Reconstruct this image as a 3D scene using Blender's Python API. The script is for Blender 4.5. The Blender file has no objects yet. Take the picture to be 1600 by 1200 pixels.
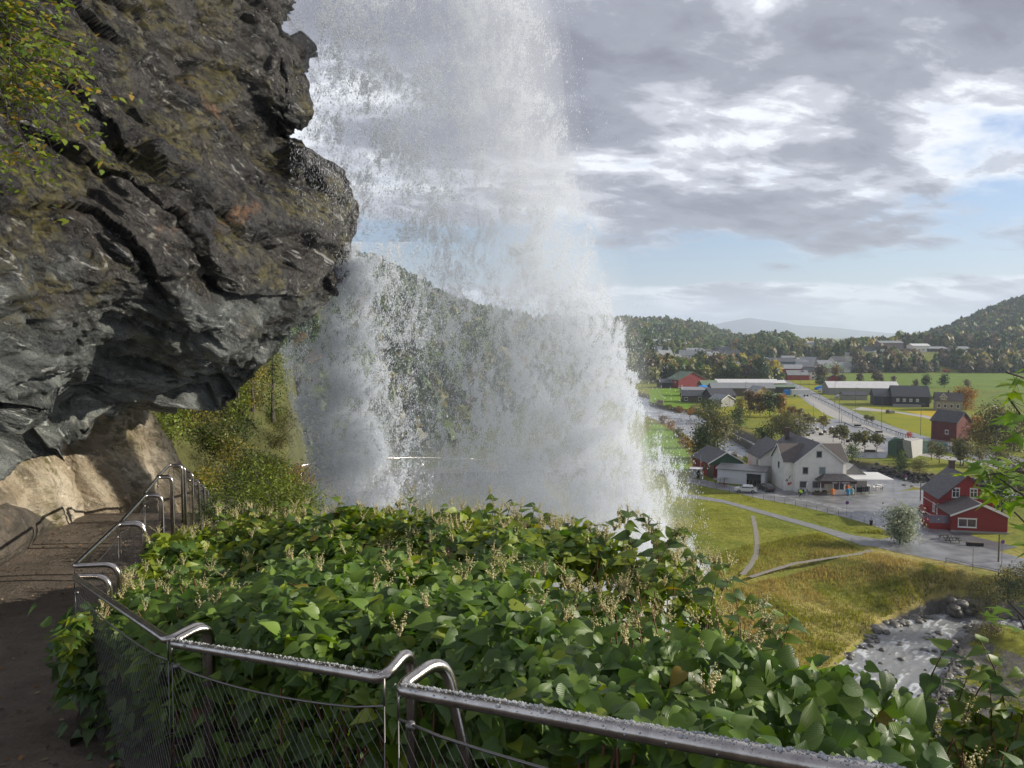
import bpy, math, random
import numpy as np
from mathutils import Vector, Matrix
R = math.radians
random.seed(7); rng = np.random.default_rng(7)
sc = bpy.context.scene
# ------------------------------------------------------------------ camera
CZ = 31.0; F = 1200.0; HOR = 525.0
PITCH = math.atan((600-HOR)/F)
cam = bpy.data.objects.new('camera', bpy.data.cameras.new('camera'))
sc.collection.objects.link(cam); sc.camera = cam
cam.location = (0,0,CZ); cam.rotation_euler = (math.pi/2-PITCH,0,0)
cam.data.sensor_width = 36; cam.data.lens = 27.0
cam.data.clip_start = 0.05; cam.data.clip_end = 60000
# ------------------------------------------------------------------ world + sun
SUN_EL, SUN_AZ = R(21.5), R(86)          # azimuth measured clockwise from the view direction (+Y)
w = bpy.data.worlds.new("World"); sc.world = w; w.use_nodes = True
nt = w.node_tree; nt.nodes.clear()
def N(t, tree, **kw):
    n = tree.nodes.new(t)
    for k, v in kw.items(): setattr(n, k, v)
    return n
def sky_world():
    L = nt.links.new
    out = N('ShaderNodeOutputWorld', nt); bg = N('ShaderNodeBackground', nt)
    sky = N('ShaderNodeTexSky', nt, sky_type='NISHITA'); sky.sun_disc = False
    sky.sun_elevation = SUN_EL; sky.sun_rotation = SUN_AZ; sky.dust_density = 1.0; sky.air_density = 1.0
    tc = N('ShaderNodeTexCoord', nt); sep = N('ShaderNodeSeparateXYZ', nt); L(tc.outputs['Generated'], sep.inputs[0])
    def M(op, a, b=None, clamp=False):
        m = N('ShaderNodeMath', nt, operation=op); m.use_clamp = clamp
        for i, v in enumerate((a, b)):
            if v is None: continue
            if isinstance(v, (int, float)): m.inputs[i].default_value = v
            else: L(v, m.inputs[i])
        return m.outputs[0]
    def ramp(v, pts, interp='EASE'):
        r = N('ShaderNodeValToRGB', nt); r.color_ramp.interpolation = interp
        el = r.color_ramp.elements
        while len(el) < len(pts): el.new(0.5)
        for e, (p, c) in zip(el, pts):
            e.position = p; e.color = (c, c, c, 1) if isinstance(c, (int, float)) else (*c, 1)
        L(v, r.inputs[0]); return r.outputs[0]
    z = M('MAXIMUM', sep.outputs[2], 0.0)
    den = M('ADD', z, 0.20)
    px = M('DIVIDE', sep.outputs[0], den); py = M('DIVIDE', sep.outputs[1], den)
    def noise(sx, sy, ox, oy, sc_, det, rough, dist=0.0, rot=0.0):
        cx = N('ShaderNodeCombineXYZ', nt)
        a = M('ADD', M('MULTIPLY', px, sx*math.cos(rot)), M('MULTIPLY', py, sx*math.sin(rot)))
        b = M('ADD', M('MULTIPLY', px, -sy*math.sin(rot)), M('MULTIPLY', py, sy*math.cos(rot)))
        L(M('ADD', a, ox), cx.inputs[0]); L(M('ADD', b, oy), cx.inputs[1])
        n = N('ShaderNodeTexNoise', nt); n.inputs['Scale'].default_value = sc_; n.inputs['Detail'].default_value = det
        n.inputs['Roughness'].default_value = rough; n.inputs['Distortion'].default_value = dist
        L(cx.outputs[0], n.inputs['Vector']); return n.outputs[0]
    n1 = noise(1.0, 1.25, CLX, CLY, 0.95, 10, 0.56, 0.15, 0.25)
    n2 = noise(1.0, 1.2, 7.7, 3.1, 1.9, 7, 0.55, 0.2, 0.3)
    n3 = noise(1.0, 1.6, 2.2, 9.4, 4.2, 6, 0.6, 0.4, 0.3)
    # coverage: thick overhead, open band of blue low down, thin bank on the horizon
    bias = ramp(z, [(0.0, 0.40), (0.03, 0.55), (0.055, 0.57), (0.075, 0.43), (0.115, 0.455), (0.19, 0.56), (0.27, 0.62), (0.45, 0.66)])
    d = M('ADD', M('MULTIPLY', n1, 0.62), M('MULTIPLY', n2, 0.38))
    d = M('ADD', d, M('SUBTRACT', bias, 0.5))
    cover = ramp(d, [(0.0, 0.0), (0.445, 0.0), (0.535, 1.0), (1.0, 1.0)])
    # thickness: thin rims glow, thick bellies are grey
    th = M('ADD', M('MULTIPLY', M('SUBTRACT', n1, 0.5), 1.7), M('ADD', M('MULTIPLY', M('SUBTRACT', n2, 0.5), 1.25), M('MULTIPLY', M('SUBTRACT', n3, 0.5), 0.75)))
    th = M('ADD', M('ADD', th, 0.5), ramp(z, [(0.0, 0.0), (0.12, 0.02), (0.2, 0.06), (0.30, 0.20), (0.5, 0.24)]))
    col = N('ShaderNodeValToRGB', nt); L(th, col.inputs[0]); col.color_ramp.interpolation = 'EASE'
    el = col.color_ramp.elements
    pts = [(0.0, (.84,.86,.88)), (0.40, (.71,.73,.77)), (0.52, (.43,.445,.50)), (0.66, (.25,.26,.31)), (0.90, (.175,.18,.225))]
    while len(el) < len(pts): el.new(0.5)
    for e, (p, c) in zip(el, pts): e.position = p; e.color = (*c, 1)
    # veil of pale haze low over the horizon
    low = ramp(z, [(0.0, 0.70), (0.03, 0.45), (0.07, 0.10), (0.16, 0.0)])
    sky_s = N('ShaderNodeMix', nt, data_type='RGBA', blend_type='MULTIPLY'); sky_s.inputs[0].default_value = 1
    L(sky.outputs[0], sky_s.inputs[6]); sky_s.inputs[7].default_value = (0.068, 0.078, 0.100, 1)
    mx0 = N('ShaderNodeMix', nt, data_type='RGBA'); L(low, mx0.inputs[0]); L(sky_s.outputs[2], mx0.inputs[6]); mx0.inputs[7].default_value = (.50,.56,.67,1)
    mx = N('ShaderNodeMix', nt, data_type='RGBA'); L(cover, mx.inputs[0]); L(mx0.outputs[2], mx.inputs[6]); L(col.outputs[0], mx.inputs[7])
    mx2 = N('ShaderNodeMix', nt, data_type='RGBA'); L(M('MULTIPLY', low, 0.35), mx2.inputs[0]); L(mx.outputs[2], mx2.inputs[6]); mx2.inputs[7].default_value = (.50,.545,.65,1)
    L(mx2.outputs[2], bg.inputs[0]); bg.inputs[1].default_value = 1.0
    L(bg.outputs[0], out.inputs[0])
CLX, CLY = 12.9, 4.9
sky_world()
sun = bpy.data.objects.new('sun', bpy.data.lights.new('sun', 'SUN')); sc.collection.objects.link(sun)
sun.data.energy = 5.0; sun.data.angle = R(0.6); sun.data.color = (1.0, .93, .80)
sd = Vector((math.sin(SUN_AZ)*math.cos(SUN_EL), math.cos(SUN_AZ)*math.cos(SUN_EL), math.sin(SUN_EL)))
sun.rotation_euler = (-sd).to_track_quat('-Z', 'Y').to_euler()
sc.view_settings.view_transform = 'Standard'; sc.view_settings.look = 'None'; sc.view_settings.gamma = 1
sc.view_settings.exposure = 0.52
sc.cycles.max_bounces = 9; sc.cycles.diffuse_bounces = 4; sc.cycles.glossy_bounces = 2; sc.cycles.transmission_bounces = 4
sc.cycles.transparent_max_bounces = 24; sc.cycles.volume_bounces = 4
sc.cycles.use_denoising = True
sc.cycles.caustics_reflective = False; sc.cycles.caustics_refractive = False
sc.cycles.sample_clamp_indirect = 4
# ------------------------------------------------------------------ pixel <-> world
cp, sp = math.cos(PITCH), math.sin(PITCH)
def ray(px, py):
    r = (px-800)/F; u = -(py-600)/F
    return np.array([r, cp+u*sp, -sp+u*cp])
def G(px, py, z=0.0):
    d = ray(px, py); t = (z-CZ)/d[2]; return Vector((d[0]*t, d[1]*t, z))
def U(px, py, Y):
    d = ray(px, py); t = Y/d[1]; return Vector((d[0]*t, Y, CZ+d[2]*t))
def proj(P):
    P = np.asarray(P, float); x, y, z = P[...,0], P[...,1], P[...,2]-CZ
    f = y*cp - z*sp; u = y*sp + z*cp
    return 800+F*x/f, 600-F*u/f, f
# ------------------------------------------------------------------ numpy noise
def _h(ix, iy, iz):
    n = (ix.astype(np.int64)*374761393 + iy.astype(np.int64)*668265263 + iz.astype(np.int64)*1274126177) & 0xffffffff
    n = ((n ^ (n >> 13))*1274126177) & 0xffffffff
    n = ((n ^ (n >> 16))*2246822519) & 0xffffffff
    return ((n >> 8) & 0xffff)/65535.0
def vn(p):
    p = np.asarray(p, float); i = np.floor(p).astype(np.int64); f = p-i; f = f*f*(3-2*f)
    x, y, z = i[...,0], i[...,1], i[...,2]; u, v, t = f[...,0], f[...,1], f[...,2]
    def l(a, b, k): return a+(b-a)*k
    return l(l(l(_h(x,y,z),_h(x+1,y,z),u), l(_h(x,y+1,z),_h(x+1,y+1,z),u), v),
             l(l(_h(x,y,z+1),_h(x+1,y,z+1),u), l(_h(x,y+1,z+1),_h(x+1,y+1,z+1),u), v), t)
def fbm(p, o=5, lac=2.03, g=.5, ridge=False):
    p = np.asarray(p, float); s = 0; a = 1; tot = 0
    for k in range(o):
        n = vn(p+k*17.3)
        if ridge: n = 1-abs(2*n-1)
        s = s+a*n; tot += a; a *= g; p = p*lac
    return s/tot
def P3(x, y, z=0.0):
    x, y, z = np.broadcast_arrays(np.asarray(x,float), np.asarray(y,float), np.asarray(z,float)); return np.stack([x,y,z], -1)
def sstep(a, b, x): t = np.clip((x-a)/(b-a), 0, 1); return t*t*(3-2*t)
# ------------------------------------------------------------------ object helpers
COL = sc.collection
def tag(o, label=None, cat=None, group=None, kind=None):
    if label: o['label'] = label
    if cat: o['category'] = cat
    if group: o['group'] = group
    if kind: o['kind'] = kind
    return o
def empty(name, loc=(0,0,0), rz=0.0, label=None, cat=None, group=None):
    o = bpy.data.objects.new(name, None); COL.objects.link(o); o.location = loc; o.rotation_euler = (0,0,rz)
    return tag(o, label, cat, group)
def npmesh(name, v, faces, mats, midx=None, uv=None, col=None, smooth=False):
    """faces: list of int arrays (n,3) / (n,4)"""
    me = bpy.data.meshes.new(name); v = np.asarray(v, np.float32)
    faces = [np.asarray(f) for f in faces if len(f)]
    me.vertices.add(len(v)); me.vertices.foreach_set('co', v.ravel())
    li = np.concatenate([f.ravel() for f in faces]).astype(np.int32)
    sz = np.concatenate([np.full(len(f), f.shape[1]) for f in faces])
    st = np.concatenate([[0], np.cumsum(sz)[:-1]]).astype(np.int32)
    me.loops.add(len(li)); me.loops.foreach_set('vertex_index', li)
    me.polygons.add(len(sz)); me.polygons.foreach_set('loop_start', st); me.polygons.foreach_set('loop_total', sz.astype(np.int32))
    if midx is not None: me.polygons.foreach_set('material_index', np.asarray(midx, np.int32))
    if smooth: me.polygons.foreach_set('use_smooth', np.ones(len(sz), bool))
    if uv is not None:
        l = me.uv_layers.new(name='UVMap'); l.data.foreach_set('uv', np.asarray(uv, np.float32)[li].ravel())
    if col is not None:
        a = me.color_attributes.new('Col', 'FLOAT_COLOR', 'POINT')
        c = np.asarray(col, np.float32)
        if c.shape[1] == 3: c = np.concatenate([c, np.ones((len(c),1), np.float32)], 1)
        a.data.foreach_set('color', c.ravel())
    me.update(calc_edges=True)
    for m in (mats if isinstance(mats, (list, tuple)) else [mats]): me.materials.append(m)
    return me
def link(name, me, parent=None, loc=None):
    o = bpy.data.objects.new(name, me); COL.objects.link(o)
    if parent is not None: o.parent = parent
    if loc is not None: o.location = loc
    return o
class MB:
    def __init__(s): s.v = []; s.f = []; s.m = []
    def add(s, vs, fs, m=0):
        b = len(s.v); s.v += [tuple(map(float, v)) for v in vs]
        for f in fs: s.f.append(tuple(b+i for i in f)); s.m.append(m)
        return s
    def box(s, x0, y0, z0, x1, y1, z1, m=0):
        return s.add([(x0,y0,z0),(x1,y0,z0),(x1,y1,z0),(x0,y1,z0),(x0,y0,z1),(x1,y0,z1),(x1,y1,z1),(x0,y1,z1)],
              [(0,3,2,1),(4,5,6,7),(0,1,5,4),(1,2,6,5),(2,3,7,6),(3,0,4,7)], m)
    def hull(s, lo, hi, m=0):        # prism between two equally long rings
        n = len(lo)
        return s.add(list(lo)+list(hi), [tuple(range(n))[::-1], tuple(range(n,2*n))]+[(i,(i+1)%n,n+(i+1)%n,n+i) for i in range(n)], m)
    def slab(s, quad, t, m=0):       # thick plate hanging t below the given polygon
        a = [Vector(q) for q in quad]; n = (a[1]-a[0]).cross(a[2]-a[0]).normalized()*t
        return s.hull([q-n for q in a], a, m)
    def tube(s, pts, r, n=8, m=0, caps=True):
        pts = [Vector(p) for p in pts]; k = len(pts); rr = r if hasattr(r, '__len__') else [r]*k
        rings = []; up = None
        for i, p in enumerate(pts):
            t = (pts[min(i+1,k-1)]-pts[max(i-1,0)]).normalized()
            if up is None: up = t.orthogonal().normalized()
            up = (up-t*up.dot(t)).normalized(); b = t.cross(up)
            rings.append([p+(up*math.cos(2*math.pi*j/n)+b*math.sin(2*math.pi*j/n))*rr[i] for j in range(n)])
        fs = [(i*n+j, i*n+(j+1)%n, (i+1)*n+(j+1)%n, (i+1)*n+j) for i in range(k-1) for j in range(n)]
        if caps: fs += [tuple(range(n))[::-1], tuple((k-1)*n+j for j in range(n))]
        return s.add([v for r_ in rings for v in r_], fs, m)
    def lathe(s, prof, n=12, c=(0,0,0), m=0):
        k = len(prof)
        vs = [(c[0]+r*math.cos(2*math.pi*j/n), c[1]+r*math.sin(2*math.pi*j/n), c[2]+z) for r, z in prof for j in range(n)]
        return s.add(vs, [(i*n+j, i*n+(j+1)%n, (i+1)*n+(j+1)%n, (i+1)*n+j) for i in range(k-1) for j in range(n)]
                     +[tuple(range(n))[::-1], tuple((k-1)*n+j for j in range(n))], m)
    def build(s, name, mats, parent=None, smooth=False, bevel=0):
        me = bpy.data.meshes.new(name); me.from_pydata(s.v, [], s.f)
        for m in (mats if isinstance(mats, (list, tuple)) else [mats]): me.materials.append(m)
        me.polygons.foreach_set('material_index', s.m)
        if smooth: me.polygons.foreach_set('use_smooth', [True]*len(s.f))
        me.update(); o = link(name, me, parent)
        if bevel:
            b = o.modifiers.new('bevel', 'BEVEL'); b.width = bevel; b.segments = 2; b.limit_method = 'ANGLE'
        return o
def copy_tree(o, parent=None):
    c = o.copy(); COL.objects.link(c)
    if parent is not None: c.parent = parent
    for ch in list(o.children): copy_tree(ch, c)
    return c
# ------------------------------------------------------------------ materials
def mat(name, col=(.5,.5,.5), rough=.7, metal=0.0, var=0.0, vscale=3.0, bump=0.0, bscale=20.0, col2=None, trans=0.0, spec=.5,
        stretch=None, siding=None, attr=False, seed=0.0, uvleaf=False, vdet=5):
    m = bpy.data.materials.new(name); m.use_nodes = True; t = m.node_tree; L = t.links.new
    bs = t.nodes['Principled BSDF']; bs.inputs['Roughness'].default_value = rough; bs.inputs['Metallic'].default_value = metal
    bs.inputs['Specular IOR Level'].default_value = spec
    bs.inputs['Base Color'].default_value = (*col, 1); cur = None
    tc = N('ShaderNodeTexCoord', t)
    def vec(stretch):
        mp = N('ShaderNodeMapping', t); L(tc.outputs['Object'], mp.inputs[0]); mp.inputs['Location'].default_value = (seed, seed*1.7, seed*.3)
        if stretch: mp.inputs['Scale'].default_value = stretch
        return mp.outputs[0]
    if attr:
        a = N('ShaderNodeAttribute', t); a.attribute_name = 'Col'; cur = a.outputs['Color']
    if var or col2:
        n = N('ShaderNodeTexNoise', t); n.inputs['Scale'].default_value = vscale; n.inputs['Detail'].default_value = vdet; n.inputs['Roughness'].default_value = .6
        L(vec(stretch), n.inputs[0])
        if col2:
            rp = N('ShaderNodeMapRange', t); rp.inputs[1].default_value = .38; rp.inputs[2].default_value = .62; L(n.outputs[0], rp.inputs[0])
            mx = N('ShaderNodeMix', t, data_type='RGBA'); L(rp.outputs[0], mx.inputs[0])
            if cur: L(cur, mx.inputs[6])
            else: mx.inputs[6].default_value = (*col,1)
            mx.inputs[7].default_value = (*col2,1); cur = mx.outputs[2]
        if var:
            rp = N('ShaderNodeMapRange', t); rp.inputs[1].default_value = .25; rp.inputs[2].default_value = .75
            rp.inputs[3].default_value = 1-var; rp.inputs[4].default_value = 1+var; L(n.outputs[0], rp.inputs[0])
            mx = N('ShaderNodeMix', t, data_type='RGBA', blend_type='MULTIPLY'); mx.inputs[0].default_value = 1
            if cur: L(cur, mx.inputs[6])
            else: mx.inputs[6].default_value = (*col,1)
            L(rp.outputs[0], mx.inputs[7]); cur = mx.outputs[2]
    if uvleaf:
        uv = N('ShaderNodeUVMap', t); sp_ = N('ShaderNodeSeparateXYZ', t); L(uv.outputs[0], sp_.inputs[0])
        ab = N('ShaderNodeMath', t, operation='ABSOLUTE'); L(sp_.outputs[0], ab.inputs[0])
        k = N('ShaderNodeMath', t, operation='MULTIPLY_ADD'); L(ab.outputs[0], k.inputs[0]); k.inputs[1].default_value = -1.1; L(sp_.outputs[1], k.inputs[2])
        s_ = N('ShaderNodeMath', t, operation='MULTIPLY'); L(k.outputs[0], s_.inputs[0]); s_.inputs[1].default_value = 44
        sn = N('ShaderNodeMath', t, operation='SINE'); L(s_.outputs[0], sn.inputs[0])
        v1 = N('ShaderNodeMapRange', t); L(sn.outputs[0], v1.inputs[0]); v1.inputs[1].default_value = .90; v1.inputs[2].default_value = 1.0; v1.inputs[4].default_value = .6
        v2 = N('ShaderNodeMapRange', t); L(ab.outputs[0], v2.inputs[0]); v2.inputs[1].default_value = .05; v2.inputs[2].default_value = .0; v2.inputs[4].default_value = 1.0
        mxx = N('ShaderNodeMath', t, operation='MAXIMUM'); L(v1.outputs[0], mxx.inputs[0]); L(v2.outputs[0], mxx.inputs[1])
        mx = N('ShaderNodeMix', t, data_type='RGBA'); fm = N('ShaderNodeMath', t, operation='MULTIPLY'); L(mxx.outputs[0], fm.inputs[0]); fm.inputs[1].default_value = .14
        L(fm.outputs[0], mx.inputs[0]); L(cur, mx.inputs[6]); mx.inputs[7].default_value = (.30,.36,.13,1); cur = mx.outputs[2]
        bp = N('ShaderNodeBump', t); bp.inputs['Strength'].default_value = .2; bp.inputs['Distance'].default_value = .004
        L(sn.outputs[0], bp.inputs['Height']); L(bp.outputs[0], bs.inputs['Normal'])
    if cur: L(cur, bs.inputs['Base Color'])
    if siding:
        axis, sc_ = siding
        wv = N('ShaderNodeTexWave', t, wave_type='BANDS', bands_direction=axis, wave_profile='SAW'); wv.inputs['Scale'].default_value = sc_
        L(tc.outputs['Object'], wv.inputs[0]); b = N('ShaderNodeBump', t); b.inputs['Strength'].default_value = .6; b.inputs['Distance'].default_value = .03
        L(wv.outputs[1], b.inputs['Height']); L(b.outputs[0], bs.inputs['Normal'])
    elif bump:
        n = N('ShaderNodeTexNoise', t); n.inputs['Scale'].default_value = bscale; n.inputs['Detail'].default_value = 6; n.inputs['Roughness'].default_value = .65
        L(vec(stretch), n.inputs[0]); b = N('ShaderNodeBump', t); b.inputs['Strength'].default_value = 1.0; b.inputs['Distance'].default_value = bump
        L(n.outputs[0], b.inputs['Height']); L(b.outputs[0], bs.inputs['Normal'])
    if trans:
        tr = N('ShaderNodeBsdfTranslucent', t); mx = N('ShaderNodeMixShader', t); mx.inputs[0].default_value = trans
        hs = N('ShaderNodeHueSaturation', t); hs.inputs['Saturation'].default_value = 1.15; hs.inputs['Value'].default_value = 1.7
        if cur: L(cur, hs.inputs['Color'])
        else: hs.inputs['Color'].default_value = (*col,1)
        L(hs.outputs[0], tr.inputs[0]); L(bs.outputs[0], mx.inputs[1]); L(tr.outputs[0], mx.inputs[2])
        L(mx.outputs[0], t.nodes['Material Output'].inputs[0])
    return m
def inst(tv, tf_list, pos, rot, scl):
    """place template verts tv (k,3) at pos (n,3) with rot (n,3,3) and scl (n,) or (n,3)"""
    n, k = len(pos), len(tv); scl = np.asarray(scl, float)
    if scl.ndim == 1: scl = scl[:,None].repeat(3,1)
    v = np.einsum('nij,nkj->nki', rot, tv[None]*scl[:,None,:])+pos[:,None,:]
    off = (np.arange(n)*k)[:,None,None]
    return v.reshape(-1,3), [(np.asarray(f)[None]+off).reshape(-1, np.asarray(f).shape[1]) for f in tf_list]
def frames(z, roll=None):
    """rotation matrices whose third axis is z"""
    z = z/np.linalg.norm(z, axis=1, keepdims=True); n = len(z)
    h = np.where(abs(z[:,2:3]) > .95, np.array([[1.,0,0]]), np.array([[0,0,1.]]))
    x = np.cross(h, z); x /= np.linalg.norm(x, axis=1, keepdims=True); y = np.cross(z, x)
    if roll is None: roll = rng.uniform(0, 2*np.pi, n)
    c, s = np.cos(roll)[:,None], np.sin(roll)[:,None]
    return np.stack([x*c+y*s, -x*s+y*c, z], -1)
def unit(n): v = rng.normal(size=(n,3)); return v/np.linalg.norm(v, axis=1, keepdims=True)
def zpath(y): return CZ-np.interp(y, [-4,-1,.5,3,5.4,12,13.5,15,17,19,22,26,32], [1.5,1.6,1.72,2.25,2.74,2.80,3.15,3.6,4.2,4.6,4.75,4.85,5.6])
PR = [(.9,-4),(1.0,0.2),(-.15,2.2),(-.75,3.3),(-1.9,4.4),(-3.02,5.45),(-3.6,7),(-4.1,8.7),(-4.6,10),(-5.1,11.5),(-5.65,13.5),(-6.2,15),(-6.95,17),(-7.7,19),(-8.0,21),(-7.6,23.5),(-6,26),(-3,29),(0,31),(4,33)]
PL = [(-3.4,-4),(-3.6,0.2),(-4.5,2.2),(-5.2,3.3),(-6.0,4.4),(-6.6,6),(-6.9,8),(-7.0,9.6),(-6.95,10.6),(-6.9,11.6),(-7.5,13.5),(-8.2,15),(-9.1,17),(-9.9,19),(-10.2,21.5),(-9.6,25),(-7.6,28),(-4,31),(-.6,33),(4,35)]
# ================================================================== TERRAIN
def curve_px(pts): return np.array([[*G(*p, z)[:2]] for *p, z in [(a,b,0) for a,b in pts]])
# rivers: (pixel, half width m, water z) along the centre line
RIV = [((940,615),12),((1010,632),11),((1050,650),9.5),((1090,670),7.5),((1130,690),7),((1170,712),6.5),((1240,728),6.5),((1320,738),6),((1400,757),5.5),((1470,764),6),((1560,775),6),((1700,790),6)]
riv = np.array([[*G(p[0],p[1],-1.5)[:2], w_*1.08] for p, w_ in RIV])
STR = [(-2,40,5),(8,46,6),(18,54,6),(28,62.5,5.6),(34.7,72,5.2),(42,81,5.0),(49.3,89.8,4.7),(55.5,94.5,3.2),(63,92.5,3.0),(75,88,4)]
strm = np.array(STR, float)
def dist_line(x, y, ln):
    best = np.full(x.shape, 1e9); wv = np.zeros(x.shape); sgn = np.zeros(x.shape)
    for a, b in zip(ln[:-1], ln[1:]):
        dx, dy = b[0]-a[0], b[1]-a[1]; t = np.clip(((x-a[0])*dx+(y-a[1])*dy)/(dx*dx+dy*dy), 0, 1)
        d = np.hypot(x-a[0]-dx*t, y-a[1]-dy*t); k = d < best
        best = np.where(k, d, best); wv = np.where(k, a[2]+(b[2]-a[2])*t, wv)
        sgn = np.where(k, dx*(y-a[1])-dy*(x-a[0]), sgn)
    return best, wv, sgn
SKL = np.array([(-1400,120),(-600,230),(-100,300),(300,345),(450,352),(545,398),(620,425),(700,467),(760,487),(830,502),(990,500),(1060,503),(1100,512),(1140,521),(1170,531),(1200,548),(1260,570)], float)
SKR = np.array([(1340,570),(1375,540),(1420,532),(1450,523),(1480,513),(1500,502),(1530,489),(1560,477),(1600,462),(1700,425),(1900,350),(2600,230)], float)
SKM = np.array([(1120,560),(1160,538),(1190,531),(1225,530),(1260,533),(1300,537),(1340,536),(1400,540),(1480,545),(1560,570)], float)
def ridge(a, y, tab, Y0, Y1, wid):
    px = 800+F*a; s = np.interp(px, tab[:,0], tab[:,1])+10; H = np.maximum(0, CZ+(HOR-s)/F*Y1)
    up = np.clip((y-Y0)/(Y1-Y0), 0, 1); prof = up**1.25
    back = 1-.5*sstep(Y1, Y1+wid, y); return H*prof*back
def hgt(x, y, rough=True):
    x = np.asarray(x, float); y = np.asarray(y, float); a = x/np.maximum(y, 1)
    z = np.zeros(x.shape)
    Y0l = np.interp(800+F*a, [400,760,860,940,1020,1200], [95,120,190,330,700,1000]); Y1l = np.interp(800+F*a, [400,700,1000,1200],[700,1000,1700,2000])
    z = np.maximum(z, ridge(a, y, SKL, Y0l, Y1l, 900))
    z = np.maximum(z, ridge(a, y, SKR, np.interp(800+F*a,[1400,1600],[950,800]), 1350, 900))
    z = np.maximum(z, ridge(a, y, SKM, 720, 1000, 600))
    # terrace with the upper village
    ter = 14*sstep(640, 745, y)*sstep(1270, 1330, 800+F*a)*(1-sstep(1700,1900,800+F*a)); z = np.maximum(z, ter)
    if rough: z = z + sstep(640, 900, y)*sstep(3, 20, z)*(fbm(P3(x/90, y/90), 4)-.5)*14
    # river channel
    d, w_, _ = dist_line(x, y, riv); ch = -2.6 + 2.6*sstep(w_-.5, w_+3.0, d); z = np.where(d < w_+3.3, np.minimum(z, ch), z)
    # stream channel, broad grassy bank on the meadow side
    d, w_, s = dist_line(x, y, strm); north = sstep(-3, 3, s); bw = 3.0+north*15*(1-sstep(38, 58, x))
    prof = np.clip((d-w_+1.0)/bw, 0, 1); ch = -5.4+5.4*(prof**.75); z = np.where(d < w_+bw, np.minimum(z, ch), z)
    fl = (s < 0)&(y < np.interp(x, strm[:,0], strm[:,1]))&(x > 30)&(y > 45)&(d > w_-.4)&(d < 40); gz = -4.75+.10*(d-w_)+.35*fbm(P3(x/1.5,y/1.5,3),3)+1.6*np.exp(-((x-57)/5)**2-((y-86)/6)**2)+np.maximum(d-w_-16,0)*.35
    z = np.where(fl, np.minimum(np.maximum(z, -5.2)*0+gz, 0), z)
    # waterfall hillside under the camera
    dn = np.hypot(np.maximum(abs(x+1.0)-2.6, 0)*.9, np.maximum(y-2.2, 0)); near = 28.3-.95*dn-.012*dn*dn*(dn<40)
    # left hillside: the path runs along it, the bank climbs behind it
    dl, _, sl = dist_line(x, y, [(p[0], p[1], 0) for p in PL]); dr, _, sr = dist_line(x, y, [(p[0], p[1], 0) for p in PR])
    inside = (sl < 0)&(sr > 0); zp = zpath(y)
    rise = np.interp(a, [-.5,-.34,-.30,-.26,-.21], [1.5,1.25,.8,-.2,-.9])
    left = np.where(sl >= 0, zp-.15+rise*np.minimum(dl, 14)+.35*np.maximum(dl-14, 0)*np.sign(rise), np.where(sr <= 0, zp-.3-.95*dr-.012*dr*dr, zp-.35))
    left = np.minimum(left, np.where(a < -.255, np.interp(a, [-.50,-.42,-.36,-.30,-.255], [40,35,31.6,30.2,29.5]), 90))
    left = left-1.1*np.maximum(x-1.5, 0)-.03*np.maximum(x-1.5, 0)**2-.8*np.maximum(y-38, 0)
    left = np.where(y > 12.5, left, -50)
    hill = np.maximum(near, left)
    if rough: hill = hill+(fbm(P3(x/3, y/3, 5), 4)-.5)*.9*sstep(6, 14, y)
    z = np.maximum(z, np.where(y < 140, hill, -50))
    # cut the path bench across behind the fall
    if rough:
        z = z+ (fbm(P3(x/2.2, y/2.2, 2), 3)-.5)*.5*sstep(60, 66, y)*(1-sstep(98, 125, y))*(z < -.02)
    return z
def vbox(x, y, poly):          # vectorised point in polygon
    c = np.zeros(x.shape, bool); n = len(poly)
    for i in range(n):
        x1, y1 = poly[i][0], poly[i][1]; x2, y2 = poly[(i+1)%n][0], poly[(i+1)%n][1]
        if y1 == y2: continue
        c ^= ((y1 > y) != (y2 > y)) & (x < (x2-x1)*(y-y1)/(y2-y1)+x1)
    return c
def wpoly(pts, z=0.0): return [G(px, py, z) for px, py in pts]
ys = [1.2]
while ys[-1] < 60: ys.append(ys[-1]*1.035)
while ys[-1] < 135: ys.append(ys[-1]+.34)
while ys[-1] < 330: ys.append(ys[-1]*1.006)
while ys[-1] < 15000: ys.append(ys[-1]*1.02)
av = np.linspace(-1.05, 1.0, 560)
A, Yg = np.meshgrid(av, np.array(ys)); Xg = A*Yg; Zg = hgt(Xg, Yg)
# far flat land drops under the horizon haze
GRASS = np.array([.15,.175,.022]); GRASS2 = np.array([.15,.135,.045]); STRAW = np.array([.33,.26,.10]); WOOD = np.array([.035,.045,.020]); MEAD = np.array([.195,.205,.022])
pxg, pyg, _ = proj(P3(Xg, Yg, Zg))
n1 = fbm(P3(Xg/9, Yg/9), 4); n2 = fbm(P3(Xg/1.7, Yg/1.7, 3), 4); n3 = fbm(P3(Xg/60, Yg/60, 8), 4)
c = GRASS+(MEAD-GRASS)*sstep(.35,.65,n1)[...,None]
c = c*(0.75+.5*n2[...,None])
brown = sstep(.42,.62, n1*.6+n2*.4)*((Yg > 60)&(Yg < 150))
dS, wS, sS = dist_line(Xg, Yg, strm); dR, wR, sR = dist_line(Xg, Yg, riv)
bankS = (1-sstep(12, 24, dS))*((sS > 0)|(Yg > np.interp(Xg, strm[:,0], strm[:,1])))*(Zg > -4.5)
k = np.clip(bankS*.65+brown*.12*(Yg < 128), 0, 1)*(0.25+.75*sstep(.34,.52,n1)); c = c*(1-k[...,None])+(STRAW*(0.55+.8*n2[...,None]))*k[...,None]
bankR = (1-sstep(2.5, 9, dR-wR)); c = c*(1-.7*bankR[...,None])+np.array([.16,.12,.045])*.7*bankR[...,None]*(0.5+n2[...,None])
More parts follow.
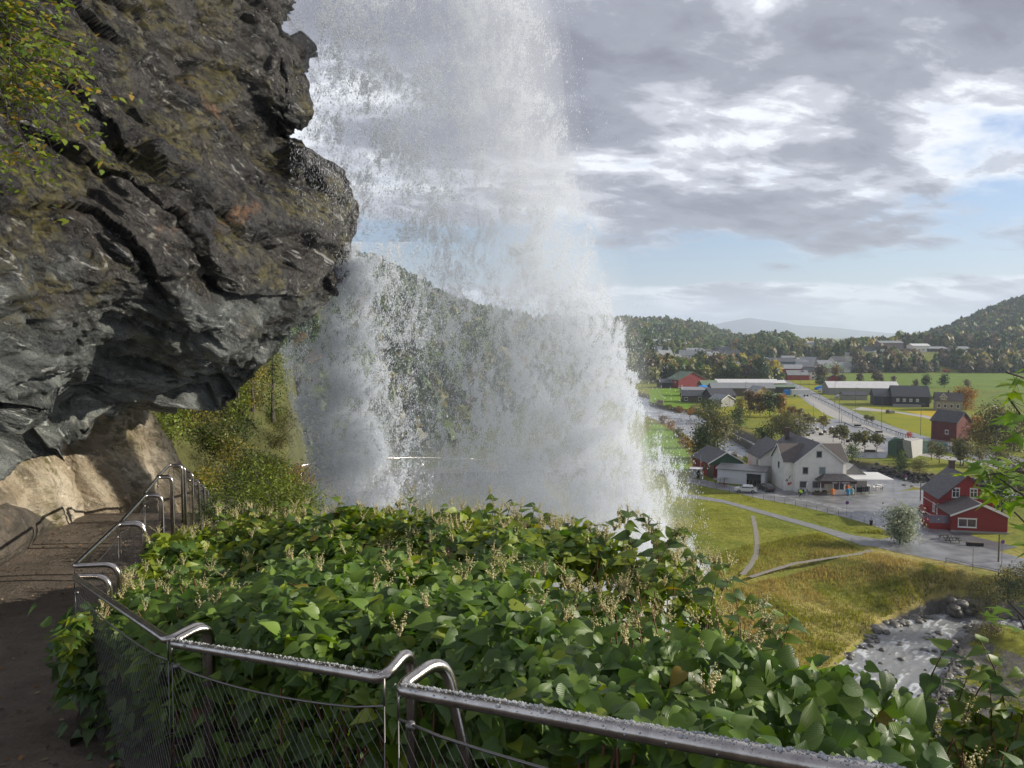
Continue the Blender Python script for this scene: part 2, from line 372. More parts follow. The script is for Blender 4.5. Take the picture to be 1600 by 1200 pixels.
rockm = ((dR-wR < 2.6)|(dS-wS < .2)|((sS < 0)&(Yg < np.interp(Xg, strm[:,0], strm[:,1]))&(dS-wS < 14)&(Xg > 30)&(Yg > 45)&(n2 > .42)&(Zg < -3.4))); c = np.where(rockm[...,None], np.array([.12,.112,.10])*(.4+1.2*n2[...,None]), c)
wood = sstep(8, 22, Zg)*(Yg > 200); wood = np.maximum(wood, sstep(520,560,Yg)*(1-sstep(1200,1300,pxg))*.9)
wood = np.maximum(wood, (1-sstep(880,1020,pxg))*(Yg > 42)*.85)
c = c*(1-wood[...,None])+WOOD*wood[...,None]*(0.6+.8*n1[...,None])
hillm = (Yg < 60)&(Zg > 1); c = np.where(hillm[...,None], np.array([.075,.078,.028])*(0.5+n2[...,None]), c)
M_ground = mat('ground', attr=True, rough=.95, var=.45, vscale=1.3, bump=.12, bscale=2.2, spec=.15)
nr, nc = Xg.shape; idx = np.arange(nr*nc).reshape(nr,nc)
q = np.stack([idx[:-1,:-1], idx[:-1,1:], idx[1:,1:], idx[1:,:-1]], -1).reshape(-1,4)
g = link('ground', npmesh('ground', P3(Xg,Yg,Zg).reshape(-1,3), [q], M_ground, col=c.reshape(-1,3), smooth=True)); tag(g, kind='structure')
def flat(name, pts, m, z=0.02, kind='structure', world=False):
    vs = [(p[0],p[1],z) for p in (pts if world else wpoly(pts))]
    mb = MB().add(vs, [tuple(range(len(vs)))]); o = mb.build(name, m)
    if kind: tag(o, kind=kind)
    n = o.data.polygons[0].normal.z
    if n < 0: o.data.flip_normals()
    return o
# river and stream water
M_water = mat('river_water', (.24,.25,.27), rough=.2, bump=.10, bscale=.9, spec=1.0, col2=(.40,.41,.43), vscale=.5, stretch=(.35,1.3,1))  # pale base colour stands in for bright sky reflected in the river
def ribbon(name, ln, z, m, extra=2.5):
    pts = np.array(ln, float); t = np.gradient(pts[:,:2], axis=0); t /= np.linalg.norm(t, axis=1)[:,None]; nn = np.stack([-t[:,1], t[:,0]], 1)
    Lf = pts[:,:2]+nn*(pts[:,2:3]+extra); Rt = pts[:,:2]-nn*(pts[:,2:3]+extra)
    v = np.concatenate([np.c_[Lf, np.full(len(pts), z)], np.c_[Rt, np.full(len(pts), z)]]); n = len(pts)
    f = [(i, n+i, n+i+1, i+1) for i in range(n-1)]
    o = MB().add(v, f).build(name, m); tag(o, kind='structure'); return o
ribbon('river', riv, -1.5, M_water)
# stream: finely meshed, broken surface with white crests
def stream():
    sx = np.arange(-12, 82, .22); sy = np.arange(36, 112, .22); X, Y = np.meshgrid(sx, sy)
    d, w_, s = dist_line(X, Y, strm); keep = d < w_+2.6
    n = fbm(P3((X*.75-Y*.65)/.55, (X*.65+Y*.75)/1.9, 1), 4, ridge=True); n_ = fbm(P3(X/3.5, Y/3.5, 4), 3)
    Z = -4.75+.28*(n-.5)+.20*(n_-.5)
    foam = sstep(.755,.83, n*.72+n_*.40)
    c = np.array([.24,.245,.245])*(1-foam[...,None])+np.array([.62,.64,.65])*foam[...,None]
    nr, nc = X.shape; idx = np.arange(nr*nc).reshape(nr,nc)
    q = np.stack([idx[:-1,:-1], idx[:-1,1:], idx[1:,1:], idx[1:,:-1]], -1).reshape(-1,4); kk = keep.ravel(); q = q[kk[q].all(1)]
    used = np.unique(q); mp = -np.ones(nr*nc, int); mp[used] = np.arange(len(used))
    m = mat('stream_water', attr=True, rough=.22, spec=.8, bump=.05, bscale=5)
    o = link('stream', npmesh('stream', P3(X,Y,Z).reshape(-1,3)[used], [mp[q]], m, col=c.reshape(-1,3)[used], smooth=True)); tag(o, kind='structure')
stream()
# far pale mountain, beyond the hills
def mountain():
    tab = np.array([(900,540),(980,520),(1050,520),(1090,513),(1130,504),(1168,497),(1200,501),(1240,508),(1300,513),(1370,519),(1430,524),(1500,530),(1600,528),(1900,520),(2400,525)], float)
    a = np.linspace(.05, 1.3, 160); px = 800+F*a; s = np.interp(px, tab[:,0], tab[:,1]); D = 11000.; H = CZ+(HOR-s)/F*D+40*(fbm(P3(a*14,0,0),4)-.5)
    rows = []
    for f_, dd in [(0,8800),(.45,9700),(.8,10400),(1,11000),(.8,12000),(0,15000)]:
        rows.append(np.stack([a*dd, np.full(a.shape, dd), H*f_-2+(fbm(P3(a*20, f_*5, 2), 4)-.5)*150*(0<f_<1)], -1))
    v = np.array(rows); nr, nc = v.shape[:2]; idx = np.arange(nr*nc).reshape(nr,nc)
    q = np.stack([idx[:-1,:-1], idx[:-1,1:], idx[1:,1:], idx[1:,:-1]], -1).reshape(-1,4)
    o = link('mountain', npmesh('mountain', v.reshape(-1,3), [q], mat('mountain', (.11,.13,.16), rough=1, spec=0), smooth=True)); tag(o, kind='structure')
mountain()
# ------------------------------------------------------------------ fields, roads, squares (all on the level valley floor)
M_f1 = mat('field_green', (.13,.19,.030), var=.16, vscale=.05, bump=.2, bscale=1.5, rough=1, spec=.1)
M_f2 = mat('field_yellow', (.29,.27,.015), var=.2, vscale=.08, bump=.2, bscale=1.5, rough=1, spec=.1, col2=(.17,.20,.018))
M_f3 = mat('field_gold', (.42,.31,.025), var=.15, vscale=.08, bump=.2, bscale=1.5, rough=1, spec=.1)
M_f4 = mat('field_bright', (.14,.24,.02), var=.15, vscale=.12, bump=.2, bscale=1.5, rough=1, spec=.1)
flat('field', [(1300,583),(1420,581),(1620,580),(1760,584),(1760,611),(1600,611),(1420,607),(1330,604),(1290,600)], M_f1, .012)
flat('field', [(1400,608.5),(1600,612.5),(1760,612.5),(1760,650),(1600,640),(1520,634),(1440,622)], mat('field_green_2', (.14,.18,.035), var=.16, vscale=.05, bump=.2, bscale=1.5, rough=1, spec=.1), .014)
flat('field', [(1216,588),(1260,592),(1296,600),(1300,614),(1290,618),(1240,598)], M_f2, .013)
flat('field', [(1345,634),(1440,640),(1490,641),(1489,692),(1440,684),(1396,666)], M_f2, .013)
flat('field', [(1412,642),(1492,641),(1490,660),(1450,650)], M_f3, .016)
flat('field', [(1196,622),(1225,622),(1260,622),(1296,632),(1322,655),(1150,654),(1110,654),(1118,640)], M_f2, .013)
flat('field', [(1015,608),(1062,606),(1085,630),(1075,640),(1040,634),(1015,628)], M_f4, .013)
flat('field', [(1108,600),(1215,599),(1218,606),(1112,607)], M_f4, .012)
flat('field', [(1022,660),(1050,672),(1072,700),(1076,716),(1076,738),(1040,730),(1010,720),(1000,690)], M_f4, .013)
M_asph = mat('asphalt', (.20,.20,.205), rough=.40, var=.35, vscale=.35, bump=.02, bscale=3, col2=(.25,.25,.255))
M_wet = mat('wet_asphalt', (.15,.15,.155), rough=.36, var=.25, vscale=.4, bump=.012, bscale=2.5, col2=(.22,.22,.225), spec=.8)
M_pave = mat('paving', (.36,.34,.31), rough=.6, var=.18, vscale=.5)
M_gravel = mat('gravel', (.22,.20,.165), rough=.9, var=.3, vscale=2, bump=.03, bscale=8)
M_conc = mat('concrete', (.33,.32,.30), rough=.8, var=.15, vscale=2, bump=.01)
M_line = mat('road_paint', (.75,.75,.72), rough=.6, var=.15, vscale=3)
flat('road', [(1206,588),(1216,587),(1236,597),(1262,607),(1304,629),(1350,650),(1400,668),(1450,683),(1500,694),(1560,707),(1620,722),(1720,744),(1720,768),(1600,738),(1540,722),(1490,709),(1440,698),(1380,684),(1330,666),(1296,649),(1266,633),(1236,609)], M_asph, .035)
flat('road', [(1330,640),(1400,645),(1440,652),(1490,663),(1490,660),(1445,649),(1400,643),(1345,636)], M_pave, .03)
flat('footpath', [(1255,618),(1262,617),(1350,663),(1400,680),(1395,684),(1345,668),(1300,652),(1285,645)], M_pave, .045)
# car park and square on the far bank
flat('parking_area', [(1225,655),(1330,654),(1400,681),(1400,690),(1384,716),(1340,716),(1290,700),(1215,672)], M_wet, .022)
flat('square', [(1216,657),(1248,655),(1300,664),(1316,682),(1372,690),(1383,707),(1330,712),(1270,690),(1216,671)], M_pave, .028)
flat('parking_area', [(1262,663),(1292,658),(1345,664),(1372,676),(1384,693),(1350,690),(1322,683)], M_wet, .034)
flat('footpath', [(1440,706),(1500,716),(1560,728),(1558,733),(1500,722),(1436,712)], M_pave, .03)
# near road, forecourt and the slip by the red house
near_road = [(1073,748),(1100,750),(1130,757),(1180,765),(1205,768),(1236,772),(1300,774),(1372,772),(1395,768),(1445,765),(1462,770),(1470,800),(1478,826),(1500,846),(1560,862),(1660,890),(1660,915),(1600,903),(1540,889),(1480,878),(1400,863),(1345,848),(1380,842),(1400,838),(1378,826),(1340,814),(1290,801),(1240,789),(1190,780),(1140,768),(1100,760),(1073,754)]
flat('road', near_road, M_wet, .03)
flat('pavement', [(1462,770),(1470,800),(1478,826),(1500,846),(1560,862),(1590,855),(1520,838),(1500,800),(1480,768)], mat('forecourt', (.12,.12,.125), rough=.35, var=.3, vscale=.6), .045)
flat('road', [(1060,770),(1130,781),(1200,800),(1270,819),(1330,836),(1400,847),(1400,858),(1345,852),(1270,826),(1200,806),(1130,786),(1060,775)], mat('wet_gravel', (.20,.20,.20), rough=.6, var=.3, vscale=1.2, bump=.02), .04)
def strip(name, pts, width, m, z):
    w_ = [G(*p) for p in pts]; c_ = []
    P = []
    for i in range(len(w_)-1):
        for k in range(4): P.append(w_[i].lerp(w_[i+1], k/4))
    P.append(w_[-1]); Ls, Rs = [], []
    for i, p in enumerate(P):
        t = (P[min(i+1,len(P)-1)]-P[max(i-1,0)]).normalized(); n = Vector((-t.y,t.x,0)); k = width/2*(1+.35*(random.random()-.5))
        Ls.append(p+n*k); Rs.append(p-n*k)
    n = len(P); mb = MB().add([(v.x,v.y,z) for v in Ls+Rs], [(i, n+i, n+i+1, i+1) for i in range(n-1)])
    o = mb.build(name, m); tag(o, kind='structure')
flat('forecourt', [(1180,757),(1240,764),(1330,752),(1400,752),(1425,763),(1398,768.5),(1372,772.5),(1300,774.5),(1236,772.5),(1205,768.5),(1182,765)], M_wet, .026)
strip('footpath', [(1176,806),(1181,830),(1183,850),(1181,868),(1172,884),(1160,898)], .75, M_gravel, .03)
strip('footpath', [(1172,902),(1200,893),(1240,881),(1290,873),(1340,866),(1362,860)], .75, M_gravel, .034)
def dashes(pts, n, ln, wd, z):
    mb = MB(); P = [G(*p) for p in pts]; tot = sum((b-a).length for a, b in zip(P[:-1], P[1:]))
    for i in range(n):
        s = tot*i/n
        for a, b in zip(P[:-1], P[1:]):
            l = (b-a).length
            if s <= l: break
            s -= l
        t = (b-a).normalized(); nn = Vector((-t.y,t.x,0))*wd/2; p = a+t*s; q_ = p+t*ln
        mb.add([(v.x,v.y,z) for v in (p-nn, q_-nn, q_+nn, p+nn)], [(0,1,2,3)])
    o = mb.build('road_marking', M_line); tag(o, kind='structure')
dashes([(1078,748.5),(1110,753),(1160,764),(1200,771),(1250,781),(1300,791),(1345,803),(1380,815),(1402,828)], 34, 1.0, .16, .036)
# kerb lines of the car park
for pts in ([(1304,660),(1320,661),(1336,668),(1352,668.5),(1368,677),(1384,688)],):
    P = [G(*p) for p in pts]; mb = MB()
    for a, b in zip(P[:-1], P[1:]):
        t = (b-a).normalized(); nn = Vector((-t.y,t.x,0))*.22
        mb.hull([a-nn, b-nn, b+nn, a+nn], [v+Vector((0,0,.14)) for v in (a-nn, b-nn, b+nn, a+nn)])
    o = mb.build('kerb', mat('dark_kerb', (.05,.05,.05))); tag(o, kind='structure')
# ================================================================== ROCK
def tps(pts, smooth=2.0):
    P = np.array(pts, float); xy = P[:,:2]/100; d = P[:,2]; n = len(P)
    def ker(r): return np.where(r > 0, r*r*np.log(r+1e-9), 0)
    K = ker(np.linalg.norm(xy[:,None]-xy[None], axis=2))+np.eye(n)*smooth*.02; A_ = np.c_[np.ones(n), xy]
    M_ = np.block([[K, A_],[A_.T, np.zeros((3,3))]]); s = np.linalg.solve(M_, np.r_[d, 0,0,0])
    def f(px, py):
        q_ = np.stack([px, py], -1)/100; r = np.linalg.norm(q_[...,None,:]-xy, axis=-1)
        return (ker(r)*s[:n]).sum(-1)+s[n]+q_[...,0]*s[n+1]+q_[...,1]*s[n+2]
    return f
def Uarr(px, py, Y):
    r = (px-800)/F; u = -(py-600)/F; dy = cp+u*sp; dz = -sp+u*cp; t = Y/dy
    return np.stack([r*t, dy*t, CZ+dz*t], -1)
def rock_sheet(name, py0, py1, Lt, Rt, depth, nr, nc, disp, m, back=3.0, backlow=None, round_=.12, nb=14, colf=None, close_bottom=0):
    Lt = np.array(Lt, float); Rt = np.array(Rt, float); f = tps(depth)
    py = np.linspace(py0, py1, nr)[:,None]; u = np.linspace(0, 1, nc)[None]
    L_ = np.interp(py[:,0], Lt[:,0], Lt[:,1])[:,None]; R_ = np.interp(py[:,0], Rt[:,0], Rt[:,1])[:,None]
    u = 1-(1-u)**1.25
    px = L_+(R_-L_)*u; PY = py+0*px; D = f(px, PY)
    wpx = np.minimum(40, (R_-L_)*.35); D = D+round_*D*.35*np.clip((px-(R_-wpx))/wpx, 0, 1)**2.2
    k = np.arange(1, nb+1)/nb; pxb = R_-90*(k**1.6)[None]*np.minimum(1,(R_-L_)/120); bk = np.interp(py, [200,400], [back, backlow or back]); Db = D[:,-1:]+bk*k[None]
    pxa = np.concatenate([px, pxb], 1); Da = np.concatenate([D, Db], 1); PYa = np.concatenate([PY, py+0*pxb], 1)
    if close_bottom:
        kb = np.arange(1, nb+1)/nb
        pxa = np.concatenate([pxa, pxa[-1:]+0*kb[:,None]], 0); Da = np.concatenate([Da, Da[-1:]+close_bottom*kb[:,None]], 0)
        PYa = np.concatenate([PYa, PYa[-1:]-22*(kb[:,None]**1.5)], 0)
    V = Uarr(pxa, PYa, Da)
    du = np.gradient(V, axis=1); dv = np.gradient(V, axis=0); n = np.cross(dv, du); n /= np.linalg.norm(n, axis=2, keepdims=True)+1e-9
    toc = np.array([0,0,CZ])-V; sg = np.sign((n*toc).sum(-1, keepdims=True)); n = n*sg
    for _ in range(30):
        n = (n+np.roll(n,1,0)+np.roll(n,-1,0)+np.roll(n,1,1)+np.roll(n,-1,1))/5
    n /= np.linalg.norm(n, axis=2, keepdims=True)+1e-9
    V2 = V+n*disp(V)[...,None]
    nr_, nc_ = V2.shape[:2]; idx = np.arange(nr_*nc_).reshape(nr_,nc_)
    q = np.stack([idx[:-1,:-1], idx[1:,:-1], idx[1:,1:], idx[:-1,1:]], -1).reshape(-1,4)
    return link(name, npmesh(name, V2.reshape(-1,3), [q], m, smooth=False)), V2
ca, sa = math.cos(R(33)), math.sin(R(33))
def strata_coords(V, k=1.0):
    x, y, z = V[...,0], V[...,1], V[...,2]
    along = x*ca - z*sa + y*.35; across = x*sa + z*ca; return along*k, y*k, across*k
def disp_cliff(V):
    a, y, c = strata_coords(V)
    w_ = fbm(P3(V[...,0]*.5, V[...,1]*.5, V[...,2]*.5), 3)
    big = (fbm(P3(a*.25, y*.3, c*.5+w_*1.0), 4)-.5)*1.1
    st = c*1.5+w_*2.6+.6*fbm(P3(a*.35, y*.4, c*.5), 3); saw = st-np.floor(st)
    led = (saw**2.0)*.20*sstep(.35,.6,fbm(P3(a*.3+5, y*.3, c*.6), 3))
    q1 = fbm(P3(a*.5+3, y*.55, c*1.1), 3)*8; blocks = (np.floor(q1)+sstep(.75,1,q1-np.floor(q1)))/8*.85
    q2 = fbm(P3(a*1.7+3, y*1.9, c*3.6), 3)*6; bl2 = (np.floor(q2)+sstep(.7,1,q2-np.floor(q2)))/6*.22
    fine = (fbm(P3(a*3.0, y*3.5, c*7), 5)-.5)*.13
    ppx, ppy, _ = proj(V); tip = 1-.78*sstep(330,500,ppx)*sstep(215,265,ppy)
    cr = fbm(P3(a*.45+9, y*.5, c*1.5), 4, ridge=True); crack = sstep(.80,.90,cr)*.16
    return (big-led+blocks+bl2-.50)*tip+fine-crack+(fbm(P3(a*9, y*9, c*16), 3)-.5)*.05
M_cliff = None
def rock_mat(name, dark, mid, lichen, moss, orange, streak, rough, wet=.4, lscale=1.0, quartz=.5, cave=None, white_cut=.62):
    m = bpy.data.materials.new(name); m.use_nodes = True; t = m.node_tree; L = t.links.new; bs = t.nodes['Principled BSDF']
    tc = N('ShaderNodeTexCoord', t)
    mp = N('ShaderNodeMapping', t); mp.inputs['Rotation'].default_value = (0, R(-33), 0); L(tc.outputs['Object'], mp.inputs[0])
    def noise(scale, det=6, rg=.6, st=None, dist=0, off=0):
        src = mp.outputs[0]
        mm = N('ShaderNodeMapping', t); mm.inputs['Scale'].default_value = st or (1,1,1); mm.inputs['Location'].default_value = (off, off*1.3, off*.7); L(src, mm.inputs[0])
        n = N('ShaderNodeTexNoise', t); n.inputs['Scale'].default_value = scale; n.inputs['Detail'].default_value = det; n.inputs['Roughness'].default_value = rg; n.inputs['Distortion'].default_value = dist
        L(mm.outputs[0], n.inputs[0]); return n.outputs[0]
    def mr(v, a, b, c=0., d=1.):
        r = N('ShaderNodeMapRange', t); r.interpolation_type = 'SMOOTHSTEP'; L(v, r.inputs[0])
        for i, x in enumerate((a,b,c,d)): r.inputs[i+1].default_value = x
        return r.outputs[0]
    def mul(a, b):
        m_ = N('ShaderNodeMath', t, operation='MULTIPLY'); L(a, m_.inputs[0])
        if isinstance(b, float): m_.inputs[1].default_value = b
        else: L(b, m_.inputs[1])
        return m_.outputs[0]
    def mix(f, a, b):
        x = N('ShaderNodeMix', t, data_type='RGBA'); L(f, x.inputs[0])
        for i, v in ((6,a),(7,b)):
            if isinstance(v, tuple): x.inputs[i].default_value = (*v,1)
            else: L(v, x.inputs[i])
        return x.outputs[2]
    n1 = noise(.9, 8, .62, (.6,.8,1.8), .6); n2 = noise(2.3, 8, .7, (.5,1,2.4), .4, 3); n3 = noise(9, 6, .65, (.7,1,1.5), 0, 7)
    c = mix(mr(n1, .40, .66), dark, mid)
    c = mix(mr(n2, .50, .60, 0, .55), c, tuple(x*.35 for x in dark))
    # separate world heights: paler grey-green under the overhang
    sep = N('ShaderNodeSeparateXYZ', t); L(tc.outputs['Object'], sep.inputs[0])
    if cave:
        h = N('ShaderNodeMath', t, operation='ADD'); L(sep.outputs[2], h.inputs[0]); L(mul(sep.outputs[0], .10), h.inputs[1])
        h2 = N('ShaderNodeMath', t, operation='ADD'); L(h.outputs[0], h2.inputs[0]); L(mr(n1, .2,.8,-.7,.7), h2.inputs[1])
        lowm = mr(h2.outputs[0], CZ+.35, CZ-.65)
        sw = noise(1.2, 9, .6, (.35,.7,2.6), 1.6, 11)
        cc = mix(mr(sw, .40, .63), cave[0], cave[1]); cc = mix(mr(noise(2.2, 9, .7, (.3,.6,4.0), 2.0, 19), .585, .64, 0, .85), cc, cave[2])
        c = mix(lowm, c, cc)
    v = N('ShaderNodeTexVoronoi', t); v.inputs['Scale'].default_value = 5.5*lscale; L(mp.outputs[0], v.inputs[0])
    pn = noise(1.1, 4, .6, None, .3, 23)
    li = mul(mr(n3, .56, .66), mr(pn, .47, .60)); c = mix(mul(li, .85), c, lichen)
    wq = noise(1.7, 9, .72, (.35,.8,3.2), 1.0, 31); c = mix(mul(mr(wq, white_cut, white_cut+.05), quartz), c, streak)
    mo = mul(mr(noise(.8, 6, .65, None, .3, 41), .50, .59), mr(n3, .42, .58)); inv_ = N('ShaderNodeMath', t, operation='SUBTRACT'); inv_.inputs[0].default_value = 1.0
    if cave: L(mul(lowm, .85), inv_.inputs[1])
    else: inv_.inputs[1].default_value = 0.0
    mo = mul(mo, inv_.outputs[0]); c = mix(mul(mo, .85), c, moss)
    og = mul(mr(noise(.55, 7, .65, (1,1,.6), .5, 53), .60, .68), mr(n3, .4, .56)); og = mul(og, inv_.outputs[0]); c = mix(mul(og, .65), c, orange)
    L(c, bs.inputs['Base Color'])
    rr = mr(n3, .3, .7, rough-.16, rough+.25); L(rr, bs.inputs['Roughness']); bs.inputs['Specular IOR Level'].default_value = .6
    b1 = N('ShaderNodeBump', t); b1.inputs['Distance'].default_value = .22; b1.inputs['Strength'].default_value = 1.0; L(n2, b1.inputs['Height'])
    b2 = N('ShaderNodeBump', t); b2.inputs['Distance'].default_value = .06; b2.inputs['Strength'].default_value = 1.0; L(n3, b2.inputs['Height']); L(b1.outputs[0], b2.inputs['Normal'])
    n4 = noise(30, 5, .7, (.7,1,1.4), 0, 61); b3 = N('ShaderNodeBump', t); b3.inputs['Distance'].default_value = .02; L(n4, b3.inputs['Height']); L(b2.outputs[0], b3.inputs['Normal'])
    L(b3.outputs[0], bs.inputs['Normal']); return m
M_cliff = rock_mat('wet_cliff_rock', (.009,.008,.007), (.042,.035,.028), (.32,.31,.26), (.105,.090,.018), (.26,.11,.03), (.45,.44,.42), .33,
                   cave=((.040,.046,.046), (.19,.205,.195), (.48,.50,.48)), quartz=.8, white_cut=.60)
M_cream = rock_mat('cream_rock', (.34,.27,.18), (.62,.54,.41), (.68,.62,.5), (.13,.12,.04), (.34,.20,.09), (.75,.70,.58), .75, quartz=.6)
cl_depth = [(-300,-300,7),(-300,0,6.5),(-300,300,5.6),(-300,600,5.4),(-300,870,7.6),(0,-300,9.2),(0,0,8.2),(0,200,7.6),(0,330,7.3),(0,480,6.8),(0,640,7.4),(0,740,8.6),(30,800,9.3),(0,875,9.5),
  (200,-300,11.5),(450,-300,14.5),(250,0,10.6),(455,0,14),(470,180,13.2),(440,215,13.6),(300,200,10.2),(150,150,9),(150,330,8.3),(300,330,9.3),(420,330,10.8),(545,290,12.6),(560,330,12.7),(480,260,12.6),(530,430,12.2),(490,495,11.8),
  (420,430,10.6),(300,450,9.0),(200,450,8.2),(100,500,7.8),(150,600,9.2),(100,690,9.6),(250,540,9.6),(330,540,10.3),(400,520,11.0),(430,540,12.0),(370,590,12.2),(300,620,11.8),(230,640,11.6),(150,650,10.8),(60,730,10)]
cliffR = [(-420,400),(-200,420),(-60,450),(0,452),(22,446),(45,438),(60,444),(78,474),(100,472),(118,468),(140,478),(165,480),(180,474),(196,466),(204,444),(214,441),(224,452),(236,482),(250,512),(266,538),(280,543),(300,548),(322,559),(345,556),(370,550),
  (400,543),(430,531),(460,511),(480,500),(496,480),(510,458),(524,440),(545,432),(570,405),(590,371),(605,348),(620,322),(616,280),(624,220),(632,160),(642,122),(654,92),(668,66),(690,36),(720,8),(755,-25),(800,-60),(875,-120)]
o, cliffV = rock_sheet('cliff', -420, 878, [(-420,-420),(878,-420)], cliffR, cl_depth, 560, 420, disp_cliff, M_cliff, back=4, backlow=1.3, close_bottom=1.5)
tag(o, 'dark wet overhanging cliff of layered rock hanging above the brown path', 'cliff')
def disp_cream(V):
    x, y, z = V[...,0], V[...,1], V[...,2]
    return (fbm(P3(x*.5,y*.5,z*.5),4)-.5)*1.1+fbm(P3(x*1.6,y*1.6,z*.9+x*.6),5,ridge=True)*.42+(fbm(P3(x*6,y*6,z*5),4)-.5)*.12-.2
o, _ = rock_sheet('rock_outcrop', 590, 850, [(590,0),(850,-20)], [(590,262),(640,232),(652,240),(668,252),(685,263),(700,272),(720,281),(745,296),(770,312),(790,322),(820,328),(850,334)],
   [(60,600,12.3),(120,640,12.6),(240,600,13.8),(60,850,11.9),(150,700,12.6),(130,760,12.3),(235,640,13.7),(260,720,13.9),(300,800,14.0),(330,850,14.0),(200,780,12.9),(150,820,12.3)], 200, 180, lambda V: disp_cream(V)*.75, M_cream, back=1.2, round_=.1)
tag(o, 'sunlit cream rock face rising behind the bend of the path and railing', 'rock face')
o, _ = rock_sheet('rock_pillar', 650, 850, [(650,-60),(850,-60)], [(650,148),(664,140),(676,128),(690,118),(704,110),(725,104),(750,106),(775,112),(800,118),(815,122),(850,126)],
   [(-60,650,11.6),(140,650,12.6),(60,740,11.2),(0,800,10.2),(60,820,11.0),(110,740,12.0),(120,815,11.9),(120,850,11.8),(-60,850,9.6)], 160, 110, lambda V: disp_cream(V)*.7, M_cream, back=3, round_=.08)
tag(o, 'pale ragged rock pillar carrying the overhang beside the path end', 'rock pillar')
M_mossrock = rock_mat('mossy_rock', (.07,.06,.045), (.16,.13,.10), (.26,.24,.2), (.085,.085,.03), (.20,.12,.06), (.4,.38,.33), .7, quartz=.3)
o, _ = rock_sheet('boulder', 796, 900, [(796,-120),(900,-200)], [(796,0),(806,40),(816,74),(824,82),(840,50),(862,20),(880,-10),(900,-50)],
   [(-120,770,9.0),(40,770,10.2),(80,815,10.9),(20,860,9.4),(-60,900,8.2),(0,800,9.6)], 90, 110, lambda V: disp_cream(V)*.3, M_mossrock, back=1.5)
tag(o, 'mossy brown boulder at the left edge of the dirt path', 'boulder')
# the rock carries on over and behind the viewer's left shoulder
def over():
    th = np.linspace(0, 1, 90)[:,None]; s = np.linspace(0, 1, 120)[None]
    x = -9.5+ 8.2*np.sin(th*math.pi*.62)+0*s; z = 27.5+10.5*th+0*s; y = 5.2-17*s+0*th
    V = np.stack([x+0*y, y+0*x, z+0*y], -1); d = disp_cliff(V)*.8; V[...,0] += d
    nr, nc = V.shape[:2]; idx = np.arange(nr*nc).reshape(nr,nc); q = np.stack([idx[:-1,:-1], idx[:-1,1:], idx[1:,1:], idx[1:,:-1]], -1).reshape(-1,4)
    o = link('cliff_wall', npmesh('cliff_wall', V.reshape(-1,3), [q], M_cliff)); tag(o, 'continuation of the dark cliff beside and behind the viewer', 'cliff')
# ------------------------------------------------------------------ path
def path():
    n = 260; s = np.linspace(0, len(PR)-1, n); k = np.arange(len(PR))
    r = np.stack([np.interp(s, k, [p[i] for p in PR]) for i in (0,1)], -1); l = np.stack([np.interp(s, k, [p[i] for p in PL]) for i in (0,1)], -1)
    m_ = 60; w_ = np.linspace(-.06, 1.03, m_)
    V = r[:,None]*(1-w_)[None,:,None]+l[:,None]*w_[None,:,None]; yy = V[...,1]
    z = zpath(yy)+.03*(fbm(P3(V[...,0]*2, yy*2), 4)-.5)+.10*sstep(.93,1.03,w_)[None]
    V3 = np.concatenate([V, z[...,None]], -1); idx = np.arange(n*m_).reshape(n,m_)
    q = np.stack([idx[:-1,:-1], idx[:-1,1:], idx[1:,1:], idx[1:,:-1]], -1).reshape(-1,4)[:, ::-1]
    # skirt down on the valley side
    b = len(V3.reshape(-1,3)); sk = V3[:,0].copy(); sk[:,2] -= .5; V_ = np.concatenate([V3.reshape(-1,3), sk]); e = idx[:,0]; f = np.arange(n)+b
    q2 = np.stack([e[:-1], e[1:], f[1:], f[:-1]], -1)
    col = np.array([.130,.105,.082])*(.65+.7*fbm(P3(V_[:,0]*1.1, V_[:,1]*.6), 4))[:,None]
    grey = sstep(12.3, 13.6, V_[:,1])[:,None]; col = col*(1-grey)+(np.array([.22,.215,.205])*(1-sstep(20,24,V_[:,1]))[:,None]+np.array([.085,.075,.06])*sstep(20,24,V_[:,1])[:,None])*grey
    m = mat('path_dirt', attr=True, rough=.62, var=.35, vscale=6, bump=.02, bscale=22, spec=.4, vdet=8)
    o = link('path', npmesh('path', V_, [q, q2], m, col=col, smooth=True)); tag(o, kind='structure')
path()
# small stones and leaf litter on the dirt
def litter():
    n = 900; y = rng.uniform(3.2, 11.6, n); f_ = rng.uniform(.02,.98,n)**1.0
    xr = np.interp(y, [p[1] for p in PR], [p[0] for p in PR]); xl = np.interp(y, [p[1] for p in PL], [p[0] for p in PL])
    x = xr*(1-f_)+xl*f_; pos = np.stack([x,y,zpath(y)+.012],-1)
    tv = np.array([(-1,0,0),(0,-.6,.15),(1,0,0),(0,.6,.15)],float); v, f = inst(tv, [[(0,1,2,3)]], pos, frames(np.c_[rng.normal(0,.25,(n,2)), np.ones(n)]), rng.uniform(.008,.03,n))
    col = np.repeat(np.array([(.20,.10,.03),(.12,.07,.03),(.05,.035,.025),(.25,.2,.12)])[rng.integers(0,4,n)], 4, axis=0)
    o = link('leaf_litter', npmesh('leaf_litter', v, f, mat('litter', attr=True, rough=.8), col=col)); tag(o, kind='stuff')
litter()
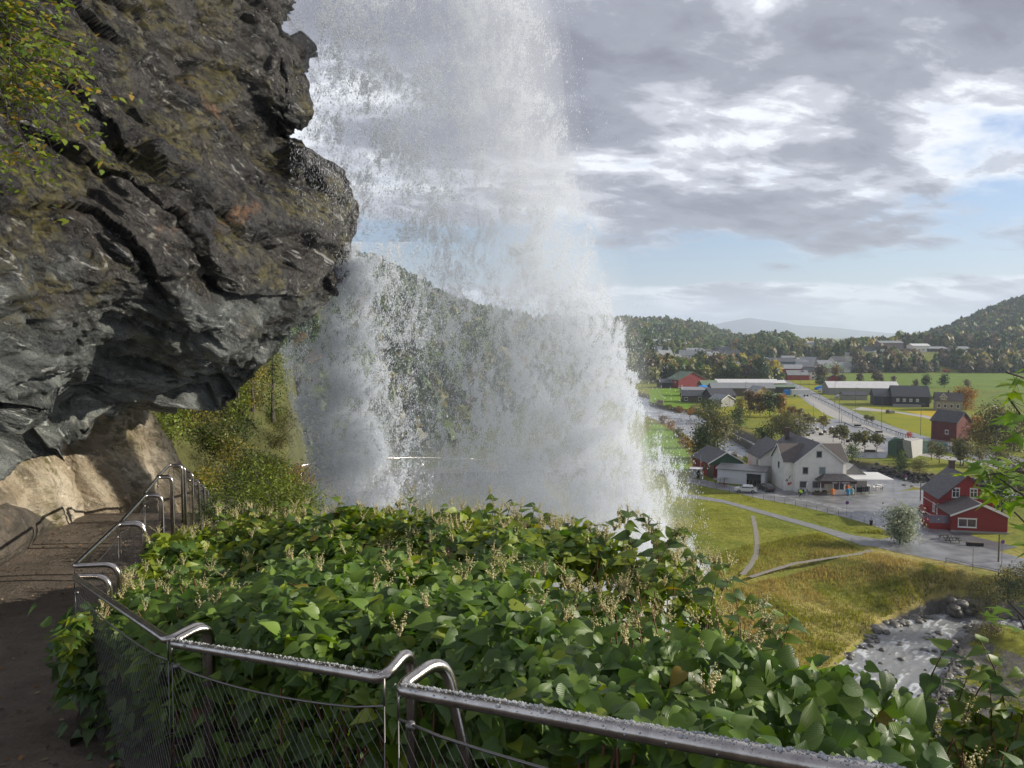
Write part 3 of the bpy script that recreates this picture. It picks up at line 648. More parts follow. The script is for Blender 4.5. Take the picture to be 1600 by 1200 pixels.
# ================================================================== RAILINGS
M_steel = mat('wet_steel', (.50,.46,.42), rough=.22, metal=1.0, var=.35, vscale=14, bump=.0012, bscale=60, stretch=(1,1,.4))
M_wire = mat('wire', (.22,.21,.20), rough=.45, metal=1.0)
M_drop = mat('water_drop', (.60,.61,.62), rough=.05, spec=1.0, trans=.4)
def arc(a, c, b, r, n=6):      # rounded corner at c between a and b
    a, b, c = Vector(a), Vector(b), Vector(c); u = (a-c).normalized(); v = (b-c).normalized(); k = min(r, (a-c).length*.48, (b-c).length*.48)
    p, q_ = c+u*k, c+v*k; out = []
    for i in range(n+1):
        t = i/n; out.append(p*(1-t)**2+c*2*t*(1-t)+q_*t*t)
    return out
def hoop(pts, rs):
    out = [Vector(pts[0])]
    for i in range(1, len(pts)-1): out += arc(pts[i-1], pts[i], pts[i+1], rs[i], 7)
    return out+[Vector(pts[-1])]
def railing(A_, B_, oa, ob, ha=1.05, hb=1.05, lab='', r=.0212, mesh=True, cell=.055, drops=0, la=(0,0,0), lb=(0,0,0), n=14):
    A_, B_, oa, ob = Vector(A_), Vector(B_), Vector(oa), Vector(ob); dn = Vector((0,0,-1)); la, lb = Vector(la), Vector(lb)
    base = (A_+B_)/2+dn*ha; root = empty('railing_panel', base, 0, lab, 'railing', 'steel railing panels along the path')
    a2, b2 = A_+oa, B_+ob; fa, fb = a2+dn*ha+la, b2+dn*hb+lb
    pts = hoop([fa, a2, A_, B_, b2, fb], [0,.11,.05,.05,.11,0]); mb = MB().tube([p-base for p in pts], r, n)
    mb.build('handrail', M_steel, root, smooth=True)
    t = (B_-A_); Ls = t.length; t.normalize(); ends = MB()
    # cable along the top of the net, then the net itself
    top = lambda s: A_.lerp(B_, s)+dn*(.095+.05*math.sin(math.pi*s)**.6)
    bot = lambda s: (A_+dn*(ha-.04)).lerp(B_+dn*(hb-.04), s)
    cb = MB().tube([top(i/10)-base for i in range(11)], .0042, 6)
    for s in (0,1): cb.tube([top(s)-base, (A_.lerp(B_, s)+dn*.0)-base], .004, 5); cb.tube([top(s)-base, bot(s)-base], .0022, 5)
    cb.tube([bot(0)-base, bot(1)-base], .004, 5)
    cb.lathe([(.001,-.012),(.014,-.01),(.016,0),(.014,.01),(.001,.012)], 10, tuple(top(.97)-base)); cb.build('cable', M_wire, root, smooth=True)
    if mesh:
        H = ha-.16; ncol = int(Ls/cell); nrow = int(H/(cell*1.15)); nm = MB()
        def pt(i, j): s = min(max(i/ncol, 0), 1); return top(s).lerp(bot(s), j/nrow)-base
        for i0 in range(-nrow, ncol+1):
            for sg in (1, -1):
                chain = []
                for j in range(0, nrow+1):
                    i = i0+(j if sg > 0 else nrow-j)*1.0
                    if 0 <= i <= ncol: chain.append(pt(i, j))
                    elif chain: break
                if len(chain) > 1:
                    pp = []
                    for a, b in zip(chain[:-1], chain[1:]):
                        d = (b-a); pp += [a+d*.12+Vector((0,0,.002)), a+d*.88]
                    nm.tube(pp, .0009, 3, caps=False)
        nm.build('wire_mesh', M_wire, root)
    if drops:
        k = drops; s = rng.uniform(0, 1, k); ax = np.array(t); side = np.cross(ax, [0,0,1.]); side /= np.linalg.norm(side); up = np.cross(side, ax)
        ang = rng.normal(0, .55, k); hang = rng.random(k) < .07; ang = np.where(hang, math.pi+rng.normal(0,.2,k), ang)
        P = np.array(A_-base)+s[:,None]*np.array(B_-A_)+(np.cos(ang)[:,None]*up+np.sin(ang)[:,None]*side)*(r+.0002)
        ico = np.array([(0,0,1),(.9,0,.2),(.28,.85,.2),(-.73,.53,.2),(-.73,-.53,.2),(.28,-.85,.2),(0,0,-.6)],float)
        fs = [[(0,1,2),(0,2,3),(0,3,4),(0,4,5),(0,5,1),(6,2,1),(6,3,2),(6,4,3),(6,5,4),(6,1,5)]]
        v, f = inst(ico, fs, P, np.tile(np.eye(3),(k,1,1)), rng.gamma(1.3, .0012, k)+.0005); link('water_drops', npmesh('water_drops', v, f, M_drop, smooth=True), root)
    return root
p1a = U(622,1077,2.32); p1d = U(1330,1205,1.38)-p1a
railing(p1a+p1d*1.45, p1a, (.12,.2,.0), (.13,.16,.04), 1.05, 1.05, 'thick near railing panel running out of the picture at lower right', drops=2100, cell=.052, n=20, lb=(.22,0,0))
p2b = U(600,1060,2.50)
railing(p2b, U(268,1005,3.55), (.07,.14,.05), (.12,.16,.04), 1.05, 1.05, 'bowed railing panel in front of the leaves, left of the nearest one', drops=900, cell=.052, n=16, la=(.02,-.02,0))
railing(U(262,1001,3.6), U(116,901,5.4), (.12,.16,.04), (.24,.02,.0), 1.05, 1.05, 'slanting railing panel where leaves hang over the dirt path', drops=0, cell=.055)
railing(U(116,884,5.6), U(184,820,7.0), (.30,.05,.0), (.22,.05,0), 1.05,1.05, 'railing panel rising at the bend just past the overhanging leaves', cell=.06)
railing(U(188,817,7.2), U(226,775,8.6), (.20,.05,0), (.17,.05,0), 1.05,1.05, 'second railing panel beyond the path bend', cell=.08, n=10)
railing(U(224,773,8.8), U(247,746,10), (.17,.05,0), (.16,.05,0), 1.05,1.05, 'third railing panel beyond the bend, before the cream rock', cell=.08, n=10)
railing(U(246,745,10.2), U(264,727,11.4), (.16,.05,0), (.17,.05,0), 1.05,1.05, 'topmost railing panel standing against the cream rock', cell=.08, n=10)
ch = [(271,729,11.5),(284,739,12.0),(295,751,12.5),(304,759,13.2),(311,766,14.2)]
names = ['upper','second','third','lowest']
for i in range(4):
    a, b = U(*ch[i]), U(*ch[i+1])
    railing(a, b, (.16,.02,0), (.16,.02,0), 1.05,1.05, names[i]+' railing panel of the row descending behind the bend', mesh=(i < 3), cell=.1, n=8)
railing(U(322,772,19.5), U(331,764,21.5), (.05,.05,0), (.08,.05,0), 1.05,1.05, 'small lone railing panel on the grey far path', mesh=False, n=8)
def farrail():
    root = empty('railing_panel', U(600,716,31), 0, 'long thin railing seen through the falling water', 'railing', 'steel railing panels along the path')
    b = root.location; P = [U(470,728,24.5),U(500,722,27),(U(540,718,29)),U(600,716,31),U(660,715,32.5),U(720,716.5,33.5),U(770,719,34.5)]
    MB().tube([p-b for p in P], .03, 8).build('handrail', M_steel, root, smooth=True)
    for p in P:
        MB().tube([p-b, p-b+Vector((0,0,-1.05))], .022, 8).build('post', M_steel, root, smooth=True)
farrail()
# ================================================================== TREES AND SHRUBS
M_leaf = mat('tree_leaves', attr=True, rough=.55, trans=.30, spec=.3)
M_bark = mat('bark', (.09,.075,.06), rough=.95, var=.4, vscale=8, bump=.02)
M_birch = mat('pale_bark', (.38,.36,.33), rough=.9, var=.4, vscale=6)
QUAD = np.array([(-.5,-.5,0),(.5,-.5,.0),(.5,.5,.0),(-.5,.5,.0)], float)
TRI = np.array([(-.6,-.4,0),(.6,-.35,.05),(0,.75,0)], float)
LEAFV = np.array([(0,-.55,0),(.36,-.1,.08),(.0,.6,-.06),(-.36,-.1,.08)], float)
def crown_cloud(h, w, n, kind, seed, cols, leaf, base=.25):
    g_ = np.random.default_rng(seed)
    if kind == 'cone':
        t = g_.random(n)**.75; z = h*(base*.5+(1-base*.5)*t); tier = (np.sin(z/h*38+g_.random(n)*.8)*.12+.95)
        r = w*.5*(1-t)**.85*tier*(.45+.55*g_.random(n)**.5); th = g_.uniform(0, 2*np.pi, n)
        P = np.stack([r*np.cos(th), r*np.sin(th), z-.25*r], -1); nz = np.stack([np.cos(th)*.6, np.sin(th)*.6, np.full(n,.8)], -1)+g_.normal(0,.35,(n,3))
        cl = g_.integers(0, 30, n)
    else:
        nc = 26 if kind != 'column' else 30; ph = g_.uniform(0, 2*np.pi, nc); rr = g_.random(nc)**.5; zz = g_.uniform(-1, 1, nc)
        lim = np.sqrt(np.maximum(0, 1-zz**2)); sx = w*.5*(.74); C = np.stack([np.cos(ph)*rr*lim*sx, np.sin(ph)*rr*lim*sx, h*(base+(1-base)*(.5+.43*zz))], -1)
        if kind == 'column': C[:,:2] *= .8
        if kind == 'bare': C[:,:2] *= 1.1
        sc_ = g_.uniform(.11,.22,nc)*min(w, h*(1-base)); cl = g_.integers(0, nc, n)
        P = C[cl]+g_.normal(size=(n,3))*sc_[cl][:,None]*[1,1,.75]; d = P-np.array([0,0,h*(base+.5*(1-base))]); nz = d/np.linalg.norm(d,axis=1,keepdims=True)+g_.normal(0,.7,(n,3))
        P[:,2] = np.maximum(P[:,2], h*base*.5)
    scl = leaf*g_.uniform(.6,1.35,n); v, f = inst(LEAFV, [[(0,1,2,3)]], P, frames(nz+1e-4), scl)
    cols = np.array(cols, float); cc = cols[g_.integers(0, len(cols), n)]; clv = np.random.default_rng(seed+1).uniform(.7,1.3,64)[cl]
    cc = cc*clv[:,None]*g_.uniform(.75,1.25,n)[:,None]; return v, f, np.repeat(cc, 4, axis=0)
def trunk_mb(h, w, kind, seed):
    r_ = random.Random(seed); mb = MB(); tr = max(.05, h*.022)
    top = h*(.9 if kind in ('cone','column') else .62); P = [Vector((0,0,-.3))]
    for i in range(1, 6): P.append(Vector((r_.uniform(-.02,.02)*h, r_.uniform(-.02,.02)*h, top*i/5)))
    mb.tube(P, [tr*1.25]+[tr*(1-.17*i) for i in range(1,6)], 6)
    if kind != 'cone':
        for i in range(9 if kind == 'bare' else 6):
            b = P[2+i%4]*.95; a_ = i*2.4+r_.random(); l = w*.5*r_.uniform(.6,.95)
            e = b+Vector((math.cos(a_)*l, math.sin(a_)*l, l*r_.uniform(.5,1.1))); m_ = b.lerp(e,.5)+Vector((0,0,-.05*l))
            mb.tube([b, m_, e], [tr*.45, tr*.3, tr*.1], 4)
            for q_ in range(2): e2 = m_+Vector((r_.uniform(-.4,.4)*l, r_.uniform(-.4,.4)*l, l*.45)); mb.tube([m_, e2], [tr*.2, tr*.06], 3)
    return mb
_cache = {}
PAL = {'green': [(.055,.085,.02),(.075,.105,.025),(.045,.07,.02)], 'dark': [(.032,.052,.024),(.042,.066,.027)], 'yellow': [(.20,.17,.03),(.15,.15,.03),(.24,.19,.04)],
       'orange': [(.24,.115,.025),(.19,.11,.03),(.28,.15,.03)], 'rust': [(.15,.08,.035),(.17,.105,.04),(.12,.085,.035)], 'olive': [(.11,.11,.035),(.085,.09,.03),(.14,.125,.045)],
       'silver': [(.27,.30,.20),(.22,.26,.17),(.32,.34,.25)], 'red': [(.26,.07,.02),(.24,.12,.03)], 'brown': [(.105,.08,.05),(.085,.07,.045)], 'lime': [(.13,.17,.025),(.16,.19,.03),(.10,.14,.02)]}
def tree(px, py, hpx, wpx, kind, pal, label, group=None, n=900, leaf=None, base=.22, name='tree', bark=None, z=None, loc=None, cat='tree', seed=None):
    if loc is None:
        b = G(px, py, 0)
        if z is not None: b = G(px, py, z)
        if b.y > 5000 or b.y < 0: b = U(px,py,800)
    else: b = Vector(loc)
    s_ = b.y/F*1.0; h = hpx*s_; w_ = wpx*s_
    key = (kind, pal, round(h/w_*3), n, base, seed, leaf)
    if key not in _cache:
        H = 10.; W = 10*w_/h; lf = 1.6*(leaf or 1.7)*H/math.sqrt(n)*(1.0+.25*min(1,n/2500))*math.sqrt(max(.35,W/H)); sd = len(_cache)*13+5
        v, f, c = crown_cloud(H, W, n, kind, sd, PAL[pal], lf, base); cm = npmesh('crown', v, f, M_leaf, col=c)
        t = trunk_mb(H, W, kind, sd).build('trunk', bark or M_bark); tm = t.data; bpy.data.objects.remove(t); _cache[key] = (cm, tm)
    cm, tm = _cache[key]; root = empty(name, b, random.uniform(0, 6.28), label, cat, group); root.scale = (h/10,)*3
    link('crown' if cat != 'shrub' else 'foliage', cm, root); link('trunk' if cat != 'shrub' else 'stem', tm, root); return root
# --- valley: single trees, each traced where it stands (pixel of its foot, height, width)
tree(1114,718,78,68,'round','olive','big rounded olive tree on the river bank behind the red shed', n=3200, leaf=1.35, base=.02)
tree(1100,722,60,40,'round','green','darker green half of the bank growth left of the rounded olive tree', n=1500, leaf=1.35, base=.02)
tree(1230,692,46,84,'round','olive','broad spreading tree behind the roof of the white house', n=3600, leaf=1.3, base=.05)
tree(1196,690,26,34,'round','green','grey green bush tree left of the spreading tree behind the white house', n=1300, leaf=1.4, base=.02)
tree(1107,655,32,40,'round','green','rounded dark green tree on the river wall below the grey sheds', n=1400, leaf=1.4, base=.03)
tree(1151,668,30,26,'round','green','small dark bush tree on the lawn by the river wall', n=900, leaf=1.5, base=.02)
tree(1156,656,34,18,'column','yellow','slim yellow green birch by the pale garage', n=900, bark=M_birch)
tree(1172,650,40,22,'column','rust','first pale rusty birch of the row above the car park', 'autumn birches above the car park', n=1000, bark=M_birch)
tree(1188,650,34,26,'round','rust','rusty birch left of the dark green tree above the car park', 'autumn birches above the car park', n=1000, bark=M_birch)
tree(1203,652,38,30,'round','green','dark green tree in the middle of the birch row above the car park', n=1200)
tree(1220,652,36,20,'column','orange','orange birch at the right end of the row above the car park', 'autumn birches above the car park', n=900, bark=M_birch)
tree(1238,650,16,24,'round','rust','low rusty bush at the right of the birch row', n=600, base=.02, cat='shrub', name='shrub')
tree(1250,650,12,14,'round','brown','low dark bush ending the birch row above the car park', n=400, base=.02, cat='shrub', name='shrub')
tree(1137,604,30,34,'round','dark','big dark tree behind the white roofed yard, left one', n=1400, leaf=1.4); tree(1188,604,44,34,'round','dark','big dark tree right behind the long grey building', n=1600, leaf=1.4)
tree(1165,604,32,26,'round','brown','brownish tree between the two big dark trees', n=900); tree(1115,596,42,36,'round','brown','brown leaved tree above the red barn with the green roof', n=1300)
tree(1146,604,34,22,'round','green','green tree beside the brown tree behind the long building', n=900)
tree(1212,592,18,16,'round','rust','reddish brown tree standing by the blue roofed hall', n=500)
tree(1038,590,30,20,'round','rust','rusty tree at the far left edge beside the waterfall', n=700); tree(1056,584,26,24,'round','yellow','yellow tree behind the dark shed at the far left', n=700)
tree(1043,590,40,8,'column','yellow','slim bright yellow tree at the far left', n=500); tree(1072,586,26,26,'round','green','green tree behind the red barn', n=700); tree(1094,580,34,24,'round','green','tall green tree above the red barn roof', n=700)
tree(1282,600,26,22,'round','brown','bushy brown tree right of the white house with black windows', n=800); tree(1283,601,12,26,'round','dark','dark shrub in front of the brown tree in the far village', n=500, base=.02, cat='shrub', name='shrub')
tree(1305,590,20,14,'round','rust','rusty tree by the small red barn', n=400); tree(1320,575,22,20,'round','orange','bright orange tree above the far low houses', n=900)
tree(1315,598,14,14,'round','brown','thin brown tree at the left end of the wide green field', n=300); tree(1343,599,16,12,'bare','brown','thin bare tree on the edge of the wide green field', n=160)
tree(1368,599,20,13,'round','brown','brown pair tree on the field edge, taller', n=300); tree(1376,599,15,10,'round','brown','brown pair tree on the field edge, shorter', n=260)
tree(1396,599,12,8,'bare','brown','tiny faint tree on the field edge', n=100)
tree(1447,606,21,13,'round','dark','left one of the two dark round trees alone in the green field', n=700); tree(1475,606,22,14,'round','dark','right one of the two dark round trees alone in the green field', n=700)
tree(1431,605,12,9,'bare','brown','small bare tree left of the two dark field trees', n=120); tree(1511,606,13,11,'bare','brown','small bare tree right of the two dark field trees', n=160)
tree(1509,640,34,46,'round','orange','big orange brown tree beside the stone house', n=2600, leaf=1.3, base=.08); tree(1453,632,14,10,'round','green','small green tree at the corner of the black barn', n=300)
tree(1524,688,40,34,'round','red','red orange tree leaning over the dark red barn', n=1500, leaf=1.3, base=.06); tree(1534,700,42,44,'round','yellow','yellow tree below the red orange one by the dark red barn', n=1500, leaf=1.3, base=.05)
tree(1556,700,66,60,'round','olive','tall olive green tree right of the dark red barn', n=2600, leaf=1.25, base=.05); tree(1585,705,56,56,'round','olive','olive tree farthest right beyond the bridge', n=2000, leaf=1.25, base=.05)
tree(1500,700,14,30,'round','brown','low brown scrub at the foot of the dark red barn', n=600, base=.02, cat='shrub', name='shrub')
for i, (px, py, h, w_, p) in enumerate([(1212,669,18,14,'yellow'),(1259,668,22,15,'olive'),(1266,672,22,16,'olive'),(1286,677,26,18,'yellow'),(1302,690,22,18,'olive'),(1315,693,30,20,'olive'),(1319,695,26,16,'olive'),(1337,705,30,22,'olive'),
       (1351,707,34,26,'olive'),(1370,707,30,24,'olive'),(1354,662,14,10,'olive'),(1362,663,13,9,'olive'),(1238,664,16,12,'yellow'),(1249,661,15,11,'yellow')]):
    tree(px, py, h, w_, 'bare', p, ['small yellowing street tree with thin crown planted in the square', 'young thin crowned tree on the paving of the square'][p == 'olive'], 'young trees planted in the square', n=260, leaf=1.5, base=.42)
for i, (px, py, h, w_) in enumerate([(1467,724,34,24),(1455,719,30,14),(1504,728,46,38),(1500,728,40,30),(1531,726,30,26),(1560,730,30,26)]):
    tree(px, py, h, w_, 'bare', 'olive', 'young tree with thin olive crown on the lawn below the bridge', 'young trees on the lawn below the bridge', n=700, leaf=1.2, base=.30)
tree(1407,737,26,30,'round','dark','rounded dark green bush on the far bank, left of the pale one', n=1800, leaf=1.1, base=.0, cat='shrub', name='shrub'); tree(1437,740,24,34,'round','olive','rounded pale olive bush on the far bank, right of the dark one', n=1800, leaf=1.1, base=.0, cat='shrub', name='shrub')
tree(1410,720,14,18,'round','lime','bright small bush on the lip of the lawn by the green building', n=500, leaf=1.2, base=.0, cat='shrub', name='shrub')
tree(1332,722,28,26,'round','green','dark green bush right behind the white house', n=1500, leaf=1.2, base=.0, cat='shrub', name='shrub')
tree(1406,849,58,54,'round','silver','round silver leaved willow on the road island by the red house', n=5200, leaf=2.0, base=.12)
tree(1565,800,60,40,'round','dark','dark thicket tree right behind the red house', n=1800, leaf=1.2, base=.0); tree(1600,790,80,60,'round','olive','leafy tree at the right edge behind the red house', n=1800, leaf=1.2)
tree(1090,716,22,40,'round','orange','rusty bramble on the bank left of the olive tree', n=1200, leaf=1.2, base=.0, cat='shrub', name='shrub')
for i, (px, py, h, w_, p) in enumerate([(1048,672,14,26,'orange'),(1060,684,16,26,'olive'),(1072,700,18,26,'orange'),(1036,662,12,22,'rust'),(1060,645,10,26,'rust'),(1078,648,10,26,'orange'),(1092,652,10,24,'olive'),(1044,640,8,24,'olive'),(1030,634,9,22,'brown'),
       (1148,716,10,16,'brown'),(1168,722,9,30,'lime')]):
    tree(px, py, h, w_, 'round', p, 'low autumn brush along the river bank', 'brush along the river banks', n=420, leaf=1.35, base=.0, cat='shrub', name='shrub')
# stream bank: bushes at the right
for i, (px, py, h, w_, p, z) in enumerate([(1540,960,46,60,'olive',-2.),(1575,940,50,60,'dark',-1.),(1520,930,26,40,'olive',-.5),(1548,1005,44,44,'brown',-4.),(1530,1010,30,34,'olive',-4.2),(1600,930,50,50,'olive',0.),(1500,905,16,30,'olive',0.),(1450,893,14,36,'lime',0.),(1575,905,20,40,'yellow',0.)]):
    tree(px, py, h, w_, 'round', p, 'tangled bush on the bank of the stream at the right', 'bushes on the stream bank', n=1500, leaf=.95, base=.0, cat='shrub', name='shrub', z=z)
# --- woods that read as one mass
def woods(name, pts, sizes, pal_w, label, n=26, leafk=.34):
    k = len(pts); g_ = np.random.default_rng(len(pts)); V, C = [], []
    pal = [PAL[p] for p, w_ in pal_w]; pw = np.array([w_ for p, w_ in pal_w], float); pw /= pw.sum(); ch = g_.choice(len(pal), k, p=pw)
    con = np.array([p[0] in ('dark',) for p in pal_w])[ch]
    tmpl = []
    for q_ in range(6):
        for cone in (0, 1):
            m = n; t = g_.random(m)
            if cone: r_ = .26*(1-t)*(.5+.5*g_.random(m)); z = .08+.92*t
            else: z = .12+.85*t; r_ = .42*np.sqrt(np.maximum(0,1-(2*t-1)**2))*g_.random(m)**.35
            th = g_.uniform(0,6.28,m); P = np.stack([r_*np.cos(th), r_*np.sin(th), z], -1); nz = np.stack([np.cos(th),np.sin(th),np.full(m,.6)],-1)+g_.normal(0,.4,(m,3))
            v, f = inst(TRI, [[(0,1,2)]], P, frames(nz), np.full(m, leafk*(.8 if cone else 1))*g_.uniform(.7,1.2,m)); tmpl.append(v)
    F_ = np.arange(n*3).reshape(-1,3); vs = np.zeros((k, n*3, 3)); 
    ti = g_.integers(0,6,k)*2+con
    for j in range(12):
        s_ = ti == j
        if s_.any(): vs[s_] = tmpl[j][None]*sizes[s_][:,None,None]*np.stack([np.ones(s_.sum()),np.ones(s_.sum()),g_.uniform(.85,1.2,s_.sum())],-1)[:,None,:]+pts[s_][:,None,:]
    cb = np.array([pal[c_][g_.integers(0,len(pal[c_]))] for c_ in ch]); cb = 1.35*cb[:,None,:]*g_.uniform(.75,1.25,k)[:,None,None]*g_.uniform(.7,1.3,(k,n))[...,None]
    fs = (F_[None]+(np.arange(k)*n*3)[:,None,None]).reshape(-1,3)
    o = link(name, npmesh(name, vs.reshape(-1,3), [fs], M_leaf, col=np.repeat(cb.reshape(-1,3),3,axis=0))); tag(o, label, 'wood', kind='stuff'); return o
def hillpts(n, px0, px1, Y0, Y1, cond=None, seed=1):
    g_ = np.random.default_rng(seed); px = g_.uniform(px0, px1, n); Y = np.sqrt(g_.uniform(Y0**2, Y1**2, n)); x = (px-800)/F*Y; z = hgt(x, Y)
    k = np.ones(n, bool) if cond is None else cond(px, Y, x, z); return np.stack([x,Y,z],-1)[k]
p = hillpts(20000, 380, 1240, 170, 1900, lambda px,Y,x,z: (z > 3)&(fbm(P3(x/120,Y/120),3) > .30), 3)
woods('wood', p, np.random.default_rng(1).uniform(7,15,len(p))*(.7+p[:,1]/2200), [('dark',7),('green',3),('olive',1),('rust',.3)], 'forest covering the hillside behind the waterfall', n=34, leafk=.31)
p = hillpts(5200, 1385, 1800, 830, 1450, lambda px,Y,x,z: (z > 16), 4)
woods('wood', p, np.random.default_rng(2).uniform(9,17,len(p)), [('dark',7),('green',2),('brown',1.5),('olive',1)], 'dark forest on the steep hill at the right', n=36, leafk=.32)
p = hillpts(3600, 1125, 1600, 640, 1150, lambda px,Y,x,z: (z > 3)&((px<1330)|(Y>850)|(z>16.5))&(fbm(P3(x/60,Y/60),3) > .40), 5)
woods('wood', p, np.random.default_rng(3).uniform(6,13,len(p)), [('olive',3),('dark',3.5),('green',2),('brown',1.2),('yellow',.7)], 'mixed autumn wood on the low knoll beyond the village', n=40, leafk=.30)
p = hillpts(900, 1015, 1215, 440, 760, lambda px,Y,x,z: (Y > 470+.2*(1215-px))&(fbm(P3(x/30,Y/30),3) > .42), 6)
woods('wood', p, np.random.default_rng(4).uniform(6,13,len(p)), [('olive',2.5),('dark',3),('green',2.5),('rust',.8),('yellow',1.2)], 'mixed trees scattered between the far farms', n=40, leafk=.32)
p = hillpts(420, 1335, 1640, 640, 700, lambda px,Y,x,z: (fbm(P3(x/18,Y/30),3) > .36), 7)
woods('wood', p, np.random.default_rng(5).uniform(6,14,len(p)), [('olive',2),('dark',3),('brown',4)], 'belt of brown and dark trees along the far edge of the green field', n=46, leafk=.3)
for i, px in enumerate((1391,1408,1428)):
    b = G(px, 583, 0); tree(px, 583, 31, 2.6, 'column', 'dark', 'tall narrow dark poplar standing at the far edge of the field', 'narrow poplars behind the field', n=200, base=.02)
# --- near hillside left of the falling water
def shrub_at(px, py, Y, h, w_, pal, label, n=900, leaf=1.1, group=None, kind='round', name='shrub', cat='shrub', base=.0, dz=0):
    b = U(px, py, Y); z = float(hgt(np.array([b.x]), np.array([Y]))[0]); b.z = min(b.z, z+.1) if dz == 0 else b.z
    r_ = tree(0,0,h*F/Y,w_*F/Y,kind,pal,label,group,n=n,leaf=leaf,base=base,loc=b,cat=cat,name=name); return r_
shrub_at(427,655,28,3.4,1.5,'cone' and 'green','tall dark green bush at the edge of the falling water', n=2600, leaf=.7, name='tree', cat='tree', kind='column', dz=1)
shrub_at(395,640,26,2.4,1.5,'yellow','bright yellow sapling under the rim of the overhang', n=1500, leaf=.75, name='tree', cat='tree', dz=1)
shrub_at(372,620,25,2.0,1.1,'lime','yellow green sapling left of the bright yellow one', n=1200, leaf=.75, name='tree', cat='tree', dz=1)
shrub_at(440,700,25,1.0,1.6,'olive','olive brown bush beside the foot of the left stream', n=1300, leaf=.7, dz=1)
g2 = random.Random(3)
for i in range(46):
    px = g2.uniform(262, 468); Y = g2.uniform(20, 30)
    x = (px-800)/F*Y; z = float(hgt(np.array([x]), np.array([Y]))[0]); s_ = g2.uniform(.9,1.7)
    tree(0,0,s_*F/Y*.8,s_*F/Y*1.3,'round',g2.choice(['lime','olive','olive','yellow','green','lime']),'bushy growth on the slope above the far bend of the path','bushes on the slope beyond the bend',n=700,leaf=.85,base=.0,loc=(x,Y,z-.15),cat='shrub',name='shrub')
# orange and yellow brambles between the path and the leaves
for i, (px, py, Y, h, w_, p) in enumerate([(440,790,11,.7,1.3,'lime'),(405,780,12.5,.8,1.2,'lime'),(462,772,12.5,.6,.8,'orange'),(375,790,11.5,.7,1.1,'green'),(425,760,14.5,.6,1.1,'yellow'),(392,748,16,.8,1.2,'green'),(445,812,9.6,.6,1.0,'lime'),(395,822,9.6,.6,1.2,'lime'),(350,815,10,.5,.9,'green'),(482,812,9.5,.5,.8,'lime'),(330,818,10.5,.5,.5,'green')]):
    b = U(px,py,Y); tree(0,0,h*F/Y,w_*F/Y,'round',p,['orange leaved bramble','yellow leaved bramble','green leafy bramble'][{'orange':0,'yellow':1,'lime':1}.get(p,2)]+' between the descending railings and the knotweed','brambles beside the railings',n=1500,leaf=.75,base=.0,loc=b-Vector((0,0,.1)),cat='shrub',name='shrub')
# bush on the cream rock and in the top left corner
b = U(140,800,13.4); tree(0,0,1.2*F/13.4,.75*F/13.4,'round','olive','small leafy bush growing out of the cream rock face',n=900,leaf=1.0,base=.0,loc=U(140,790,12.9),cat='shrub',name='shrub')
# ================================================================== FOREGROUND LEAVES
def leaf_template(width=.40, lobes=True, droop=.28, fold=.12):
    vv = [-.09,.0,.14,.34,.56,.78,1.06]; hw = [.20,.35,.41,.37,.26,.11,0.0]
    us = [-1,-.5,0,.5,1]; V, UVs = [], []
    for v, h in zip(vv, hw):
        for u in us:
            yy = v if abs(u) > .2 or v > 0 else .0
            V.append((u*h*width/.41, yy, fold*abs(u)*h*1.6 - droop*max(v,0)**2 + .02*math.sin(9*v)*abs(u))); UVs.append((u*h/.41, v))
    n = 5; q = [(r*n+c_, r*n+c_+1, (r+1)*n+c_+1, (r+1)*n+c_) for r in range(6) for c_ in range(4)]
    return np.array(V, float), np.array(q), np.array(UVs)
LV, LQ, LUV = leaf_template()
def leafrot(nrm, axis):
    z = nrm/np.linalg.norm(nrm,axis=1,keepdims=True); y = axis-(axis*z).sum(1,keepdims=True)*z; y /= np.linalg.norm(y,axis=1,keepdims=True)+1e-9
    return np.stack([np.cross(y, z), y, z], -1)
OUT = np.array([(60,1010,4.3),(90,985,4.6),(130,950,4.9),(170,908,5.6),(215,868,6.6),(260,840,7.6),(330,822,8.3),(400,815,8.5),(500,806,8.3),(570,800,8),(640,803,7.5),(740,818,7.2),(800,815,6.8),(880,842,6.5),(960,850,6.0),(1040,868,5.5),(1100,896,5.2),(1160,942,4.8),(1220,1022,4.4),(1300,1105,4.0),(1380,1165,3.6),(1430,1150,3.3),(1490,1090,3.1),(1600,1058,3.0),(1800,1010,3.0)])
NEA = np.array([(60,1040,4.4),(115,940,5.5),(180,970,4.8),(268,1012,3.95),(430,1040,3.3),(606,1062,2.85),(760,1085,2.5),(900,1105,2.3),(1110,1150,1.98),(1370,1215,1.75),(1600,1270,1.7),(1800,1310,1.6)])
def topsurf(px, t):
    o = Uarr(px, np.interp(px, OUT[:,0], OUT[:,1]), np.interp(px, OUT[:,0], OUT[:,2])); n = Uarr(px, np.interp(px, NEA[:,0], NEA[:,1]), np.interp(px, NEA[:,0], NEA[:,2]))
    return n+(o-n)*t[:,None], o, n
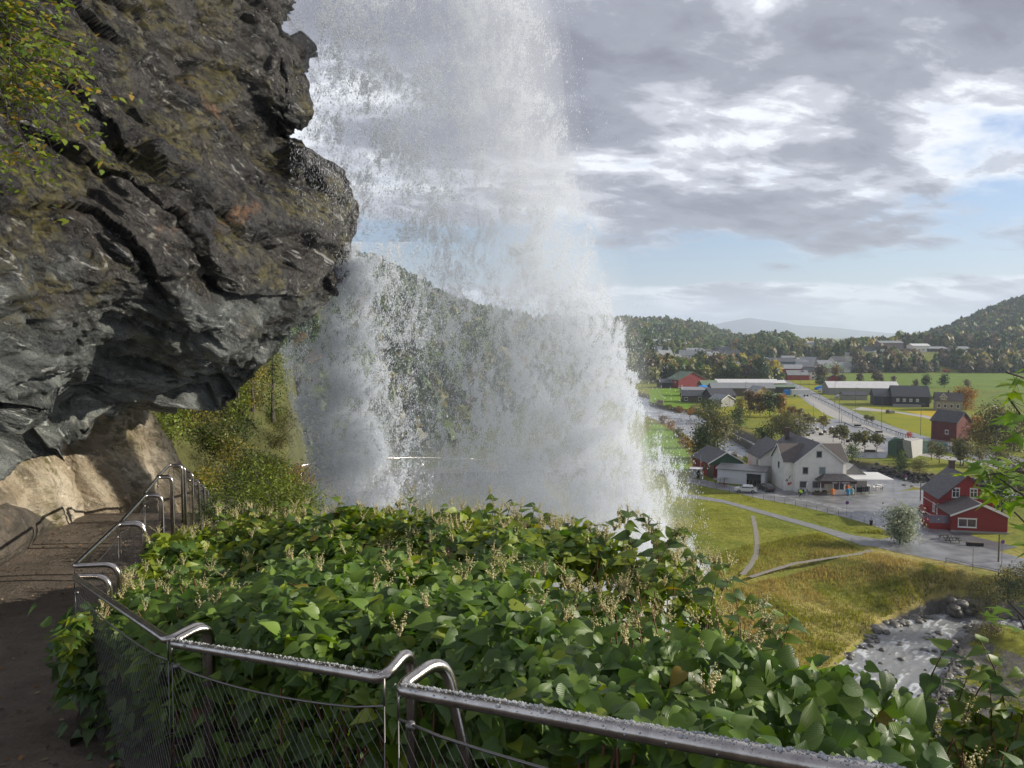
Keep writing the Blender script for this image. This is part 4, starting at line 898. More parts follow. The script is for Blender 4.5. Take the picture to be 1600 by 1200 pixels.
def knotweed():
    g_ = np.random.default_rng(11); N0 = 84000
    px = g_.uniform(95, 1780, N0); t = g_.random(N0); P, o, n = topsurf(px, t)
    ln = np.linalg.norm(o-n, axis=1); k = g_.random(N0) < (P[:,1]/8.8)*(np.maximum(ln,.5)/5.2)*1.15
    px, t, P, o, n = px[k], t[k], P[k], o[k], n[k]
    und = (fbm(P3(P[:,0]/.55, P[:,1]/.6, 2), 3)-.5)*.46+(fbm(P3(P[:,0]/1.3, P[:,1]/1.2, 7), 2)-.5)*.40; lay = g_.exponential(.15, len(P))
    P[:,2] += und-.02-np.minimum(lay, .95)*(1+.4*(t > .9))
    # thin window where the white water shows through
    ppx, ppy, _ = proj(P); hole = ((ppx-1010)/150)**2+((ppy-985)/60)**2 < 1; hole |= ((ppx-900)/110)**2+((ppy-925)/28)**2 < 1; k = ~(hole & (g_.random(len(P)) < .80))
    hole2 = (ppx > 1150)&(ppy < np.interp(ppx,[1150,1250,1400,1500,1600],[915,1000,1085,1060,1035]))&(g_.random(len(P)) < .6); k &= ~hole2
    P, t, px = P[k], t[k], px[k]
    # the shaded side facing the railing
    m_ = 5600; px2 = g_.uniform(110, 1500, m_); Pn, _, nn = topsurf(px2, np.zeros(m_)); dep = g_.random(m_)**1.2*1.25; P2 = nn.copy(); P2[:,2] -= dep+.03; back = g_.random(m_)**.7*.75
    od = np.stack([np.full(m_,.35), np.full(m_,1.0), np.zeros(m_)], -1); P2 += od*(back[:,None]+.02)
    Pall = np.concatenate([P, P2]); isf = np.r_[np.zeros(len(P),bool), np.ones(m_,bool)]; nn_ = len(Pall)
    nrm = np.stack([g_.normal(.0,.50,nn_), g_.normal(-.38,.48,nn_), np.full(nn_,1.0)], -1); nrm[isf,1] -= .45; nrm[isf,2] *= .7
    ax = np.stack([g_.normal(0,.9,nn_), g_.normal(-.45,.8,nn_), g_.normal(-.15,.2,nn_)], -1)
    size = (.058+.072*g_.random(nn_)**1.3)*np.interp(Pall[:,1],[1.5,3,4.5,8],[.68,.85,1.05,1.1]); sc_ = np.stack([size*g_.uniform(.85,1.15,nn_), size, size*g_.uniform(.4,1.25,nn_)], -1)
    v, f = inst(LV, [LQ], Pall, leafrot(nrm, ax), sc_); K = len(LV)
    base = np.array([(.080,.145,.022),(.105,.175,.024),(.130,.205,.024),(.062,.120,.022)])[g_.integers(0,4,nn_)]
    tt = np.r_[t, np.zeros(m_)]; lime = (g_.random(nn_) < .05+.55*sstep(.50,.92,tt))&~isf; base = np.where(lime[:,None], np.array([.21,.26,.022]), base)  # lime share grows toward the top edge: backlight put into leaf colour
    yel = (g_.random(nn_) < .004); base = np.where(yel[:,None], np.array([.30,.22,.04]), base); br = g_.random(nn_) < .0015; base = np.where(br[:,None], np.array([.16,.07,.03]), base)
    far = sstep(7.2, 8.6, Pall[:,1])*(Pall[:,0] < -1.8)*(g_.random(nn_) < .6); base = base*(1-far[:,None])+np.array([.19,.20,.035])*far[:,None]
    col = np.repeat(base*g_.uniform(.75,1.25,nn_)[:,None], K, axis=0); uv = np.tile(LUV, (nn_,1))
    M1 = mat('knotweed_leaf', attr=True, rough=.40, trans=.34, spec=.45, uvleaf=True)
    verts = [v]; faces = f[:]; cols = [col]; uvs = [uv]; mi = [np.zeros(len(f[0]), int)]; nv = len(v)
    def addm(V_, F_, C_, idx):
        nonlocal nv
        verts.append(V_); faces.append(np.asarray(F_)+nv); cols.append(C_ if C_.ndim == 2 and len(C_) == len(V_) else np.tile(C_, (len(V_),1))); uvs.append(np.zeros((len(V_),2))); mi.append(np.full(len(F_), idx)); nv += len(V_)
    # shoots that stand above the outline, with alternate leaves, plus stems inside
    shoots = [(640,778),(655,800),(700,790),(770,775),(800,782),(835,790),(870,812),(930,822),(985,800),(1005,806),(1060,828),(1080,862),(1140,905),(1180,935),(1240,965),(1290,1025),(1480,1012),(1455,1055),(1530,1000),(1545,1060),(1500,1075),(1520,1040),(1565,1030),(1595,1050),(620,790),(690,800),(745,800),(780,795),(815,800),(850,808),(895,812),(950,815),(970,805),(1020,822),(1050,845),(1100,868),(340,790),(385,790),(450,788),(530,782),(560,790),(480,792),(420,798),(360,800),(1130,880),(1420,1080),(1210,960)]
    smb = MB(); LP, LN, LA, LS, LC = [], [], [], [], []; tipsP = []
    for (sx, sy) in shoots:
        d_ = float(np.interp(sx, OUT[:,0], OUT[:,2]))*g_.uniform(.86,1.0); tip = np.array(U(sx, sy, d_)); root_ = tip+np.array([g_.uniform(-.28,.28), g_.uniform(-.05,.25), -.55]); mid = (tip+root_)/2+np.array([g_.uniform(-.06,.06),0,.12])
        pts = [tuple((1-u)**2*root_+2*u*(1-u)*mid+u*u*tip) for u in np.linspace(0,1,7)]; smb.tube(pts, [.004,.0038,.0034,.003,.0026,.002,.0014], 5)
        hd = g_.uniform(0,6.28)
        for j, u in enumerate(np.linspace(.25,1,7)):
            p_ = (1-u)**2*root_+2*u*(1-u)*mid+u*u*tip; a_ = hd+j*math.pi+g_.normal(0,.5); dr = np.array([math.cos(a_)*.9, math.sin(a_)*.45, .10])
            LP.append(p_); LA.append(dr); LN.append(np.array([g_.normal(0,.25),-.35+g_.normal(0,.25),1.0])); LS.append((.10 if sx > 1250 else .135)*(1.15-.45*u)*g_.uniform(.8,1.15)); LC.append((.12,.18,.022) if g_.random() < .6 else (.06,.11,.025))  # brighter shoot leaves carry backlight in their colour
        tipsP.append(tip)
    for _ in range(260):
        a_ = g_.uniform(120, 1600); tq = g_.random(); P_, _, _ = topsurf(np.array([a_]), np.array([tq])); p1 = P_[0]+[0,0,-.06]; p0 = p1+np.array([g_.normal(0,.2), g_.normal(.1,.2), -1.0]); m2 = (p0+p1)/2+g_.normal(0,.06,3); smb.tube([p0,m2,p1], [.006,.005,.003], 5)
    for _ in range(26):                                       # bare canes seen through the wire net
        a_ = g_.uniform(200, 1100); P_, _, _ = topsurf(np.array([a_]), np.array([0.])); p1 = P_[0]+[g_.normal(0,.1),.15,-.15]; p0 = p1+np.array([g_.normal(0.1,.15), .1, -1.3]); smb.tube([p0,(p0+p1)/2+g_.normal(0,.03,3),p1], [.008,.007,.005], 6)
    LP, LN, LA, LS = map(np.array, (LP,LN,LA,LS)); v2, f2 = inst(LV, [LQ], LP, leafrot(LN, LA), LS)
    c2 = np.repeat(np.array(LC), K, axis=0); verts.append(v2); faces.append(f2[0]+nv); cols.append(c2); uvs.append(np.tile(LUV,(len(LP),1))); mi.append(np.zeros(len(f2[0]),int)); nv += len(v2)
    sv = np.array(smb.v); quads = np.array([q for q in smb.f if len(q) == 4]); addm(sv, quads, np.array([.17,.075,.04]), 1)
    # cream flower sprays
    ns = 360; px3 = g_.uniform(150,1560,ns); t3 = g_.random(ns)**.38; P_, _, _ = topsurf(px3, t3); P_[:,2] += (fbm(P3(P_[:,0]/.55, P_[:,1]/.6, 2), 3)-.5)*.46+(fbm(P3(P_[:,0]/1.3, P_[:,1]/1.2, 7), 2)-.5)*.40
    kk = (px3 < 1200)|(g_.random(ns) < .18); P_ = P_[kk]
    P_ = np.concatenate([P_, np.array([q for q in tipsP if proj(q)[0] < 1220]).repeat(3,0)+g_.normal(0,.04,(sum(1 for q in tipsP if proj(q)[0] < 1220)*3,3))-[0,0,.07]])
    B, S = [], []
    for p_ in P_:
        for st_ in range(g_.integers(3,7)):
            dr = np.array([g_.normal(0,.45), g_.normal(0,.45), 1.0]); dr /= np.linalg.norm(dr); L_ = g_.uniform(.05,.125); k_ = 16; s_ = np.linspace(0,1,k_)[:,None]
            B.append(p_+[0,0,.01]+dr*L_*s_+g_.normal(0,.0035,(k_,3))); S.append(g_.uniform(.0028,.0052,k_)*(1.1-.5*s_[:,0]))
    B = np.concatenate(B); S = np.concatenate(S); TET = np.array([(1,1,1),(1,-1,-1),(-1,1,-1),(-1,-1,1)],float); v3, f3 = inst(TET, [[(0,1,2),(0,3,1),(0,2,3),(1,3,2)]], B, frames(unit(len(B))), S)
    c3 = np.repeat(np.array([(.56,.50,.28),(.46,.42,.20),(.62,.58,.38)])[g_.integers(0,3,len(B))], 4, axis=0)
    addm(v3, f3[0], c3, 2)
    V_ = np.concatenate(verts); o = link('knotweed_thicket', npmesh('knotweed_thicket', V_, faces, [M1, mat('stem', (.17,.08,.04), rough=.6, var=.3), mat('cream_flowers', attr=True, rough=.8, trans=.3)], midx=np.concatenate(mi), uv=np.concatenate(uvs), col=np.concatenate(cols), smooth=True))
    tag(o, 'dense knotweed thicket with heart shaped leaves and cream flower sprays beyond the railing', 'knotweed', kind='stuff')
    # soil and shade underneath
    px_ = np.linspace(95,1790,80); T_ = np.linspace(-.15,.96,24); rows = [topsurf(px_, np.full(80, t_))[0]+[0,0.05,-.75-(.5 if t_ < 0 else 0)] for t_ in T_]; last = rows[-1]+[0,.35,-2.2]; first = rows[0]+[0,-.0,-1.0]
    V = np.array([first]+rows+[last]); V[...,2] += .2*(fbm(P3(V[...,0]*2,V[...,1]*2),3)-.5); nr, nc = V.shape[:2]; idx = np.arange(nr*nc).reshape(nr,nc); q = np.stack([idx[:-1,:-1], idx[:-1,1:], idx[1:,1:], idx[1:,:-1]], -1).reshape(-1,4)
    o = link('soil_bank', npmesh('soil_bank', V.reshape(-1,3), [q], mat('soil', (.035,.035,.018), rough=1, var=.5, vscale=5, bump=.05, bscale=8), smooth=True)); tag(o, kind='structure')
knotweed()
# leaves creeping over the edge of the path
def creepers():
    g_ = np.random.default_rng(5); n = 300; s = g_.random(n)**1.2; base = np.array([U(*p) for p in [(118,985,5.35),(130,1010,5.15),(150,1060,4.9),(170,1110,4.75),(215,1165,4.5)]])
    k = g_.uniform(0, 4, n); i = k.astype(int); P = base[i]*(1-(k-i))[:,None]+base[np.minimum(i+1,4)]*(k-i)[:,None]; P = P+np.stack([g_.normal(-.03,.10,n)+.05, g_.normal(0,.12,n), g_.normal(0,.10,n)+.02],-1)
    P[:,2] = np.maximum(P[:,2], zpath(P[:,1])+.03)
    v, f = inst(LV, [LQ], P, leafrot(np.stack([g_.normal(-.2,.4,n),g_.normal(-.5,.4,n),np.ones(n)],-1), np.stack([g_.normal(-.5,.7,n),g_.normal(-.4,.5,n),g_.normal(-.2,.2,n)],-1)), g_.uniform(.05,.11,n))
    c = np.repeat(np.array([(.045,.09,.025),(.06,.11,.025),(.09,.15,.025)])[g_.integers(0,3,n)], len(LV), axis=0)
    o = link('creeping_leaves', npmesh('creeping_leaves', v, f, [bpy.data.materials['knotweed_leaf']], uv=np.tile(LUV,(n,1)), col=c, smooth=True)); tag(o, 'knotweed leaves creeping through the railing onto the dirt path edge', 'leaves', kind='stuff')
creepers()
# maple reaching in from the right: tree beyond the frame, a few branches inside it
def maple_template():
    a = [(-90,.25),(-62,.60),(-50,.34),(-38,.42),(-26,.86),(-12,.55),(0,.62) ,(6,.80),(12,.55),(0,0)]
    pts = []
    lobes = [(-118,.42),(-98,.24),(-64,.72),(-56,.52),(-34,.34),(-8,.62),(0,1.0),(8,.62),(34,.34),(56,.52),(64,.72),(98,.24),(118,.42),(180,.10)]
    for d_, r_ in lobes: t = R(d_); pts.append((math.sin(t)*r_, math.cos(t)*r_+.18, -.16*r_*r_))
    V = [(0,.18,.03)]+pts; n = len(pts); return np.array(V,float), np.array([(0,1+(i+1)%n,1+i) for i in range(n)])
MV, MT = maple_template()
def maple():
    g_ = np.random.default_rng(21); root = Vector((7.4,2.2,24.5)); e = empty('maple_tree', root, 0, 'maple reaching in from the right edge with bright green lobed leaves', 'tree')
    mb = MB(); top = Vector((6.6,2.0,33.5)); mb.tube([root, root.lerp(top,.5)+Vector((.15,0,0)), top], [.22,.16,.08], 8)
    ends = []
    def U_(px,py,d): return U(px,py,d)
    inside = [([U_(1760,560,3.6),U_(1650,580,3.4),U_(1600,590,3.3),U_(1572,582,3.2)],18),([U_(1800,700,3.3),U_(1680,690,3.1),U_(1600,655,3.0),U_(1576,622,2.95)],26),([U_(1780,740,3.2),U_(1660,742,3.0),U_(1590,735,2.9),U_(1545,742,2.8)],40),
              ([U_(1800,800,3.2),U_(1680,780,3.0),U_(1600,775,2.9),U_(1562,748,2.85)],30),([U_(1800,900,3.0),U_(1680,850,2.9),U_(1620,835,2.8),U_(1585,800,2.75)],18),([U_(1800,1000,2.8),U_(1690,980,2.8),U_(1610,975,2.7),U_(1575,940,2.7)],14),([U_(1800,1100,2.6),U_(1680,1070,2.6),U_(1610,1000,2.6),U_(1590,960,2.6)],12)]
    LP, LA, LN, LS = [], [], [], []
    start = root.lerp(top, .72); node = U(2050,760,3.9); node2 = U(1880,880,3.4)
    mb.tube([start, start.lerp(node,.35)+Vector((0,.15,.35)), start.lerp(node,.7)+Vector((0,-.1,.25)), node, node.lerp(node2,.5)+Vector((.05,.08,0)), node2], [.07,.055,.042,.032,.022,.015], 7)
    for pts, nl in inside:
        st = pts[0]; src = node if st.z > node2.z+.15 else node2; md = src.lerp(st,.5)+Vector((g_.normal(0,.06), g_.normal(0,.08), g_.normal(.02,.05)))
        mb.tube([src, md, st]+pts[1:], [.018,.014,.010,.0065,.0045,.0028], 6)
        P = [Vector(p) for p in pts]
        for j in range(nl):
            u = g_.uniform(0.1,3); i = min(int(u),2); p_ = P[i].lerp(P[i+1], u-i); off = np.array([g_.normal(0,.05), g_.normal(0,.07), g_.normal(-.01,.045)])
            q_ = np.array(p_)+off; LP.append(q_); LA.append(np.array([g_.normal(-.5,.8), g_.normal(0,.5), g_.normal(-.45,.3)])); LN.append(np.array([g_.normal(0,.3), g_.normal(-.25,.35), 1.0])); LS.append(g_.uniform(.055,.10))
            mb.tube([p_, Vector(q_)], [.0012,.0008], 3, caps=False)
    # unseen crown outside the frame, added and placed to shade the near thicket
    C = np.array([6.0,.9,33.4]); m_ = 1100; d = unit(m_)*g_.random(m_)[:,None]**.4*np.array([2.7,2.6,3.0]); Pc = C+d; ppx, ppy, ff = proj(Pc); k = (ppx > 1660)|(ff < .2); Pc = Pc[k]
    for j in range(14): dd = unit(1)[0]*[2.,2.,2.3]; p_ = Vector(C+dd); 
    for j in range(14):
        dd = unit(1)[0]*np.array([1.9,1.9,2.2]); p_ = Vector(C+dd)
        if proj(np.array(p_))[0] > 1680: mb.tube([root.lerp(top,.6+.4*j/14), Vector(C)*.5+p_*.5, p_], [.05,.025,.006], 5)
    v, f = inst(MV, [MT], np.array(LP), leafrot(np.array(LN), np.array(LA)), np.array(LS)); n2 = len(Pc)
    v2, f2 = inst(MV, [MT], Pc, leafrot(np.stack([g_.normal(.0,.5,n2),g_.normal(0,.5,n2),np.ones(n2)],-1), unit(n2)), g_.uniform(.12,.17,n2))
    K = len(MV); c = np.repeat(np.array([(.15,.25,.022),(.12,.21,.022),(.19,.26,.025)])[g_.integers(0,3,len(LP)+n2)], K, axis=0)
    M = mat('maple_leaf', attr=True, rough=.5, trans=.5, spec=.4, var=.2, vscale=20)
    inv = np.array(root); link('crown', npmesh('crown', np.concatenate([v, v2])-inv, [f[0], f2[0]+len(v)], M, col=c, smooth=True), e)
    mb.v = [tuple(np.array(q_)-inv) for q_ in mb.v]; mb.build('trunk', mat('maple_bark', (.06,.045,.035), rough=.9), e, smooth=True)
maple()
# birch-like bush hanging over the rock at the top left
def corner_bush(name, label, segs, nleaf, size, cols, seed, trans=.35):
    g_ = np.random.default_rng(seed); base = U(*segs[0][0]); e = empty(name, base, 0, label, 'shrub'); mb = MB(); LP = []
    for pts in segs:
        P = [np.array(U(*p)) for p in pts]; mb.tube(P, list(np.linspace(.012,.0025,len(P))), 5)
        for j in range(9):
            u = g_.uniform(.15,1)*(len(P)-1); i = min(int(u), len(P)-2); q_ = P[i]+(P[i+1]-P[i])*(u-i); d = g_.normal(0,.2,3)+[.05,-.05,-.12]; mb.tube([q_, q_+d*.6+[0,0,.03], q_+d], [.003,.002,.001], 3)
            for l in range(nleaf): s_ = g_.uniform(.2,1.1); LP.append(q_+d*s_+g_.normal(0,.035,3))
    LP = np.array(LP); n = len(LP); tv = np.array([(0,-.05,0),(.30,.22,.05),(.26,.5,.04),(0,1,-.12),(-.26,.5,.04),(-.30,.22,.05)],float)
    v, f = inst(tv, [[(0,1,2,5)],[(5,2,3,4)]], LP, leafrot(np.stack([g_.normal(.1,.5,n),g_.normal(-.4,.5,n),np.ones(n)],-1), np.stack([g_.normal(.2,.6,n),g_.normal(-.2,.6,n),g_.normal(-.7,.4,n)],-1)), size*g_.uniform(.6,1.25,n))
    c = np.repeat(np.array(cols)[g_.integers(0,len(cols),n)]*g_.uniform(.8,1.2,n)[:,None], 6, axis=0); b = np.array(base)
    link('foliage', npmesh('foliage', v-b, f, mat(name+'_leaf', attr=True, rough=.5, trans=trans, spec=.4), col=c), e); mb.v = [tuple(np.array(q_)-b) for q_ in mb.v]; mb.build('stem', M_bark, e)
gl = [(.15,.20,.025),(.20,.23,.03),(.11,.17,.025),(.16,.21,.025),(.30,.20,.04)]
segs = []
for k, (x1,y1) in enumerate([(60,20),(110,60),(140,75),(120,110),(90,140),(120,160),(60,180),(100,215),(40,230),(125,190),(30,130),(80,90),(20,60),(50,-20),(90,5),(130,45),(15,200),(70,150)]):
    segs.append([(-90,-60+k*8,6.9),(-20,y1*.45-15,6.6),(x1*.55,y1*.8-5,6.3),(x1,y1,6.15)])
corner_bush('hanging_birch', 'yellow green leafy branches hanging over the rock in the top left corner', segs, 12, .062, gl, 31)
segs = [[(20+30*k,330-6*k,7.0),(10+32*k,310-6*k,6.8),(30+30*k,330-4*k,6.6)] for k in range(3)]
corner_bush('rock_shrub', 'small brown and green growth on the ledge at the left of the cliff', [[(20,235,7.1),(35,225,6.8),(45,250,6.6)],[(60,240,7.2),(55,215,6.8),(20,240,6.6)]], 8, .05, gl, 33)
# ================================================================== WATERFALL
def col_(py, tab): t = np.array(tab, float); return np.interp(py, t[:,0], t[:,1])
def fall():
    g_ = np.random.default_rng(77); N0 = 5800000
    px = g_.uniform(425, 1110, N0); py = g_.uniform(-30, 1120, N0)
    ga = lambda c_, w_: np.exp(-((px-c_)/w_)**2)
    jag = 1+.0*px; nz = fbm(P3(px/22., py/40., 3), 4); nz2 = fbm(P3(px/60., py/170., 9), 3); nf = fbm(P3((px+py*.12)/6., py/11., 5), 3)
    re = col_(py, [(-30,862),(100,880),(200,898),(300,925),(400,955),(500,982),(600,1003),(700,1036),(780,1068),(850,1100),(900,1115),(1120,1150)])+(nz-.5)*np.interp(py,[0,500,850],[60,80,110])
    edge = sstep(0, 1, (re-px)/np.interp(py,[0,400,900],[60,45,35]))
    d = .30+.0*px
    d += .62*ga(col_(py,[(0,770),(200,805),(300,828),(400,848),(500,866),(700,890),(850,905)]), np.interp(py,[0,300,850],[85,62,95]))*np.interp(py,[0,300],[.75,1])
    d += 1.35*ga(col_(py,[(380,556),(560,548),(700,556),(850,566)]), np.interp(py,[380,600,850],[26,44,60]))*sstep(370,420,py)
    d += .42*ga(col_(py,[(520,450),(640,468),(850,500)]), 24)*sstep(510,550,py)
    d += .30*ga(col_(py,[(0,600),(300,655),(500,700),(650,745),(850,780)]), 55)
    d += .85*ga(col_(py,[(500,950),(650,975),(750,995),(850,1020)]), 62)*sstep(430,640,py)
    d += .30*ga(col_(py,[(0,520),(200,560),(300,590)]), 60)*(1-sstep(180,420,py))
    d += .12*sstep(640,820,py)
    win = np.exp(-(((px-665)/85)**2+((py-640)/120)**2)); d *= 1-.40*win
    lefte = np.interp(py,[-30,200,330,480,520,545,600,700,900],[440,445,540,500,445,432,442,470,480]); edge = edge*sstep(0,1,(px-lefte)/14)
    d = d*edge*(.35+1.25*sstep(.34,.68,nz))*(.45+1.1*nz2)*(.45+1.1*sstep(.38,.62,nf))
    # lone droplets thrown clear of the curtain
    halo = .05*sstep(0,1,(re+70-px)/90)*(px>445)*sstep(0,1,(px-lefte)/14); d = np.maximum(d, halo*.6)
    d = d*(1-.5*sstep(880,940,py))*np.interp(py,[0,420],[.66,1.0])
    k = g_.random(N0) < d*.42*FALLN; px, py, nz, nz2 = px[k], py[k], nz[k], nz2[k]; n = len(px)
    jit = g_.normal(0,34,n); back = px+jit < 580; Y = np.where(back, g_.uniform(14.4, 17.0, n), 14.0+1.9*g_.random(n)+1.0*nz2); jetm = (np.abs(px-553+jit*.8) < 80)&(py > 378); Y = np.where(jetm, g_.uniform(12.75, 13.5, n), Y)
    P = Uarr(px, py, Y)
    # water running off the lip of the overhang, close to the rock
    m2 = 2600; lx = g_.uniform(0, 1, m2)**.8; x2 = 452+lx*104; y2 = np.interp(x2, [452,482,512,543,556], [218,236,250,266,310])+g_.exponential(75, m2)-3; k2 = y2 < np.interp(x2,[452,520,560],[420,440,350]); x2, y2 = x2[k2], y2[k2]
    P = np.concatenate([P, Uarr(x2, y2, np.full(len(x2), 11.3)+g_.uniform(0,.4,len(x2)))]); px = np.r_[px, x2]; py = np.r_[py, y2]; n = len(px)
    big = sstep(560, 800, px)*sstep(420, 760, py); w_ = g_.gamma(3.0, .00088, n)+.0013+big*.0013*g_.random(n); lip = np.arange(n) >= n-len(x2); w_ = np.where(lip, w_*.42, w_); l_ = w_*np.where(lip, 8.0, g_.uniform(1.2, 4.2, n))
    nz_ = np.stack([g_.normal(.06,.16,n), g_.normal(0,.1,n), np.ones(n)], -1)
    BP = np.array([(0,0,1),(1,0,0),(-.5,.87,0),(-.5,-.87,0),(0,0,-1)],float)
    v, f = inst(BP, [[(0,1,2),(0,2,3),(0,3,1),(4,2,1),(4,3,2),(4,1,3)]], P, frames(nz_), np.stack([w_,w_,l_],-1))
    m = mat('falling_water', (.86,.885,.92), rough=.25, trans=.5, spec=.6)
    m.node_tree.nodes['Hue/Saturation/Value' if 'Hue/Saturation/Value' in m.node_tree.nodes else 'Hue Saturation Value'].inputs['Value'].default_value = 1.1
    t_ = m.node_tree; out_ = t_.nodes['Material Output']; src = out_.inputs[0].links[0].from_socket; tp = N('ShaderNodeBsdfTransparent', t_); ms = N('ShaderNodeMixShader', t_); ms.inputs[0].default_value = .30
    t_.links.new(src, ms.inputs[1]); t_.links.new(tp.outputs[0], ms.inputs[2]); t_.links.new(ms.outputs[0], out_.inputs[0])
    o = link('waterfall', npmesh('waterfall', v, f, m)); tag(o, kind='structure'); print('drops', n)
FALLN = 1.0
fall()
def mist():
    g_ = np.random.default_rng(3)
    def volume(name, dens):
        m = bpy.data.materials.new(name); m.use_nodes = True; t = m.node_tree; t.nodes.clear(); o = N('ShaderNodeOutputMaterial', t); p = N('ShaderNodeVolumePrincipled', t)
        p.inputs['Color'].default_value = (.97,.98,1,1); p.inputs['Density'].default_value = dens; p.inputs['Anisotropy'].default_value = .2; t.links.new(p.outputs[0], o.inputs['Volume']); return m
    def column(pts, rx, ry, dens, seed):      # closed lens-section body of spray following pts
        K, NA = 60, 36; s = np.linspace(0, 1, K); P = np.array([U(*p) for p in pts]); k = np.linspace(0,1,len(P)); C = np.stack([np.interp(s, k, P[:,i]) for i in range(3)], -1)
        RX = np.interp(s, np.linspace(0,1,len(rx)), rx); RY = np.interp(s, np.linspace(0,1,len(ry)), ry); cap = np.sqrt(np.clip(1-np.abs(2*s-1)**10, 0, 1)); th = np.linspace(0, 2*np.pi, NA, endpoint=False)
        V = np.stack([C[:,0][:,None]+RX[:,None]*np.cos(th)[None]*cap[:,None], C[:,1][:,None]+RY[:,None]*np.sin(th)[None]*cap[:,None], C[:,2][:,None]+0*th[None]], -1)
        nn = V-C[:,None]; V = C[:,None]+nn*(.78+.44*fbm(V*[1.3,1.3,.6]+seed, 3))[...,None]
        idx = np.arange(K*NA).reshape(K,NA); j = np.roll(idx,-1,1); q = np.stack([idx[:-1], idx[1:], j[1:], j[:-1]], -1).reshape(-1,4)
        V_ = np.concatenate([V.reshape(-1,3), C[:1], C[-1:]]); a = K*NA; t1 = np.stack([idx[0], j[0], np.full(NA,a)],-1); t2 = np.stack([j[-1], idx[-1], np.full(NA,a+1)],-1)
        o = link('mist', npmesh('mist', V_, [q, t1, t2], volume('mist', dens))); tag(o, 'soft white spray hanging inside the waterfall', 'mist', kind='stuff')
    column([(680,-120,15),(720,100,15),(760,300,15),(790,500,15),(820,700,15),(845,1120,15)], [2.0,2.2,2.4,2.7,3.1,3.5], [1.2,1.3,1.4,1.5,1.7,2.0], .065, 1)
    column([(765,-120,15),(800,200,15),(848,400,15),(868,560,15),(885,720,15),(905,1120,15)], [1.1,1.1,1.1,1.3,1.8,2.4], [.8,.8,.8,.9,1.2,1.5], .20, 5)
    column([(558,392,13.2),(550,500,13.15),(550,600,13.1),(558,700,13.1),(575,1100,13.1)], [.25,.5,.6,.7,.9], [.25,.4,.5,.6,.8], .22, 9)
    column([(940,560,14.6),(955,660,14.5),(975,740,14.4),(990,860,14.2)], [.3,.6,.8,.9], [.3,.6,.8,1.0], .16, 13)
    column([(640,690,16),(720,760,15.5),(820,830,15),(900,960,14.5)], [1.4,2.4,3.0,3.0], [1.0,1.6,2.0,2.0], .12, 17)
    column([(470,520,16),(500,650,15.8),(530,800,15.5),(560,920,15)], [.3,.7,1.0,1.4], [.3,.5,.8,1.0], .20, 21)
mist()
# ================================================================== BUILDINGS
WC = {}
def wall(name, c, ax='Z', s=1.1, rough=.75, var=.12): 
    if name not in WC: WC[name] = mat(name, c, rough=rough, var=var, vscale=.8, siding=(ax, s) if s else None)
    return WC[name]
M_white = wall('white_boards', (.84,.82,.77), s=1.3); M_trim = wall('white_trim', (.78,.77,.74), s=0, var=.05); M_wtrim = wall('grey_trim', (.42,.42,.41), s=0, var=.05)
M_red = wall('red_boards', (.30,.022,.016), s=1.5, var=.2); M_dred = wall('dark_red_boards', (.15,.032,.026), ax='X', s=1.2, var=.3); M_black = wall('black_boards', (.035,.034,.038), ax='X', s=.8); M_brownw = wall('brown_boards', (.12,.085,.06), s=.8)
M_greenw = wall('green_boards', (.045,.115,.065), ax='X', s=1.3); M_greyw = wall('grey_boards', (.30,.29,.27), s=.8); M_orange = wall('orange_boards', (.34,.10,.05), s=1.3); M_stone = mat('stone_wall', (.30,.27,.22), rough=.9, var=.45, vscale=1.8, bump=.08, bscale=2)
M_slate = mat('slate_roof', (.040,.037,.043), rough=.5, var=.35, vscale=1.6, bump=.03, bscale=5, col2=(.065,.058,.058)); M_slate2 = mat('brown_slate_roof', (.115,.088,.075), rough=.7, var=.4, vscale=2, bump=.03, bscale=5, col2=(.09,.078,.075))
M_tile = mat('dark_tile_roof', (.045,.047,.055), rough=.5, var=.2, vscale=1); M_metalr = mat('white_sheet_roof', (.62,.61,.60), rough=.5, var=.1, vscale=.5); M_greyr = mat('grey_sheet_roof', (.24,.25,.26), rough=.5, var=.15, vscale=.6)
M_greenr = mat('green_grey_roof', (.16,.22,.14), rough=.7, var=.2, vscale=.5); M_glass = mat('window_glass', (.03,.035,.04), rough=.08, spec=.9); M_dark = mat('dark_interior', (.012,.012,.013), rough=.9); M_brick = mat('chimney_brick', (.10,.06,.05), rough=.9, var=.3, vscale=6)
M_cloth = mat('white_canopy', (.80,.80,.79), rough=.7, trans=.3)
